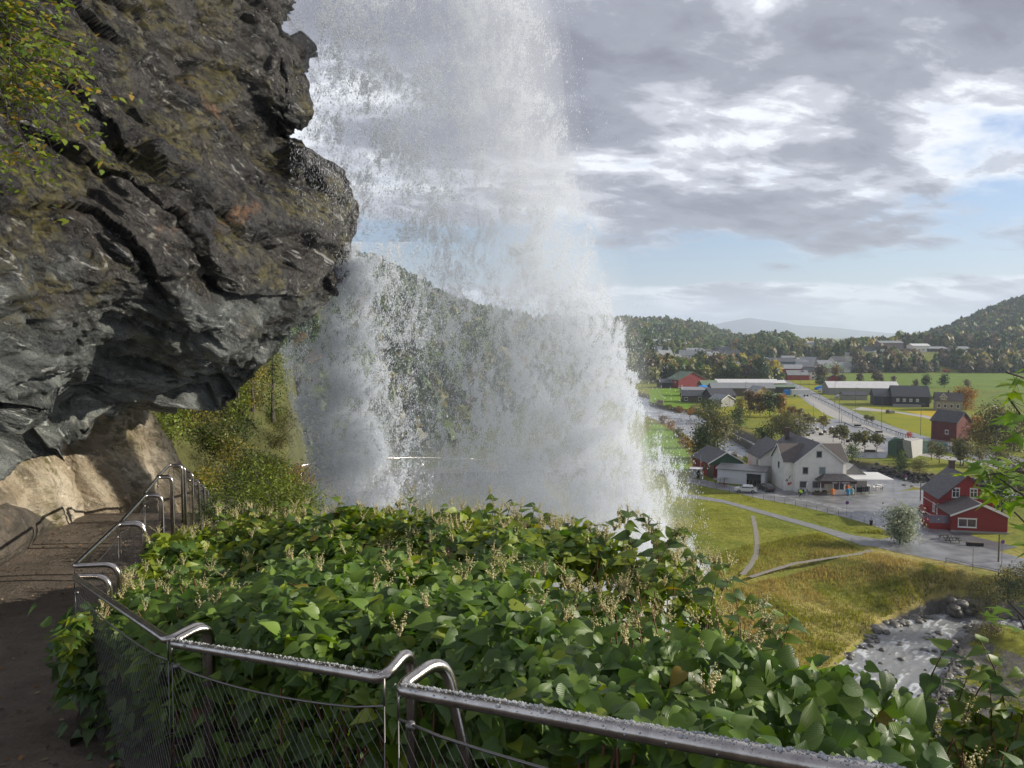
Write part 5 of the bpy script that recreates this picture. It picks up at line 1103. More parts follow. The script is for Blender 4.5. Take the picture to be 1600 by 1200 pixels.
def win(parent, x, z, w_, h, face, y=0.0, fm=None, pane=None, cross=False, name='window', two=False, fw=.09):
    """face: 'f' plane y=const looking -y, 'l' plane x=const looking -x, 'r' looking +x"""
    f = MB(); p = MB()
    def B(mb, a0, b0, a1, b1, d0, d1):
        if face == 'f': mb.box(a0, y-d1, b0, a1, y-d0, b1)
        elif face == 'l': mb.box(y-d1, a0, b0, y-d0, a1, b1)
        else: mb.box(y+d0, a0, b0, y+d1, a1, b1)
    x0, x1, z1 = x, x+w_, z+h
    for a in ((x0-fw,z-fw,x1+fw,z),(x0-fw,z1,x1+fw,z1+fw),(x0-fw,z,x0,z1),(x1,z,x1+fw,z1)): B(f, *a, .004, .07)
    B(f, x0-fw*1.5, z1+fw, x1+fw*1.5, z1+fw*1.8, .004, .11); B(f, x0-fw*1.5, z-fw*1.7, x1+fw*1.5, z-fw, .004, .11)
    if cross or two: B(f, (x0+x1)/2-fw*.4, z, (x0+x1)/2+fw*.4, z1, .012, .06)
    if cross: B(f, x0, z+h*.62, x1, z+h*.62+fw*.7, .012, .055)
    B(p, x0+.003, z+.003, x1-.003, z1-.003, .003, .03)
    fo = f.build(name, fm or M_trim, parent); p.build('pane', pane or M_glass, fo); return fo
def gable(parent, x0, y0, w_, d, eave, rid, axis='y', wm=None, rm=None, oh=.35, z0=0, trim=None, wname='wall', th=.14, rname='roof', fnd=None, gm=None):
    x1, y1 = x0+w_, y0+d; mb = MB(); cx, cy = (x0+x1)/2, (y0+y1)/2
    if axis == 'y': lo = [(x0,y0,z0),(x1,y0,z0),(x1,y0,eave),(cx,y0,rid),(x0,y0,eave)]; hi = [(a,y1,c) for a,_,c in lo]
    else: lo = [(x0,y1,z0),(x0,y0,z0),(x0,y0,eave),(x0,cy,rid),(x0,y1,eave)]; hi = [(x1,b,c) for _,b,c in lo]
    mb.hull(lo, hi); wo = mb.build(wname, wm, parent)
    rb = MB(); k = (rid-eave)/((w_ if axis == 'y' else d)/2); e = .02
    if axis == 'y':
        for s in (-1, 1):
            xe = cx+s*(w_/2+oh); ze = eave-oh*k; qd = [(xe,y0-oh,ze+th+e),(cx,y0-oh,rid+th+e),(cx,y1+oh,rid+th+e),(xe,y1+oh,ze+th+e)]
            rb.slab(qd if s < 0 else qd[::-1], -th if False else th)
    else:
        for s in (-1, 1):
            ye = cy+s*(d/2+oh); ze = eave-oh*k; qd = [(x0-oh,ye,ze+th+e),(x1+oh,ye,ze+th+e),(x1+oh,cy,rid+th+e),(x0-oh,cy,rid+th+e)]
            rb.slab(qd if s < 0 else qd[::-1], th)
    ro = rb.build(rname, rm, parent)
    if trim:
        q_ = oh+.03
        if axis == 'y':
            for yy in (y0-q_, y1+oh):
                tb = MB()
                for s in (-1,1):
                    a = (cx, rid+th+e+.03); b = (cx+s*(w_/2+oh), eave-oh*k+th+e+.03); lo = [(a[0],yy,a[1]-.28),(b[0],yy,b[1]-.28),(b[0],yy,b[1]),(a[0],yy,a[1])]
                    tb.hull(lo, [(p,yy+.03,r_) for p,_,r_ in lo])
                tb.build('bargeboard', trim, ro)
        else:
            for xx in (x0-q_, x1+oh):
                tb = MB()
                for s in (-1,1):
                    a = (cy, rid+th+e+.03); b = (cy+s*(d/2+oh), eave-oh*k+th+e+.03); lo = [(xx,a[0],a[1]-.28),(xx,b[0],b[1]-.28),(xx,b[0],b[1]),(xx,a[0],a[1])]
                    tb.hull(lo, [(xx+.03,q2,r_) for _,q2,r_ in lo])
                tb.build('bargeboard', trim, ro)
    if fnd: MB().box(x0-.04,y0-.04,0,x1+.04,y1+.04,fnd).build('foundation', M_conc, parent)
    return wo, ro
def chimney(parent, x, y, z0, z1, s=.5): return MB().box(x-s/2,y-s/2,z0,x+s/2,y+s/2,z1).box(x-s/2-.06,y-s/2-.06,z1,x+s/2+.06,y+s/2+.06,z1+.1).build('chimney', M_brick, parent)
# ---- the large white house with the shop
def white_house():
    o = G(1238,770); e = empty('white_house', (56.2,151,0), -.02, 'large white gabled wooden house with dark slate roofs beside the road', 'house')
    gable(e, 0,0, 9.4,17.5, 6.0,9.75,'y', M_white, M_slate, .4, trim=M_trim)
    gable(e, -1.7,1.5, 11.9+.5,7.6, 6.0,8.9,'x', M_white, M_slate2, .32, trim=M_trim, wname='cross_wall', rname='cross_roof')
    gable(e, -3.4,11.6, 8.0,9.2, 5.2,8.3,'y', M_white, M_slate, .45, wname='rear_wall', rname='rear_roof')
    ch = chimney(e, 3.2,14.8, 8.3,11.1,.75)
    G_ = M_wtrim
    win(e, 4.15,7.05,.95,1.1,'f',0,G_); win(e, 1.5,3.75,.95,1.2,'f',0,G_); win(e, 4.75,3.75,1.1,1.2,'f',0,G_, mat('curtained_pane', (.22,.27,.27), rough=.2))
    win(e, 1.0,1.0,1.35,1.15,'f',0,G_); win(e, 3.5,1.0,2.2,1.15,'f',0,G_, two=True)
    win(e, 4.3,4.2,.85,1.1,'l',-1.7,G_); win(e, 13.2,3.2,.9,1.2,'l',-3.4,G_, mat('yellow_pane', (.32,.28,.14), rough=.3)); win(e, 9.3,1.2,.8,1.6,'l',0,G_)
    # porch roof with the shop counter below
    pr = MB(); x0, x1, yf, yb, z0, z1 = 3.9,11.3,-2.6,0.02,2.75,3.75
    b = [(x0,yf,z0),(x1,yf,z0),(x1,yb+.6,z0),(x0,yb,z0)]; t_ = [(x0+1.6,yb-.6,z1),(x1-1.7,yb-.6,z1),(x1-1.7,yb-.02,z1),(x0+1.6,yb-.02,z1)]
    pr.hull([(a,b_,c-.12) for a,b_,c in b], b); pr.add(b+t_, [(0,1,5,4),(1,2,6,5),(3,0,4,7),(4,5,6,7)]); pr.build('porch_roof', M_slate, e)
    MB().box(x0+.2,yf+.12,2.18,x1-.2,yf+.2,2.62).build('sign_board', mat('dark_sign', (.06,.02,.025)), e)
    lt = MB(); x = x0+2.5
    for k, w_ in enumerate([.22,.2,.22,.2,0,.2,0,.22,.2,.24,.2,.2,.22]):
        if w_: lt.box(x,yf+.09,2.3,x+w_*.8,yf+.118,2.5)
        x += .26
    lt.build('lettering', M_trim, e)
    for px_ in (x0+.25, x0+2.7, x1-2.6, x1-.3): MB().box(px_-.06,yf+.2,0,px_+.06,yf+.32,2.6).build('porch_post', M_trim, e)
    MB().box(x0+2.7,yf+.33,0,x1-2.4,yf+.43,1.0).box(x0+2.7,yf+.33,1.0,x0+2.78,yf+.43,2.18).box(x1-2.48,yf+.33,1.0,x1-2.4,yf+.43,2.18).box(x0+3.9,yf+.33,1.0,x0+3.98,yf+.43,2.18).build('shop_counter', M_white, e)
    MB().box(x0+2.75,yf+.46,1.0,x1-2.45,yf+.5,2.18).build('shop_window', M_glass, e)
    for i, (x, z) in enumerate(((-1.25,1.9),(-.55,2.3))):
        pass
    MB().box(-.95,1.42,1.2,-.55,1.49,1.65).box(-.45,1.42,1.35,-.2,1.49,1.75).build('wall_sign', mat('red_sign', (.4,.03,.03)), e)
    MB().tube([(-1.35,1.45,2.0),(-1.1,1.45,2.4),(-.9,1.45,2.2),(-1.1,1.45,1.95),(-1.35,1.45,2.0)],.05,6).tube([(-.75,1.45,2.45),(-.45,1.45,3.1)],.06,6).build('wall_lamp', M_dark, e)
    for (x,y,z1) in ((-.03,-.03,5.9),(9.45,-.05,5.9)): MB().tube([(x,y,.1),(x,y,z1)],.05,6).build('downpipe', M_trim, e)
    # grey annex at the right
    gable(e, 9.9,3.0, 5.6,5.5, 2.7,4.9,'y', M_greyw, M_greyr, .3, wname='annex_wall', rname='annex_roof')
white_house()
def marquee():
    e = empty('marquee', (67.0,151.5,0), -.02, 'white flat marquee over the cafe terrace right of the white house', 'tent'); w_, d, h = 9.0, 6.5, 2.5
    MB().add([(0,0,h),(w_,0,h),(w_,d,h),(0,d,h),(1.2,d*.5,h+.9),(w_-1.8,d*.5,h+.9)], [(0,1,5,4),(1,2,5),(2,3,4,5),(3,0,4)]).build('canopy', M_cloth, e)
    MB().box(0,0,h-.3,w_,.03,h).box(w_-.03,.03,h-.3,w_,d,h).build('valance', M_cloth, e)
    for x in (.05,w_*.5,w_-.05):
        for y in (.08,d-.08): MB().box(x-.04,y-.04,0,x+.04,y+.04,h-.002).build('pole', M_trim, e)
marquee()
M_fab = lambda n, c: mat(n, c, rough=.9)
M_dkfab = M_fab('dark_fabric', (.02,.02,.024)); M_wplas = mat('white_plastic', (.7,.7,.68), rough=.4)
def cafe_table(x, y, lab):
    e = empty('cafe_table', (x,y,0), random.random(), lab, 'table', 'white cafe tables under the marquee'); MB().lathe([(.45,.70),(.46,.72),(.45,.74)], 14).build('tabletop', M_wplas, e); MB().lathe([(.22,0),(.04,.05),(.04,.70)], 8).build('leg', M_wplas, e)
def cafe_chair(x, y, rz, col=M_wplas, lab='white plastic chair at the cafe terrace', grp='chairs on the cafe terrace'):
    e = empty('cafe_chair', (x,y,0), rz, lab, 'chair', grp); MB().box(-.22,-.22,.42,.22,.22,.46).build('seat', col, e); MB().box(-.22,.2,.46,.22,.24,.86).build('backrest', col, e)
    for a in (-1,1):
        for b in (-1,1): MB().box(a*.19-.02,b*.19-.02,0,a*.19+.02,b*.19+.02,.42).build('leg', col, e)
r3 = random.Random(4)
for i in range(6):
    x, y = 68.2+1.35*i, 153+(i%2)*2.2; cafe_table(x, y, 'white round cafe table on the terrace')
    for a in (0, 2.1, 4.2): cafe_chair(x+.75*math.cos(a+i), y+.75*math.sin(a+i), a+i-math.pi/2, M_wplas if (i+int(a))%3 else M_dkfab, ('white' if (i+int(a))%3 else 'black')+' chair at the cafe terrace', ('white' if (i+int(a))%3 else 'black')+' chairs on the cafe terrace')
def jacket(x, y, z, col, lab, sc=1.0, cat='coat'):
    e = empty('coat', (x,y,z), 0, lab, cat); m = M_fab('cloth', col)
    MB().lathe([(.02,1.45),(.1,1.42),(.25,1.3),(.24,1.0),(.28,.6),(.33,.35),(.30,.3)], 10).build('body', m, e)
    for s in (-1,1): MB().tube([(s*.2,0,1.32),(s*.36,-.02,1.05),(s*.40,-.05,.72)], [.09,.085,.07], 6).build('sleeve', m, e)
    MB().tube([(0,0,0),(0,0,1.5)], .025, 6).lathe([(.22,0),(.2,.03)],8).build('stand', M_dark, e)
b = (56.2,151)
jacket(62.3,147.6,0,(.75,.22,.03),'bright orange jacket displayed in front of the shop window'); jacket(65.3,147.6,0,(.02,.30,.50),'blue coat displayed at the right of the shop counter'); jacket(66.2,147.9,0,(.30,.38,.38),'grey green coat beside the blue one'); jacket(65.9,149.2,.4,(.75,.20,.04),'orange coat hanging under the corner of the porch roof')
def rack(x, y, lab, cols):
    e = empty('clothes_rack', (x,y,0), 0, lab, 'rack'); MB().tube([(-.8,0,0),(-.8,0,1.5),(.8,0,1.5),(.8,0,0)], .025, 6).build('frame', M_dark, e)
    for i in range(8): MB().hull([(-.7+.18*i,-.22,.5),(-.58+.18*i,-.22,.5),(-.58+.18*i,.22,.5),(-.7+.18*i,.22,.5)],[(-.68+.18*i,-.12,1.45),(-.62+.18*i,-.12,1.45),(-.62+.18*i,.12,1.45),(-.68+.18*i,.12,1.45)]).build('garment', cols[i%len(cols)], e)
rack(67.6,148.6,'rack of black clothes at the left edge of the marquee',[M_dkfab]); rack(69.4,149.4,'second rack of dark clothes beside the terrace tables',[M_dkfab, M_fab('grey_fabric',(.2,.2,.2))])
def crates(x, y, n, lab):
    e = empty('flower_box', (x,y,0), 0, lab, 'planter'); MB().box(-.5*n,-.3,0,.5*n,.3,.55).build('box', M_brownw, e); v, f, c = crown_cloud(.9,n*1.0,160,'round',9,PAL['rust']+PAL['green'],.16,.5); link('flowers', npmesh('flowers', v, f, M_leaf, col=c), e)
crates(59.6,148.6,1.6,'brown flower box against the white house wall, left one'); crates(61.2,148.9,1.0,'dark flower box below the shop counter')
def parasol(x, y, lab):
    e = empty('parasol', (x,y,0), 0, lab, 'parasol'); MB().tube([(0,0,0),(0,0,2.3)], .03, 6).lathe([(.3,0),(.25,.08)],10).build('pole', M_trim, e); MB().lathe([(.16,1.2),(.2,1.4),(.12,2.0),(.03,2.45)], 8).build('cover', M_wplas, e)
parasol(57.9,149.2,'folded pale parasol in front of the white house')
for i in range(3): cafe_chair(56.6+.8*i,149.4,.3*i,M_dkfab,'black chair under the folded parasol by the white house wall','black chairs by the white house wall')
# ---- garage and shed
def garage():
    e = empty('garage', (43.5,161.2,0), -.45, 'white flat roofed garage with a dark open doorway', 'garage'); W, D, H = 9.6, 6.0, 2.9
    mb = MB().box(0,0,0,6.0,.2,H).box(8.9,0,0,W,.2,H).box(6.0,0,2.4,8.9,.2,H).box(0,.2,0,.2,D,H).box(W-.2,.2,0,W,D,H).box(.2,D-.2,0,W-.2,D,H); mb.build('wall', mat('white_plaster', (.66,.67,.72), rough=.8, var=.06, vscale=1), e)
    MB().slab([(-.4,-.4,H+.18),(W+.4,-.4,H+.18),(W+.4,D+.3,H+.42),(-.4,D+.3,H+.42)], .14).build('roof', mat('felt_roof', (.17,.165,.165), rough=.4, var=.3, vscale=.7), e)
    MB().box(.22,.22,.01,W-.22,D-.22,.03).build('floor', M_dark, e)
    # black and white timber junk in the doorway
    for i in range(6): MB().tube([(6.3+.4*i,.7+.1*i,.02),(6.5+.35*i,1.1,1.0+.1*(i%3))], .06, 6).build('timber', [M_greyw,M_brownw][i%2], e)
garage()
def shed():
    e = empty('red_shed', (43.4,167.8,0), .12, 'long red shed with dark slate roof and green boarded gable behind the garage', 'shed')
    gable(e, 0,0, 7.9,10.2, 3.1,5.35,'y', M_red, M_slate, .4, trim=M_trim)
    MB().hull([(-.02,-.03,2.6),(7.92,-.03,2.6),(7.92,-.03,3.1),(3.95,-.03,5.3),(-.02,-.03,3.1)],[(-.02,-.004,2.6),(7.92,-.004,2.6),(7.92,-.004,3.1),(3.95,-.004,5.3),(-.02,-.004,3.1)]).build('green_gable', M_greenw, e)
    MB().box(-.04,-2.8,0,.0,1.0,2.9).build('side_wall', M_brownw, e)
    win(e, 2.2,1.3,.9,.9,'l',0,M_brownw); win(e, 7.6,1.3,.9,.9,'l',0,M_brownw)
shed()
def cabinet():
    b = G(1078,747); e = empty('utility_hut', b, -.3, 'small grey hut with a white roof and dark door by the red shed', 'hut'); MB().box(0,0,0,2.5,1.8,2.0).build('wall', M_greyw, e)
    MB().slab([(-.15,-.15,2.12),(2.65,-.15,2.12),(2.65,1.95,2.22),(-.15,1.95,2.22)], .1).build('roof', M_metalr, e); MB().box(1.4,-.04,.05,2.05,-.004,1.8).build('door', M_dark, e)
cabinet()
def pole(px, py, hpx, lab, m=None, r=.06, lamp=False, name='pole', grp=None, arm=0, cat=None):
    b = G(px, py); h = hpx*b.y/F; e = empty(name, b, 0, lab, cat or 'pole', grp); MB().tube([(0,0,0),(0,0,h)], [r*1.3,r*.8], 8).build('post', m or M_brownw, e)
    if lamp: MB().tube([(0,0,h-.1),(arm*.5,0,h+.1),(arm,0,h+.05)], .05, 6).build('arm', m or M_brownw, e); MB().box(arm-.1,-.12,h-.05,arm+.6,.12,h+.06).build('lamp_head', M_greyr, e)
    return e, h
pole(1094,746,36,'thin grey mast rising beside the grey hut', M_greyr, .04)
def yellow_flag():
    e, h = pole(1137,752,14,'yellow cloth figure standing in front of the garage wall', M_dark, .03, name='yellow_banner', cat='banner')
    MB().hull([(-.55,-.1,.9),(.5,-.1,.9),(.35,-.1,2.2),(0,-.1,2.7),(-.4,-.1,2.3)],[(-.45,.1,.9),(.4,.1,.9),(.3,.1,2.1),(0,.1,2.55),(-.3,.1,2.2)]).build('cloth', M_fab('yellow_cloth', (.8,.62,.03)), e)
yellow_flag()
def trailer():
    e = empty('drying_frame', G(1118,757), .3, 'low wooden rack with planks beside the garage corner', 'rack')
    for i in range(3): MB().tube([(i*1.0,0,0),(i*1.0+.2,.1,1.3)], .07, 6).build('leg', M_brownw, e)
    MB().slab([(-.3,-.5,1.15),(2.8,-.5,1.3),(2.8,.6,1.3),(-.3,.6,1.15)], .08).build('top', M_greyw, e)
trailer()
for i, (px, py) in enumerate([(1128,762),(1133,763)]):
    e = empty('bicycle', G(px, py-1), .5+i*.2, ['bicycle leaning by the yellow cloth figure, nearer the planks','bicycle leaning by the yellow cloth figure, nearer the road'][i], 'bicycle')
    for x in (-.52,.52):
        MB().tube([(x+.33*math.cos(a),0,.34+.33*math.sin(a)) for a in np.linspace(0,6.283,17)], .02, 5).build('wheel', M_dark, e)
    MB().tube([(-.52,0,.34),(-.1,0,.3),(.38,0,.82),(-.18,0,.85),(-.1,0,.3)], .02, 5).tube([(.52,0,.34),(.36,0,.98)], .02, 5).build('frame', M_fab('red_paint', (.5,.05,.05)), e); MB().box(-.3,-.07,.88,-.06,.07,.93).build('saddle', M_dark, e)
# ---- cars
def car(px, py, rz, col, lab, z=0, big=1.0, kind='hatch'):
    b = G(px, py); e = empty('parked_car', b, rz, lab, 'car'); e.scale = (big,)*3; paint = mat('car_paint', col, rough=.25, spec=.8)
    prof = [(-2.1,.35),(-2.12,.75),(-1.95,.95),(-1.75,1.0),(-1.35,1.42),(-.2,1.47),(.55,1.38),(1.15,.98),(1.9,.85),(2.12,.65),(2.12,.35)] if kind == 'hatch' else [(-1.6,.35),(-1.62,.8),(-1.5,1.0),(-1.35,1.5),(0.2,1.55),(.9,1.0),(1.5,.9),(1.6,.6),(1.6,.35)]
    def inset(z): return .86 if z < 1.02 else .70
    mb = MB(); n = len(prof); rings = []
    for s in (-1,1): rings.append([(x, s*inset(z), z) for x, z in prof])
    mb.add(rings[0]+rings[1], [tuple(range(n)), tuple(range(n,2*n))[::-1]]+[(i,n+i,n+(i+1)%n,(i+1)%n) for i in range(n)]); mb.build('body', paint, e)
    k = 3 if kind == 'hatch' else 3
    for s in (-1,1):
        y0, y1 = s*.875, s*.715
        lowx0, hix0, hix1, lowx1 = (-1.6,-1.25,.45,.98) if kind == 'hatch' else (-1.4,-1.2,.1,.8)
        MB().add([(lowx0,y0,1.0),(lowx1,y0,1.0),(hix1,y1,1.36),(hix0,y1,1.38)], [(0,1,2,3) if s < 0 else (3,2,1,0)]).build('side_window', M_glass, e)
    if kind == 'hatch':
        MB().add([(1.13,-.68,1.02),(1.13,.68,1.02),(.59,.62,1.39),(.59,-.62,1.39)],[(0,1,2,3)]).build('windscreen', M_glass, e); MB().add([(-1.78,-.66,1.03),(-1.78,.66,1.03),(-1.40,.6,1.41),(-1.40,-.6,1.41)],[(3,2,1,0)]).build('rear_window', M_glass, e)
    else: MB().add([(.93,-.66,1.02),(.93,.66,1.02),(.26,.6,1.54),(.26,-.6,1.54)],[(0,1,2,3)]).build('windscreen', M_glass, e)
    xw = 1.3 if kind == 'hatch' else 1.0
    for x in (-xw, xw):
        for s in (-1,1):
            t = MB().tube([(x,s*.70,.32),(x,s*.90,.32)], .32, 14).build('wheel', M_dark, e); MB().tube([(x,s*.901,.32),(x,s*.915,.32)], .19, 10).build('rim', M_greyr, t)
    xe = prof[-2][0]
    for s in (-1,1): MB().box(xe-.03,s*.62-.16,.6,xe+.025,s*.62+.16,.76).build('headlight', M_wplas, e); MB().box(-xe-.03,s*.66-.1,.72,-xe+.02,s*.66+.1,.92).build('tail_light', mat('tail_red', (.4,.02,.02), rough=.3), e)
    return e
car(1165,769,2.9,(.72,.72,.72),'small white car parked by the road in front of the garage'); car(1197,766,1.75,(.05,.05,.055),'dark grey car parked between the garage and the white house')
car(1446,801,1.35,(.42,.03,.03),'small red vehicle parked against the left wall of the red house', kind='van', big=.95)
car(1391,646,.4,(.06,.04,.035),'dark brown van standing on the yellow grass beyond the main road', kind='van', big=1.0)
# ---- red house
def red_house():
    e = empty('red_house', (71.4,126.6,0), -.20, 'red wooden house with white cross windows, slate roof and low annex by the road', 'house')
    gable(e, 0,0, 8.0,8.6, 4.15,7.9,'y', M_red, M_slate, .45, trim=M_dred, fnd=.35); ch = chimney(e, 4.2,7.9, 7.3,9.2,.8); MB().box(3.7,7.4,9.31,4.7,8.4,9.36).build('cap', M_conc, ch)
    gable(e, -.35,-6.6, 8.0,6.58, 2.75,4.55,'y', wall('red_boards_deep', (.24,.018,.015), s=1.2), M_slate2, .4, trim=M_trim, wname='annex_wall', rname='annex_roof')
    MB().box(-.5,-6.75,0,7.8,-6.58,.28).build('foundation', M_conc, e)
    win(e, 1.85,4.35,.95,1.35,'f',0,None,None,True,fw=.11); win(e, 4.55,4.35,.95,1.35,'f',0,None,None,True,fw=.11)
    w1 = win(e, .35+.3,.95,2.45,1.15,'f',-6.6,two=True,fw=.12,pane=mat('curtained_window', (.10,.07,.07), rough=.15,var=.6,vscale=2))
    win(e, 2.4,1.2,.9,1.3,'l',0,None,mat('pale_pane', (.30,.28,.27), rough=.2),True); win(e, .5,1.2,.8,1.3,'l',0,None,mat('pale_pane', (.30,.28,.27), rough=.2),True)
    # glazed porch on the corner
    MB().box(-3.2,-5.4,.0,-.36,-1.4,1.0).build('porch_wall', M_red, e)
    po = MB()
    for x in (-3.2,-2.25,-1.3,-.45): po.box(x,-5.4,1.0,x+.08,-5.3,2.2)
    po.box(-3.2,-5.4,2.2,-.4,-5.3,2.3)
    for y in (-4.1,-2.8,-1.5): po.box(-3.2,y,1.0,-3.1,y+.08,2.2)
    po.box(-3.2,-5.3,2.2,-3.1,-1.4,2.3); f = po.build('porch_frame', wall('mauve_trim', (.35,.18,.22), s=0), e); MB().box(-3.12,-5.36,1.01,-.46,-5.33,2.19).build('pane', mat('porch_glass', (.17,.17,.22), rough=.1, spec=.9), f)
    MB().tube([(-.15,-.15,3.9),(-.12,-.12,.1)],.06,6).build('downpipe', M_dred, e); MB().tube([(8.15,-.15,3.9),(7.75,-.2,3.4),(7.75,-.2,2.2)],.06,6).build('downpipe', M_red, e)
    MB().tube([(-.05,0,2.55),(-.12,8.5,2.55)],.05,6).build('wall_cable', M_trim, e)
red_house()
def picnic(px, py, rz, lab):
    e = empty('picnic_table', G(px, py), rz, lab, 'table'); MB().box(-.9,-.35,.70,.9,.35,.74).build('tabletop', M_dark, e)
    for s in (-1,1): MB().box(-.9,s*.72-.13,.42,.9,s*.72+.13,.46).build('bench', M_dark, e)
    for x in (-.65,.65): MB().tube([(x,-.72,0),(x,-.2,.70)], .05, 5).tube([(x,.72,0),(x,.2,.70)], .05, 5).tube([(x,-.75,.40),(x,.75,.40)], .04, 5).build('leg', M_dark, e)
picnic(1478,843,.2,'dark picnic table by the annex of the red house, farther left'); picnic(1489,847,-.1,'dark picnic table by the annex of the red house, right one')
def bar(px, py, lab, w_=2.2):
    e = empty('planter', G(px, py), -.2, lab, 'planter'); MB().box(-w_/2,-.3,0,w_/2,.3,.5).build('box', M_dark, e); MB().box(-w_/2+.06,-.24,.5,w_/2-.06,.24,.56).build('soil', M_brownw, e)
bar(1523,853,'long black planter in front of the red house annex'); bar(1340,666,'black bench block on the car park kerb, left one'); bar(1373,676,'black bench block on the car park kerb, right one'); bar(1361,706,'long dark bench at the edge of the lawn'), bar(1354,706,'small dark litter bin beside the long bench', .7)
def sign(px, py, hpx, lab, plate=False, d=.62):
    b = G(px, py); h = hpx*b.y/F; e = empty('road_sign', b, 0, lab, 'sign', None); MB().tube([(0,0,0),(0,0,h)], .04, 6).build('post', M_greyr, e)
    MB().tube([(0,-.05,h-d/2),(0,-.075,h-d/2)], d/2, 20).build('disc', mat('sign_red', (.45,.02,.03), rough=.5), e); MB().tube([(0,-.077,h-d/2),(0,-.085,h-d/2)], d/2*.80, 20).build('face', mat('sign_blue', (.04,.06,.34), rough=.5), e)
    r_ = d/2*.80; MB().slab([(-r_*.72,-.09,h-d/2+r_*.6),(-r_*.6,-.09,h-d/2+r_*.72),(r_*.72,-.09,h-d/2-r_*.6),(r_*.6,-.09,h-d/2-r_*.72)], .004).build('bar', mat('sign_red2', (.5,.03,.03)), e)
    if plate: MB().box(-.2,-.06,h-d-.45,.2,-.04,h-d-.05).build('plate', M_trim, e)
sign(1323,805,23,'round no parking sign on the grass edge of the near road'); sign(1415,762,21,'round no parking sign with a white plate by the river bank', True); sign(1565,884,42,'round no parking sign at the right beside the brown post',d=.55)
pole(1438,782,32,'brown wooden post at the corner left of the red house', M_brownw, .09); pole(1560,878,44,'brown and white topped post by the sign right of the annex', M_brownw, .09); pole(1520,884,32,'thin grey post on the near edge of the road', M_greyr, .05)
def bin_(px, py, lab): e = empty('litter_bin', G(px, py), 0, lab, 'bin'); MB().lathe([(.22,0),(.26,.75)], 12).build('body', M_dark, e); MB().lathe([(.28,.75),(.28,.85),(.1,.95)], 12).build('lid', M_greyr, e)
bin_(1361,820,'small dark bin on the verge left of the silver willow')
# ---- verge fence (posts + wires) and meadow fence
def fence(pts, step, h, lab, m, r=.045, wires=2, name='fence'):
    P = [G(*p) for p in pts]; e = empty(name, P[0], 0, lab, 'fence'); wv = []
    for a, b in zip(P[:-1], P[1:]):
        n = max(1, int((b-a).length/step))
        for i in range(n): wv.append(a.lerp(b, i/n))
    wv.append(P[-1])
    for k, p in enumerate(wv):
        if k < 98: MB().tube([p-P[0], p-P[0]+Vector((0,0,h))], r, 5).build('post', m, e)
    w_ = MB()
    for j in range(wires): w_.tube([p-P[0]+Vector((0,0,h*(1-.4*j)-.06)) for p in wv], .012 if r < .05 else .03, 4)
    w_.build('rail' if r > .05 else 'wire', m, e); return e
M_post = mat('grey_post', (.12,.11,.10), rough=.9)
fence([(1066,748),(1090,757),(1120,766),(1160,775),(1210,784),(1260,794),(1310,806),(1350,818),(1385,832)], 2.2, 1.0, 'low post and wire fence along the near verge of the road', M_post, .04)
fence([(1010,690),(1030,706),(1052,716),(1076,724)], 2.5, 1.1, 'wooden fence across the bright green meadow by the river', M_brownw, .05)
fence([(1300,607),(1400,610),(1500,613.5),(1600,616)], 5, 1.2, 'long fence line crossing the wide green field', M_post, .06)
fence([(1490,712),(1520,722),(1560,735),(1605,746)], 2.2, 1.1, 'black railing along the road at the right below the maple leaves', M_dark, .055, 2, 'road_railing')
fence([(1478,880),(1520,891),(1560,899),(1605,908)], 2.0, .8, 'low railing where the near road meets the stream', M_post, .05, 2, 'road_railing')
def bigrail():
    P = [G(1236,604),G(1262,617),G(1300,635),G(1345,658),G(1400,678),G(1430,688),G(1470,698),G(1500,707)]; e = empty('road_barrier', P[0], 0, 'dark barrier running along the main road beside the footpath', 'barrier'); mb = MB()
    mb.tube([p-P[0]+Vector((0,0,.75)) for p in P], .10, 6); mb.build('beam', M_dark, e)
    k = 0
    for a, b in zip(P[:-1], P[1:]):
        for i in range(8): p = a.lerp(b, i/8); MB().box(p.x-P[0].x-.06,p.y-P[0].y-.06,0,p.x-P[0].x+.06,p.y-P[0].y+.06,.7).build('post', M_dark, e)
bigrail()
# ---- street lamps
M_lampm = mat('lamp_metal', (.10,.10,.10), rough=.6)
lamps = [(1311,662,52,'street lamp in the square'),(1377,666,48,'tall street lamp on the main road left of the black barn'),(1438,681,50,'tall brown lamp post with boxes beside the yellow grass'),(1336,646,40,'street lamp on the footpath side of the main road'),(1304,632,36,'street lamp halfway up the main road'),(1281,622,20,'short street lamp near the blue tarpaulin'),(1264,614,32,'street lamp by the white lorry'),(1250,609,26,'distant street lamp on the main road, second farthest'),(1239,604,22,'farthest street lamp on the main road'),
         (1225,634,22,'slim lamp post left of the birch row, in the field'),(1271,652,20,'slim post in the yellow lawn'),(1315,660,14,'short post at the car park entrance'),(1555,720,50,'pale wooden pole among the trees at the right'),(1392,702,16,'low lamp post beside the green building'),(1368,695,26,'low lamp post at the car park end'),(1332,660,16,'short lamp by the entrance'),(1164,635,38,'slim white pole in front of the long grey building')]
for px, py, h, lab in lamps: pole(px, py, h, lab, M_lampm, .07, lamp=h > 30, arm=.6, name='street_lamp', grp='lamp posts along the roads', cat='lamp post')
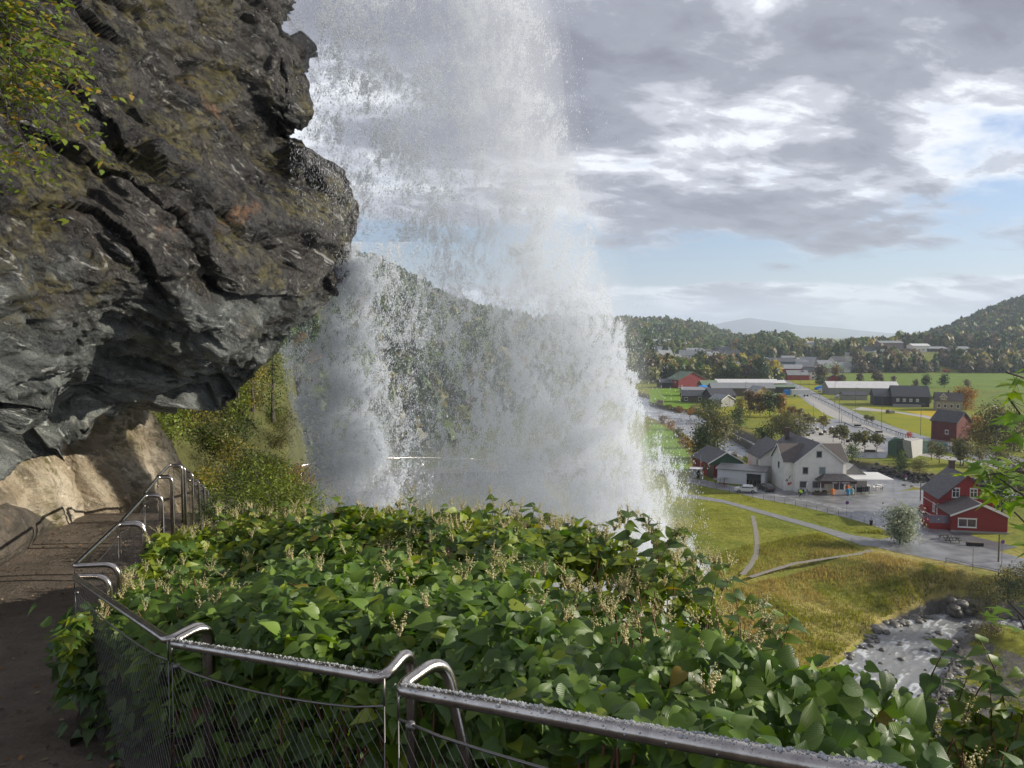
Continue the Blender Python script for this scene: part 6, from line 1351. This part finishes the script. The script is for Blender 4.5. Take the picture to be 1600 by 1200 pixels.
# ---- green building under the road edge
def green_building():
    a, b, c_ = G(1387,708), G(1397,714), G(1424,716); e = empty('green_building', b, 0, 'wedge shaped green glazed building with a concrete wall under the road', 'building')
    A_, B_, C_ = a-b, Vector((0,0,0)), c_-b; D_ = G(1480,706)-b; up = lambda v, h: v+Vector((0,0,h))
    MB().hull([A_,B_,B_+(C_*.55),A_+Vector((3,2.5,0))],[up(A_,3.0),up(B_,4.6),up(C_*.55,4.9),up(A_+Vector((3,2.5,0)),4.0)]).build('wall', M_greenw, e)
    f0 = C_*.12+Vector((0,-.06,0)); f1 = C_*.98+Vector((0,-.10,0)); MB().slab([up(f0,.25),up(f1,.12),up(C_*.55+Vector((0,-.08,0)),4.3),up(f0,4.2)], .05).build('glazing', mat('dark_green_glass', (.02,.05,.04), rough=.12, spec=.8), e)
    MB().slab([up(f0+Vector((.5,-.06,0)),1.2),up(f0+Vector((1.7,-.06,0)),1.2),up(f0+Vector((1.8,-.06,0)),3.2),up(f0+Vector((.5,-.06,0)),3.2)], .03).build('poster', mat('pale_poster', (.30,.45,.40), rough=.5, var=.5, vscale=3), e)
    MB().hull([C_*.55+Vector((.1,-.05,0)),C_+Vector((.2,-.3,0)),D_*.52,D_*.52+Vector((0,2.5,0)),C_*.55+Vector((.3,2,0))],[up(C_*.45+Vector((0,-.15,0)),4.7),up(C_*.9+Vector((0,-.4,0)),4.4),up(D_*.52,4.0),up(D_*.52+Vector((0,2.5,0)),4.0),up(C_*.45+Vector((.1,2,0)),4.7)]).build('concrete_wall', M_conc, e)
    MB().hull([D_*.5+Vector((0,.4,0)),D_+Vector((0,0,0)),D_+Vector((0,3,0)),D_*.5+Vector((0,3,0))],[up(D_*.5+Vector((0,.4,0)),3.6),up(D_,2.4),up(D_+Vector((0,3,0)),2.4),up(D_*.5+Vector((0,3,0)),3.6)]).build('glazed_wing', mat('green_glass', (.04,.09,.075), rough=.2, spec=.7), e)
    MB().box(D_.x-1.5,D_.y-.6,0,D_.x-.2,D_.y-.1,2.4).build('blue_wall', mat('blue_wall', (.06,.16,.26), rough=.6), e)
    s = [G(1345,664)-b, G(1400,681)-b, G(1450,694)-b, G(1500,706)-b]; mb = MB(); hs = [.05,4.9,3.7,.1]; off = Vector((-.9,-1.6,0))
    for i in range(3): mb.slab([up(s[i]+off,hs[i]+.35),up(s[i+1]+off,hs[i+1]+.35),up(s[i+1],hs[i+1]+.35),up(s[i],hs[i]+.35)], .35)
    fl = MB(); 
    for i, (px, py) in enumerate([(1375,676),(1384,680)]): pass
green_building()
def redflower():
    b = G(1419,690); e = empty('orange_flower', U(1420,681,b.y-4), 0, 'bright orange red sculpture like a flower at the roadside above the green building', 'sculpture'); mb = MB()
    for i in range(11):
        a = i*.571; r_ = 1.1; mb.slab([(0,0,.1),(math.cos(a-.25)*r_*.6,-.2+math.sin(a)*.3,.5+math.sin(a-.25)*r_*.55),(math.cos(a)*r_,-.3,.5+math.sin(a)*r_*.8),(math.cos(a+.25)*r_*.6,-.2,.5+math.sin(a+.25)*r_*.55)], .05)
    mb.build('petals', mat('orange_red', (.75,.11,.03), rough=.5), e); MB().tube([(0,0,-2.8),(0,0,.2)], .12, 8).build('stem', M_dark, e)
redflower()
# ---- barns and farm buildings (front-left corner pixel, width m, depth m, eave, ridge)
def barn(px, py, rz, w_, d, ea, ri, axis, wm, rm, lab, name='barn', cat='barn', wins=(), trim=None, oh=.4, grp=None, z=0):
    b = G(px, py, z); e = empty(name, b, rz, lab, cat, grp); gable(e, 0,0,w_,d,ea,ri,axis,wm,rm,oh,trim=trim,th=.2)
    for wn in wins: win(e, *wn[:5], *(wn[5:] if len(wn) > 5 else (0,)), fm=M_trim, fw=.12)
    return e
# black barn
e = barn(1366,633,-.28,12,11,4.0,7.0,'x',M_black,M_tile,'low left wing of the long black barn beside the main road',name='black_barn'); 
e = empty('black_barn', G(1395,635), -.28, 'long black barn with dark roof and four small white windows', 'barn'); gable(e, 0,0,14.5,11,4.6,8.8,'x',M_black,M_tile,.5,th=.2)
for i in range(4): win(e, 1.5+2.6*i,2.4,.9,.9,'f',0,M_trim,M_greyr,True,fw=.12)
MB().box(0,-1.2,0,11,-.02,1.1).build('ramp', M_conc, e)
barn(1295,616.5,-.10,36,12,3.6,6.6,'x',wall('grey_block', (.27,.265,.25), s=0),M_metalr,'very long low barn with a white sheet roof behind the black barn','long_barn')
barn(1494,691,.45,6.5,8,5.8,8.6,'y',M_dred,M_slate,'dark red barn with a grey roof at the right beside the yellow grass','red_barn',wins=[(2.6,2.2,.8,.9,'l',0)])
e = barn(1461,641,-.42,10,7.5,4.2,7.2,'x',M_stone,M_slate2,'stone walled house with a small dormer beside the orange tree','stone_house','house'); gable(e,1.6,-.25,2.6,4,5.6,7.0,'y',M_stone,M_slate,.2,z0=4,trim=M_trim,wname='dormer_wall',rname='dormer_roof'); win(e,2.4,4.9,.9,.8,'f',-.25,M_trim,M_greenr)
for i in range(4): win(e,.9+2.3*i,1.3,.9,1.3,'f',0,M_trim)
chimney(e,5,3.7,6.8,8.2); chimney(e,9,3.7,6.8,8.2)
# farm left of the road
barn(1060,607,.30,19,14,5.0,9.5,'y',M_red if False else wall('barn_red', (.26,.03,.035), s=1.0),M_greenr,'big red barn with a pale green roof across the river','red_barn')
barn(1034,606,.2,9,8,3,5,'x',M_black,M_tile,'low dark shed left of the big red barn','shed','shed'); barn(1050,605,.2,7,6,3.5,5.5,'y',wall('barn_red', (.26,.03,.035)),M_tile,'small red shed touching the big red barn','shed','shed')
barn(1066,628.5,-.12,13,8,3.0,5.3,'x',M_brownw,M_tile,'dark roofed brown house across the river below the red barn','brown_house','house',wins=[(1.2,1.0,1.2,1.2,'f',0),(7.5,.9,1.2,1.4,'f',0)],trim=M_trim)
barn(1066,619,-.05,14,8,3.2,4.4,'x',M_greyw,M_greyr,'pale grey roofed shed behind the dark roofed brown house','shed','shed'); e = empty('blue_tarp', G(1093,617,0)+Vector((0,0,3.9)), 0, 'bright blue tarpaulin on the shed beside the red barn', 'tarpaulin'); MB().add([(0,0,0),(4.5,0,-.1),(4.8,3.5,.8),(2.2,3.8,1.2),(.2,3.2,.7),(2.4,1.7,.75)], [(0,1,5),(1,2,5),(2,3,5),(3,4,5),(4,0,5)]).build('sheet', M_fab('blue_tarp', (.01,.22,.65)), e)
barn(1112,619,-.05,32,9,4.2,6.6,'x',M_brownw,M_greyr,'long brown building with a grey roof in the middle of the farms','long_building','building')
barn(1120,611,-.05,34,9,4.5,6.4,'x',M_greyw,M_metalr,'long white roofed hall behind the long brown building','hall','building'); barn(1098,613,.1,9,9,4.0,6.2,'x',M_brownw,M_greenr,'brown house with a pale green roof at the end of the long buildings','house','house')
barn(1112,631,.2,12,10,3.6,6.6,'x',M_black,M_tile,'dark house in front of the long brown building','house','house'); barn(1127,636,.55,8,7,3.0,5.0,'y',M_greyw,M_greyr,'pale grey garage with a pitched roof by the river','garage','garage',trim=M_trim)
barn(1178,626,.3,10,8,3.5,6.6,'y',wall('ochre_boards', (.36,.26,.13)),M_greyr,'ochre gabled house behind the birches','house','house',wins=[(2.2,1.2,1,1.2,'f',0),(5.5,1.2,1,1.2,'f',0)])
barn(1207,614,-.08,12,8,3.2,4.2,'x',M_black,M_greenr,'low dark shed beside the parked lorry','shed','shed'); barn(1198,600,.35,9,8,3.8,6.0,'y',M_brownw,M_greyr,'brown house with a white gable panel behind the hall','house','house',wins=[(2.0,1.8,4.5,1.6,'f',0)])
barn(1191,607,0,14,7,3.2,4.6,'x',M_greyw,M_metalr,'small white roofed outbuilding at the right end of the long hall','outbuilding','building')
# far village
barn(1196,582,-.06,26,30,9,12,'x',wall('blue_wall2', (.10,.15,.21), s=0),M_tile,'large dark blue hall at the end of the main road','hall','building'); barn(1212,586,-.05,22,14,5,8,'x',M_red,M_greyr,'grey roofed red building in front of the dark blue hall','building','building')
barn(1231,594,-.1,14,10,3.6,6.6,'x',M_red,M_greyr,'red house with a grey roof beside the far end of the road','red_house','house'); barn(1243,593.5,-.3,9,8,3.2,6.6,'y',M_red,M_greyr,'red gabled wing at the far end of the road','red_house','house')
barn(1257,593,-.35,12,9,5.4,7.8,'x',M_white,M_tile,'white house with small black windows in the far village','white_house','house',wins=[(1.5,1.0,1.3,1.1,'f',0),(5,1.0,1.3,1.1,'f',0),(8.5,1.0,1.3,1.1,'f',0),(1.5,3.6,1.3,1.1,'f',0),(5,3.6,1.3,1.1,'f',0),(8.5,3.6,1.3,1.1,'f',0)])
barn(1293,597,-.3,8,7,2.8,4.8,'y',M_red,M_tile,'small red barn with dark roof at the left end of the green field','red_barn'); barn(1288,583,-.1,16,10,4,7,'x',M_greyw,M_greenr,'grey green roofed house behind the brown tree','house','house')
for i, (px, w_, lab) in enumerate([(1311,14,'low white house at the left of the row beyond the field'),(1329,20,'long low grey roofed house in the middle of the row beyond the field'),(1349,16,'low grey roofed house at the right of the row beyond the field'),(1262,18,'pale roofed house behind the red barn in the far village')]): barn(px,582.5,0,w_,9,3,5.2,'x',M_white if i != 1 else M_greyw,M_greyr,lab,'house','house')
for (px,py,w_,wm,rm,lab) in [(1512,579,14,M_orange,M_slate2,'orange walled house among the trees at the right of the field'),(1504,568,20,M_brownw,M_greyr,'brown house with pale roof above the orange walled house'),(1546,580,13,M_brownw,M_greyr,'dark house with a pale roof at the right edge of the field'),(1522,572,12,M_white,M_greyr,'white house between the brown and the dark houses'),(1560,561,14,M_black,M_metalr,'house with a bright white roof high at the right')]: barn(px,py,.1,w_,9,4,7,'x',wm,rm,lab,'house','house')
M_w2 = M_white
def upper(px, py, w_, h, rid, wm, rm, lab, Y=790):
    x = (px-800)/F*Y; z = float(hgt(np.array([x+w_/2]), np.array([Y]))[0]); b = U(px, py, Y); e = empty('terrace_house', (b.x, Y, b.z), .03, lab, 'house'); gable(e, 0,0,w_,12,h,rid,'x',wm,rm,.5,z0=-8,th=.25)
    for i in range(int(w_/4.5)): win(e, 1.2+4.5*i, h*.35, 2.0, 1.3, 'f', 0, fm=M_trim, fw=.1)
for a in [(1351,554,17,4,8,M_w2,M_tile,'dark roofed white house at the left end of the upper terrace'),(1375,548,24,8,10,wall('mauve_boards',(.24,.17,.17)),M_greyr,'mauve block with a pale flat roof on the upper terrace'),(1405,554,24,4.5,6,wall('slate_blue',(.10,.13,.20)),M_tile,'long dark blue house on the upper terrace'),(1426,551,18,7,9,M_w2,M_metalr,'white roofed building in the middle of the upper terrace'),(1449,554,20,6,8,M_black,M_greyr,'dark terraced house right of the white roofed building'),(1472,555,16,5,8,M_w2,M_tile,'white fronted house on the right part of the terrace'),(1492,554,16,6,8,wall('steel_blue',(.20,.26,.32)),M_greyr,'blue grey house at the right end of the terrace')]: upper(*a)
def dome():
    b = U(1381,554,770); e = empty('dome_tent', b, 0, 'white rounded hall on the upper terrace', 'hall'); pr = [(math.cos(t)*7,0,math.sin(t)*5.5) for t in np.linspace(math.pi,0,13)]+[(7,0,-6),(-7,0,-6)]
    MB().hull([Vector(p) for p in pr],[Vector(p)+Vector((0,9,0)) for p in pr]).build('shell', M_metalr, e)
dome()
# houses scattered on the hillside and in the far town
def tiny(px, py, Y, s, wm, rm, i, grp, lab):
    x = (px-800)/F*Y; z = float(hgt(np.array([x]), np.array([Y]))[0]); e = empty('hillside_house', (x,Y,z), r5.uniform(-.5,.5), lab, 'house', grp); e.scale = (s,)*3
    link('wall', TW[wm], e); link('roof', TR[rm], e)
r5 = random.Random(8); TW, TR = {}, {}
for k, m in (('w',M_white),('g',M_greyw),('r',M_red)):
    t = empty('t'); a, b_ = gable(t, -5,-4,10,8,5.2,8,'x',m,M_tile,.5,z0=-3); TW[k] = a.data; rr_ = b_.data; TR['d'] = rr_
    for q_ in (a, b_, t): bpy.data.objects.remove(q_)
TR['g'] = TR['d'].copy(); TR['g'].materials[0] = M_greyr
for i in range(90):
    px = r5.uniform(1012,1160); Y = r5.uniform(780,1500)*(1-.0003*(px-1012)); tiny(px,0,Y,r5.uniform(1.1,1.9),r5.choice('wwwg'),r5.choice('dgg'),i,'small houses on the far left hillside','small pale house among the trees of the far hillside beyond the waterfall')
for i in range(46):
    px = r5.uniform(1062,1330); Y = r5.uniform(560,760); tiny(px,0,Y,r5.uniform(.9,1.3),r5.choice('wwwgr'),r5.choice('dgg'),i,'houses among the trees of the far town','small house among the trees of the far town at the valley floor')
for i in range(20):
    px = r5.uniform(1260,1420); Y = r5.uniform(920,1040); tiny(px,0,Y,r5.uniform(1.2,1.9),r5.choice('wwg'),r5.choice('dg'),i,'houses on top of the low knoll','small house on top of the low wooded knoll')
# lorry and blue things
def lorry():
    e = empty('lorry', G(1225,619.5), -.02, 'white lorry with a bright blue cab parked by the main road', 'lorry'); e.scale = (1,1,1)
    MB().box(3.8,0,.9,13.5,2.4,3.6).build('trailer', M_wplas, e); MB().hull([(0,0,.6),(3.2,0,.6),(3.2,2.4,.6),(0,2.4,.6)],[(.5,.1,3.3),(3.2,.1,3.3),(3.2,2.3,3.3),(.5,2.3,3.3)]).build('cab', M_fab('blue_paint', (.01,.2,.6)), e)
    MB().box(-6,0,.3,0,2.2,1.2).build('flatbed', M_wplas, e)
    for x in (1,5.5,10.5,12): MB().tube([(x,-.02,.5),(x,.3,.5)], .5, 12).build('wheel', M_dark, e)
lorry()
def tarp2(px, py, lab, s):
    e = empty('blue_boat_cover', G(px, py), -.1, lab, 'cover'); MB().lathe([(s*.5,0),(s*.52,.8),(s*.4,1.8),(s*.15,2.6)], 10).build('sheet', M_fab('blue_tarp', (.01,.22,.65)), e); e.scale = (1.6,.8,1)
tarp2(1288,609,'blue covered heap at the left end of the long white roofed barn',7)
def van_row():
    for i, (px,py,c,lab) in enumerate([(1312,622,(.7,.7,.7),'white car parked beside the long barn'),(1284,612,(.7,.7,.68),'white car beside the blue covered heap'),(1227,590,(.7,.7,.7),'white car at the far end of the main road')]): car(px,py,.1*i,c,lab,big=1.1)
    for i, (px,py,rz) in enumerate([(1256,668,2.7),(1259,671,2.7),(1262,674,2.7),(1264,677,2.7)]): car(px,py,rz,[(.7,.7,.7),(.05,.05,.06),(.7,.7,.7),(.6,.6,.62)][i],['white car at the top of the row by the square','black car between the white cars of the row by the square','white car in the middle of the row by the square','silver car at the bottom of the row by the square'][i],big=1.05)
van_row()
def hut2():
    e = barn(1318,625,-.1,11,6,2.4,3.6,'x',M_greyw,M_tile,'low grey shed with a dark roof beside the main road','shed','shed')
hut2()
e = empty('red_tractor', G(1479,582), 0, 'small red machine at the far edge of the green field', 'tractor'); MB().box(-3,-1.2,.8,2,1.2,2.6).build('body', M_orange if False else mat('machine_red', (.6,.04,.03)), e); [MB().tube([(x,-1.3,.8),(x,-.9,.8)], .8, 12).build('wheel', M_dark, e) for x in (-2,1.4)]
# square furniture
for i, (px,py) in enumerate([(1262,681),(1283,680),(1289,676),(1305,683),(1309,684),(1325,691),(1299,671),(1276,672)]):
    e = empty('planter', G(px,py), i*.5, 'dark planter box with white flowers on the paved square', 'planter', 'planters on the paved square'); MB().box(-.5,-.5,0,.5,.5,.7).build('box', [M_brownw, M_dark][i%2], e); MB().lathe([(.45,.7),(.5,.85),(.3,1.1),(.05,1.2)],7).build('flowers', M_wplas, e)
# river wall on the far bank
def riverwall():
    P = [G(1120,668,0),G(1140,677,0),G(1160,688,0),G(1180,699,0),G(1200,712,0)]
    e = empty('river_wall', P[0], 0, 'dark stone retaining wall along the far bank of the river', 'wall'); mb = MB()
    for a, b_ in zip(P[:-1], P[1:]):
        a, b_ = a-P[0], b_-P[0]; n = Vector((-(b_-a).y,(b_-a).x,0)).normalized()*.5; mb.hull([a-n+Vector((0,0,-3)),b_-n+Vector((0,0,-3)),b_+n+Vector((0,0,-3)),a+n+Vector((0,0,-3))],[a-n*.6+Vector((0,0,.5)),b_-n*.6+Vector((0,0,.5)),b_+n*.6+Vector((0,0,.5)),a+n*.6+Vector((0,0,.5))])
    mb.build('masonry', mat('dark_masonry', (.10,.095,.075), rough=.95, var=.5, vscale=1.2, bump=.15, bscale=1.5), e)
riverwall()
# cyclist on the road
def cyclist():
    b = G(1250,777.5); e = empty('bicycle', b, .15, 'bicycle ridden along the near road by a person in a lime jacket', 'bicycle')
    for x in (-.52,.52): MB().tube([(x+.34*math.cos(a),0,.34+.34*math.sin(a)) for a in np.linspace(0,6.283,17)], .022, 5).build('wheel', M_dark, e)
    MB().tube([(-.52,0,.34),(-.1,0,.3),(.38,0,.82),(-.18,0,.85),(-.1,0,.3)], .022, 5).tube([(.52,0,.34),(.36,0,1.0)], .022, 5).tube([(.36,-.25,1.0),(.36,.25,1.0)], .018, 5).build('frame', M_dark, e); MB().box(-.3,-.07,.88,-.06,.07,.93).build('saddle', M_dark, e)
    p = empty('person', b, .15, 'person in a lime yellow jacket and dark trousers riding a bicycle', 'person')
    def limb(name, pts, r_, m): return MB().tube(pts, r_, 8).build(name, m, p, smooth=True)
    M_sk = mat('skin', (.45,.28,.2), rough=.6)
    # body: one continuous skinned surface
    J = [(-.15,0,.98),(-.05,0,1.2),(.08,0,1.42),(.14,0,1.52),(.2,0,1.62),(.23,0,1.74)]; rad = [.16,.16,.17,.06,.08,.09]
    E = [(i,i+1) for i in range(5)]
    for s in (-1,1):
        k = len(J); J += [(.06,s*.19,1.40),(.22,s*.25,1.18),(.38,s*.24,1.04)]; rad += [.07,.055,.045]; E += [(2,k),(k,k+1),(k+1,k+2)]
        k = len(J); J += [(-.13,s*.11,.92),(.18,s*.12,.66 if s > 0 else .78),(-.02 if s > 0 else .08,s*.12,.2 if s > 0 else .42),(.1 if s > 0 else .2,s*.12,.15 if s > 0 else .37)]; rad += [.11,.075,.05,.05]; E += [(0,k),(k,k+1),(k+1,k+2),(k+2,k+3)]
    me = bpy.data.meshes.new('body'); me.from_pydata(J, E, []); o = link('body', me, p); me.materials.append(mat('clothing', (.02,.02,.03), rough=.9)); sk = o.modifiers.new('skin','SKIN'); o.modifiers.new('sub','SUBSURF').levels = 1
    for v_, r_ in zip(me.skin_vertices[0].data, rad): v_.radius = (r_, r_)
    me.skin_vertices[0].data[0].use_root = True
    MB().lathe([(.19,.95),(.20,1.1),(.22,1.3),(.18,1.46),(.07,1.52)], 12, (-.02,0,0)).tube([(.04,-.17,1.42),(.2,-.26,1.2),(.34,-.25,1.08)], [.09,.08,.065], 8).tube([(.04,.17,1.42),(.2,.26,1.2),(.34,.25,1.08)], [.09,.08,.065], 8).build('jacket', M_fab('lime_cloth', (.45,.75,.02)), p, smooth=True)
    MB().lathe([(.115,1.72),(.13,1.78),(.10,1.86),(.02,1.89)], 12, (.22,0,0)).build('helmet', M_dark, p, smooth=True)
cyclist()
# ---- boulders and stones along the stream
def rocks():
    g_ = np.random.default_rng(15); ico = bpy.data.meshes.new('i'); import bmesh
    bm = bmesh.new(); bmesh.ops.create_icosphere(bm, subdivisions=2, radius=1); V = np.array([v.co for v in bm.verts]); Fc = np.array([[l.vert.index for l in f.loops] for f in bm.faces]); bm.free()
    mrock = mat('stream_rock', (.085,.078,.07), rough=.55, var=.5, vscale=2.5, bump=.05, bscale=5, col2=(.16,.15,.13)); P, S = [], []
    for a, b_ in zip(strm[2:-1], strm[3:]):
        for i in range(60):
            u = g_.random(); p = a+(b_-a)*u; t = (b_-a)[:2]; t = t/np.linalg.norm(t); nn = np.array([-t[1],t[0]]); s = 1 if g_.random() < .5 else -1; off = s*(p[2]-.2+g_.normal(0,.55)); P.append([p[0]+nn[0]*off, p[1]+nn[1]*off, -4.65]); S.append(g_.gamma(2.2,.13)+.1)
        for i in range(16): u = g_.random(); p = a+(b_-a)*u; off = g_.uniform(-1,1)*p[2]*.8; t = (b_-a)[:2]; t = t/np.linalg.norm(t); P.append([p[0]-t[1]*off, p[1]+t[0]*off, -4.75]); S.append(g_.gamma(2,.10)+.08)
    for i in range(420): q_ = G(g_.uniform(1470,1640), g_.uniform(1000,1110), -4.6); P.append([q_.x,q_.y,-4.5]); S.append(g_.gamma(2,.10)+.1)
    for i in range(46): q_ = G(g_.uniform(1485,1530), g_.uniform(935,958), -4.2); P.append([q_.x,q_.y,-4.2+g_.uniform(0,1.2)]); S.append(g_.uniform(.45,1.0))
    P, S = np.array(P), np.array(S); o_ = np.argsort(-S); P, S = P[o_], S[o_]; n = len(P)
    def blob(k): 
        v = V*(0.72+.55*fbm(V*1.3+k*7.1, 3))[:,None]*g_.uniform([.8,.7,.45],[1.3,1.1,.75]); return v
    for i in range(60):
        e = link('stream_boulder', npmesh('stream_boulder', blob(i)*S[i], [Fc], mrock, smooth=False), loc=P[i]); e.rotation_euler = (0,0,g_.uniform(0,6.28)); tag(e, 'wet grey brown boulder at the edge of the stream', 'boulder', 'boulders along the stream')
    Vs, Fs = [], []; 
    for i in range(60, n): v = blob(i)*S[i]; a = g_.uniform(0,6.28); c_, s_ = math.cos(a), math.sin(a); v = v@np.array([[c_,s_,0],[-s_,c_,0],[0,0,1]])+P[i]; Fs.append(Fc+len(Vs)*len(V)); Vs.append(v)
    o = link('stream_stones', npmesh('stream_stones', np.concatenate(Vs), [np.concatenate(Fs)], mrock)); tag(o, 'countless small stones lining the stream', 'stones', kind='stuff')
    # riprap on the river banks
    Vs, Fs = [], []
    for a, b_ in zip(riv[5:-1], riv[6:]):
        L_ = np.hypot(*(b_-a)[:2])
        for i in range(int(L_*7)):
            p = a+(b_-a)*g_.random(); t = (b_-a)[:2]; t = t/np.linalg.norm(t); off = p[2]+g_.uniform(-.8,3.0); sd_ = 1 if g_.random() < .7 else -1; z = -1.7+max(0,off-p[2]+.6)*.5
            v = blob(i)*g_.uniform(.25,.6)+[p[0]-t[1]*off*sd_, p[1]+t[0]*off*sd_, z]; Fs.append(Fc+len(Vs)*len(V)); Vs.append(v)
    o = link('bank_stones', npmesh('bank_stones', np.concatenate(Vs), [np.concatenate(Fs)], mat('bank_stone', (.055,.052,.045), rough=.8, var=.5, vscale=1.5))); tag(o, 'dark stones heaped along the river bank behind the white house', 'stones', kind='stuff')
rocks()
# ---- rough grass on the meadow and stream bank
def grass():
    g_ = np.random.default_rng(4); N0 = 150000; Y = np.sqrt(g_.uniform(66**2, 150**2, N0)); px = g_.uniform(1060, 1640, N0); x = (px-800)/F*Y; ds, ws, ss = dist_line(x, Y, strm); z = hgt(x, Y); ppx, ppy, _ = proj(P3(x,Y,z))
    road = vbox(ppx, ppy, near_road); road |= vbox(ppx, ppy, [(1040,762),(1130,776),(1200,796),(1270,815),(1330,832),(1420,838),(1480,870),(1600,890),(1660,905),(1600,912),(1400,872),(1345,858),(1270,831),(1200,811),(1130,791),(1040,782)])
    road |= (ppx > 1440)&(ppy < 880)
    for pts in ([(1176,806),(1181,830),(1183,850),(1181,868),(1172,884),(1160,898)], [(1172,902),(1200,893),(1240,881),(1290,873),(1340,866),(1362,860)]):
        q_ = np.array([(*G(*p)[:2],0) for p in pts]); dd, _, _ = dist_line(x, Y, q_); road |= dd < .55
    hgtf = np.where((ss > 0)&(ds-ws < 22), .45, .20)*(.4+1.2*fbm(P3(x/3,Y/3,7),3)); k = ~road&(ds > ws+.6)&(z > -4.4)&(z < 6)&(ppy < 1130); k &= (hgtf > .24)|(g_.random(N0) < .45)
    x, Y, z, hf, ds, ws, ss = x[k], Y[k], z[k], hgtf[k], ds[k], ws[k], ss[k]; n = len(x); tv = np.array([(-.09,0,0),(.09,0,0),(.28,.02,1.0),(-.20,.05,.95),(0,-.2,.9)],float)
    T3 = np.array([(-.10,0,0),(.10,0,0),(.22,.0,1.0), (-.1,.05,0),(.08,.05,0),(-.25,.1,.9), (-.05,-.05,0),(.1,-.05,0),(.05,-.3,.95)],float); rot = frames(np.c_[g_.normal(0,.15,(n,2)), np.ones(n)]); s = np.stack([hf*.55, hf*.55, hf],-1)*g_.uniform(.6,1.3,n)[:,None]
    v, f = inst(T3, [[(0,1,2),(3,4,5),(6,7,8)]], np.stack([x,Y,z-.02],-1), rot, s)
    bank = ((1-sstep(10,24,ds-ws))*(ss > 0)*sstep(.36,.55,fbm(P3(x/7,Y/7,1),3)+.1))[:,None]; c = np.array([.19,.20,.022])*(1-bank)+np.array([.36,.28,.10])*bank; c = c*g_.uniform(.6,1.35,n)[:,None]; red = g_.random(n) < .03; c[red] = (.20,.10,.04)
    o = link('meadow_grass', npmesh('meadow_grass', v, f, mat('grass_blades', attr=True, rough=.8, trans=.3), col=np.repeat(c,9,axis=0))); tag(o, 'rough green and straw coloured grass on the meadow and stream bank', 'grass', kind='stuff')
grass()
# ================================================================== HAZE
def haze():
    m = bpy.data.materials.new('haze'); m.use_nodes = True; t = m.node_tree; t.nodes.clear()
    o = N('ShaderNodeOutputMaterial', t); p = N('ShaderNodeVolumePrincipled', t)
    p.inputs['Color'].default_value = (.74,.84,1.0,1); p.inputs['Density'].default_value = .00012; p.inputs['Anisotropy'].default_value = .1
    t.links.new(p.outputs[0], o.inputs['Volume'])
    h = MB().box(-16500,-60,-8,16500,15800,520).build('haze', m); tag(h, kind='stuff')
haze()
